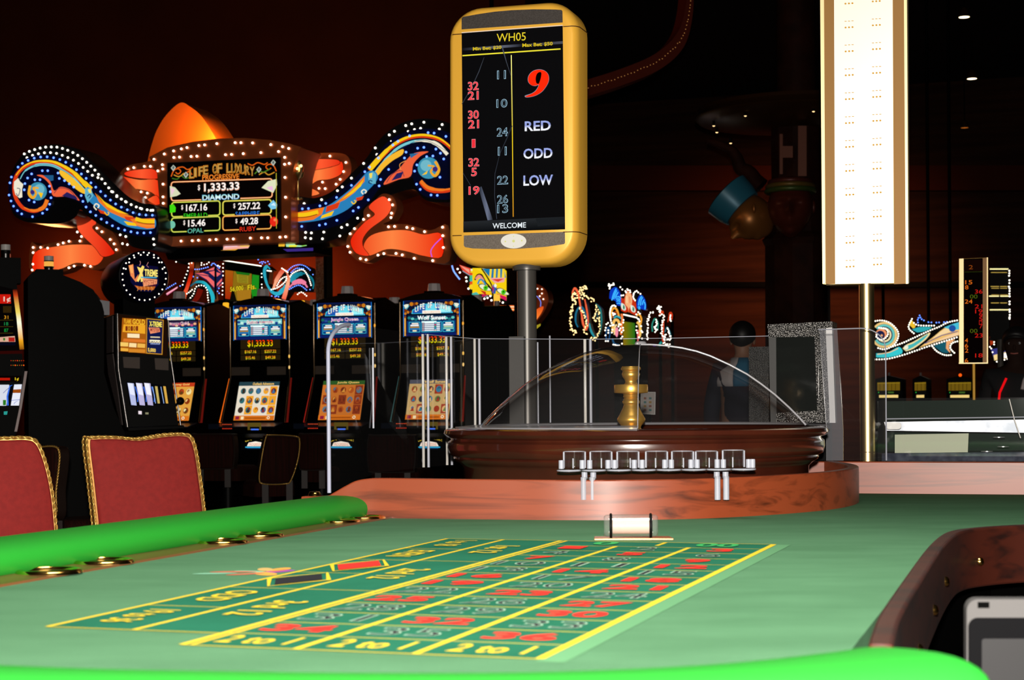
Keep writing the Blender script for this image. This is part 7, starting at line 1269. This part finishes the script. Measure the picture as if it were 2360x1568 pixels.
for x, y in ((1645, 290), (1652, 305), (1684, 330), (1732, 280), (1798, 267), (1886, 270)):
    m = MB(); p = PMK(x, y, .35 if x > 1700 else .0); m.ball(p, .011, E('ffd090', 2.0), 8, 6, (1.2, 1.2, .8)); m.cyl(p, p + Vector((0, 0, .05)), .014, BLACK, 8); m.build('pin_lamp', q)
def head(P, cx, cy, h, tilt, mat, turn, name, hat):
    """carved head h metres tall: skull, brow, nose, lips, chin, ears; tilt in the picture plane, turn sideways"""
    c = P(cx, cy, .0); k = h / 2; m = MB(); Rm = Matrix.Rotation(tilt, 3, P.n) ; r_ = P.r; n_ = P.n
    r2 = r_ * math.cos(turn) + n_ * math.sin(turn); f2 = n_ * math.cos(turn) - r_ * math.sin(turn)
    X = lambda a, b, d: c + Rm @ (r2 * (a * k) + UP * (b * k) + f2 * (d * k))
    vs = []; n = 72; kk = 44
    for i in range(kk + 1):
        for j in range(n):
            th = math.pi * i / kk; ph = math.tau * j / n; x = math.sin(th) * math.cos(ph) * .72; y = math.cos(th); d = math.sin(th) * math.sin(ph) * .85
            if y < 0: x *= 1 - .38 * y * y; d *= 1 - .15 * y * y
            if d > .3:
                d += .34 * math.exp(-((x / .10) ** 2) - ((y + .12) / .22) ** 2)            # nose
                d += .10 * math.exp(-((x / .45) ** 2) - ((y - .22) / .10) ** 2)            # brow
                d -= .12 * (math.exp(-(((x - .26) / .14) ** 2) - ((y - .06) / .10) ** 2) + math.exp(-(((x + .26) / .14) ** 2) - ((y - .06) / .10) ** 2))
                d += .09 * math.exp(-((x / .22) ** 2) - ((y + .48) / .07) ** 2) + .08 * math.exp(-((x / .18) ** 2) - ((y + .60) / .06) ** 2)
                d += .10 * math.exp(-((x / .2) ** 2) - ((y + .86) / .12) ** 2)
            vs.append(X(x, y, d))
    m.add(vs, [(i * n + j, (i + 1) * n + j, (i + 1) * n + (j + 1) % n, i * n + (j + 1) % n) for i in range(kk) for j in range(n)], mat)
    for s in (-1, 1): m.ball(X(.72 * s, 0, -.05), .16 * k, mat, 10, 8, (.5, .7, 1.3))
    o = m.build(name, q, smooth=60)
    hat(X, o, k); return o
def hat1(X, o, k):
    m = MB(); rings = []
    for y, a in ((.45, .86), (.75, .95), (1.3, 1.02), (1.36, .9)): rings.append([X(a * .95 * math.cos(t), y, a * .98 * math.sin(t)) for t in [math.tau * j / 28 for j in range(28)]])
    vs = [p for r in rings for p in r]; m.add(vs, [(i * 28 + j, i * 28 + (j + 1) % 28, (i + 1) * 28 + (j + 1) % 28, (i + 1) * 28 + j) for i in range(3) for j in range(28)] + [list(range(84, 112)), list(range(28))[::-1]], M('blue_painted_hat', (.03, .20, .33), .35, .1)); m.build('hat', o, smooth=40)
def hat2(X, o, k):
    for y, a, c in ((.52, .84, (.06, .10, .02)), (.66, .80, (.16, .10, .02)), (.80, .72, (.10, .02, .015))):
        m = MB(); m.tube([X(a * .9 * math.cos(t), y, a * math.sin(t)) for t in [math.tau * j / 28 for j in range(28)]], .09 * k, M(f'band_{y}', c, .4, .3), 8, closed=True); m.build('headband', o, smooth=60)
head(PMK, 1730, 500, .52, R(46), GL1, R(66), 'gold_head', hat1)
head(PMK, 1822, 478, .62, R(0), RD2, R(-6), 'red_head', hat2)
lamp('column_lamp', 'SPOT', PMK(1700, 420, 2.2), 4, (1, .62, .3), PMK(1770, 500), shadow_soft_size=.1, spot_size=R(60), spot_blend=.8)  # unseen spot added so the dim column and its heads show

# ------------------------------------------------------------------ ceiling lamps and teal dishes
GD_ = 'ceiling downlights'
for x, y, D, r, s, lab in ((2222, 40, 23, .075, 6, 'brightest ceiling downlight at the upper right corner'), (2240, 182, 25, .075, 6, 'lit ceiling downlight below the one in the upper right corner'), (2223, 295, 26, .06, .35, 'dim orange ceiling downlight at the right, lowest of its line'), (697, 29, 22, .04, .5, 'faint ceiling downlight at the top left of the gold framed screen'), (945, 72, 20, .045, 1.2, 'small ceiling downlight beside the top of the gold framed screen'), (868, 126, 20, .04, .4, 'faint ceiling downlight above the larger teal dish'), (1021, 218, 18, .022, 1.5, 'tiny ceiling lamp left of the gold framed screen')):
    p = W(x, y, D); q = thing('downlight', lab, 'ceiling lamp', p, GD_); k = r
    m = MB(); m.lathe([(k * 1.0, 0), (k * 1.06, .0), (k * .8, k * 1.2), (k * .3, k * 1.8), (0, k * 1.8)], M('lamp_can_brown', (.08, .035, .015), .4, .4), p, 20); m.build('can', q, smooth=40)
    m = MB(); m.lathe([(0, -.002), (k * .92, .002)], E('ffe0b0' if s > 1 else 'ff8a30', s), p, 20); m.build('lens', q)
    m = MB(); m.cyl(p + Vector((0, 0, k * 1.8)), (p.x, p.y, 6.55), .008, DARK, 6); m.build('rod', q)
for x, y, rx, D, lab in ((845, 155, 57, 18, 'larger dark teal hanging dish left of the gold framed screen'), (869, 22, 31, 19, 'smaller dark teal hanging dish at the top edge')):
    p = W(x, y, D); r_ = rx * D / F; q = thing('hanging_dish', lab, 'pendant', p, 'teal hanging dishes')
    m = MB(); m.lathe([(0, -.10), (r_ * .55, -.08), (r_ * .8, -.03), (r_ * .97, .02), (r_, .05), (r_ * .96, .07), (r_ * .5, .09), (0, .10)], M('teal_dish', (.006, .045, .055), .4), p, 48); m.build('dish', q, smooth=50)
    m = MB(); m.cyl(p + Vector((0, 0, .09)), (p.x, p.y, 6.55), .01, DARK, 6); m.build('rod', q)
    m = MB(); m.lathe([(r_ * .58, -.092), (r_ * .80, -.046), (r_ * .99, .010)], E('04282c', 1.0), p, 48); m.build('glow_ring', q, smooth=50)

# ------------------------------------------------------------------ people
def skin(chains, mat, name, parent, root, sub=2):
    """chains of (point, radius) grown into one surface"""
    me = bpy.data.meshes.new(name); bm = bmesh.new(); lay = bm.verts.layers.skin.verify(); V = {}
    org = ORG[parent.as_pointer()]
    def vert(p, r):
        k = tuple(round(c, 4) for c in p)
        if k not in V: v = bm.verts.new(Vector(p) - org); v[lay].radius = (r, r) if not isinstance(r, tuple) else r; v[lay].use_root = (k == tuple(round(c, 4) for c in root)); V[k] = v
        return V[k]
    for ch in chains:
        a = None
        for p, r in ch:
            b = vert(p, r)
            if a is not None and a is not b and bm.edges.get((a, b)) is None: bm.edges.new((a, b))
            a = b
    bm.to_mesh(me); bm.free(); me.materials.append(mat); o = bpy.data.objects.new(name, me); C.objects.link(o); o.parent = parent; ORG[o.as_pointer()] = org
    md = o.modifiers.new('skin', 'SKIN'); md.use_smooth_shade = True; sb_ = o.modifiers.new('sub', 'SUBSURF'); sb_.levels = sub; sb_.render_levels = sub
    return o
def person(px, D, hgt, face, lab, shirt, trousers, hairm, skinm, extra=None):
    base = W(px, 900, D); base.z = 0; q = thing('person', lab, 'person', base); k = hgt / 1.75
    fw = Vector((math.sin(face), -math.cos(face), 0)); rt_ = Vector((math.cos(face), math.sin(face), 0))     # face 0 looks at the lens
    X = lambda a, b, c: base + rt_ * (a * k) + fw * (b * k) + UP * (c * k)
    pel = X(0, 0, .95)
    arm = lambda s, g=0: [(X(0, 0, 1.38), .10 + g), (X(.17 * s, 0, 1.41), .062 + g), (X(.23 * s, -.01, 1.12), .047 + g), (X(.24 * s, .10, .90), .036 + g)]
    leg = lambda s, g=0: [(pel, .125 + g), (X(.09 * s, 0, .86), .085 + g), (X(.10 * s, .01, .48), .056 + g), (X(.10 * s, -.02, .09), .042 + g)]
    spine = lambda g=0: [(pel, .125 + g), (X(0, 0, 1.15), .115 + g), (X(0, 0, 1.38), .10 + g)]
    neck = [(X(0, 0, 1.38), .10), (X(0, .0, 1.49), .052), (X(0, .015, 1.56), .055), (X(0, .02, 1.63), .082), (X(0, .01, 1.69), .072)]
    hand = lambda s: [(X(.24 * s, .10, .90), .036), (X(.24 * s, .13, .83), .032)]
    fing = [[(X(.24 * s, .13, .83), .032), (X((.215 + .018 * f) * s, .15, .775), .010), (X((.215 + .018 * f) * s, .155, .735 + .006 * abs(f - 1.5)), .008)] for s in (-1, 1) for f in range(4)] + [[(X(.24 * s, .10, .90), .036), (X(.215 * s, .145, .845), .011), (X(.205 * s, .165, .81), .009)] for s in (-1, 1)]
    foot = lambda s: [(X(.10 * s, -.02, .09), .042), (X(.10 * s, .06, .045), .04), (X(.10 * s, .15, .03), .03)]
    skin([spine(), neck, arm(1), arm(-1), hand(1), hand(-1), leg(1), leg(-1), foot(1), foot(-1)] + fing, skinm, 'body', q, pel)
    skin([[(p, r + .035) for p, r in spine()], arm(1, .014), arm(-1, .014)], shirt, 'shirt', q, pel); skin([[(p, r + .012) for p, r in leg(1)], [(p, r + .012) for p, r in leg(-1)]], trousers, 'trousers', q, pel)
    m = MB(); m.ball(X(0, .095, 1.615), .017 * k, skinm, 8, 6, (.7, 1, 1.3))
    for s in (-1, 1): m.ball(X(.083 * s, .01, 1.625), .028 * k, skinm, 8, 6, (.4, .7, 1.2))
    m.build('nose_and_ears', q, smooth=60)
    m = MB()
    for s in (-1, 1): m.ball(X(.032 * s, .082, 1.645), .011 * k, M('eye_white', (.5, .5, .5), .3), 8, 6); m.ball(X(.032 * s, .091, 1.645), .005 * k, BLACK, 8, 6)
    m.build('eyes', q, smooth=60)
    m = MB(); m.tube([X(-.025, .092, 1.575), X(0, .1, 1.572), X(.025, .092, 1.575)], .005 * k, M('lips', (.3, .08, .06), .5), 6); m.build('mouth', q, smooth=60)
    m = MB(); n = 20; kk = 10; c = X(0, -.005, 1.665); vs = []
    for i in range(kk + 1):
        for j in range(n):
            ph = math.tau * j / n; b_ = math.sin(ph); th = math.pi * (.60 + .22 * max(0, -b_)) * i / kk; cut = 1 - .35 * max(0, b_) * (i / kk) ** 1
            vs.append(c + rt_ * (.098 * k * math.sin(th) * math.cos(ph)) + fw * (.108 * k * math.sin(th) * b_ * (.92 if b_ > 0 else 1)) + UP * (.105 * k * math.cos(th * (cut if b_ > .2 else 1))))
    m.add(vs, [(i * n + j, (i + 1) * n + j, (i + 1) * n + (j + 1) % n, i * n + (j + 1) % n) for i in range(kk) for j in range(n)], hairm); m.build('hair', q, smooth=60)
    if extra: extra(q, X, k)
    return q
HAIR = M('black_hair', (.006, .005, .005), .5); SKN = M('brown_skin', (.30, .15, .09), .55); NAVY = M('navy_cloth', (.012, .014, .03), .8); BLKC = M('black_cloth', (.008, .008, .009), .85)
def collar(q, X, k):
    WB = M('white_cloth', (.55, .5, .5), .8); BB = M('blue_cloth', (.03, .17, .30), .8)
    m = MB()
    for mt, a0, a1 in ((WB, R(150), R(235)), (BB, R(235), R(285)), (WB, R(285), R(390))):
        rows = []
        for j in range(9):
            t = a0 + (a1 - a0) * j / 8; rows.append([X(r * math.cos(t) * 1.25, r * math.sin(t), z) for r, z in ((.066, 1.50), (.085, 1.46), (.155, 1.40), (.162, 1.33), (.158, 1.29))])
        m.add([p for r in rows for p in r], [(5 * i + j, 5 * i + j + 1, 5 * i + 6 + j, 5 * i + 5 + j) for i in range(8) for j in range(4)], mt)
    o = m.build('striped_collar', q, smooth=60); s = o.modifiers.new('thick', 'SOLIDIFY'); s.thickness = .006
person(1712, 11.4, 1.615, R(165), 'person with black hair and a white and blue collar standing behind the dome', NAVY, BLKC, HAIR, SKN, collar)
def lany(q, X, k):
    m = MB(); m.tube([X(-.05, .13, 1.40), X(-.09, .165, 1.30), X(-.105, .175, 1.15), X(-.105, .17, .98)], .007, E('ff1018', .8), 6); m.build('red_strap', q, smooth=60)  # strap given a glow of its own, though it is no lamp
    m = MB(); m.tube([X(.10, .05, 1.47), X(.07, .12, 1.38), X(.06, .14, 1.32)], .012, M('white_cloth', (.55, .5, .5), .8), 8); m.build('white_collar', q, smooth=60)
person(2343, 10.4, 1.52, R(-25), 'person in dark clothes with a red strap at the right edge', BLKC, BLKC, HAIR, M('dim_skin', (.022, .011, .008), .8, spec=.1), lany)
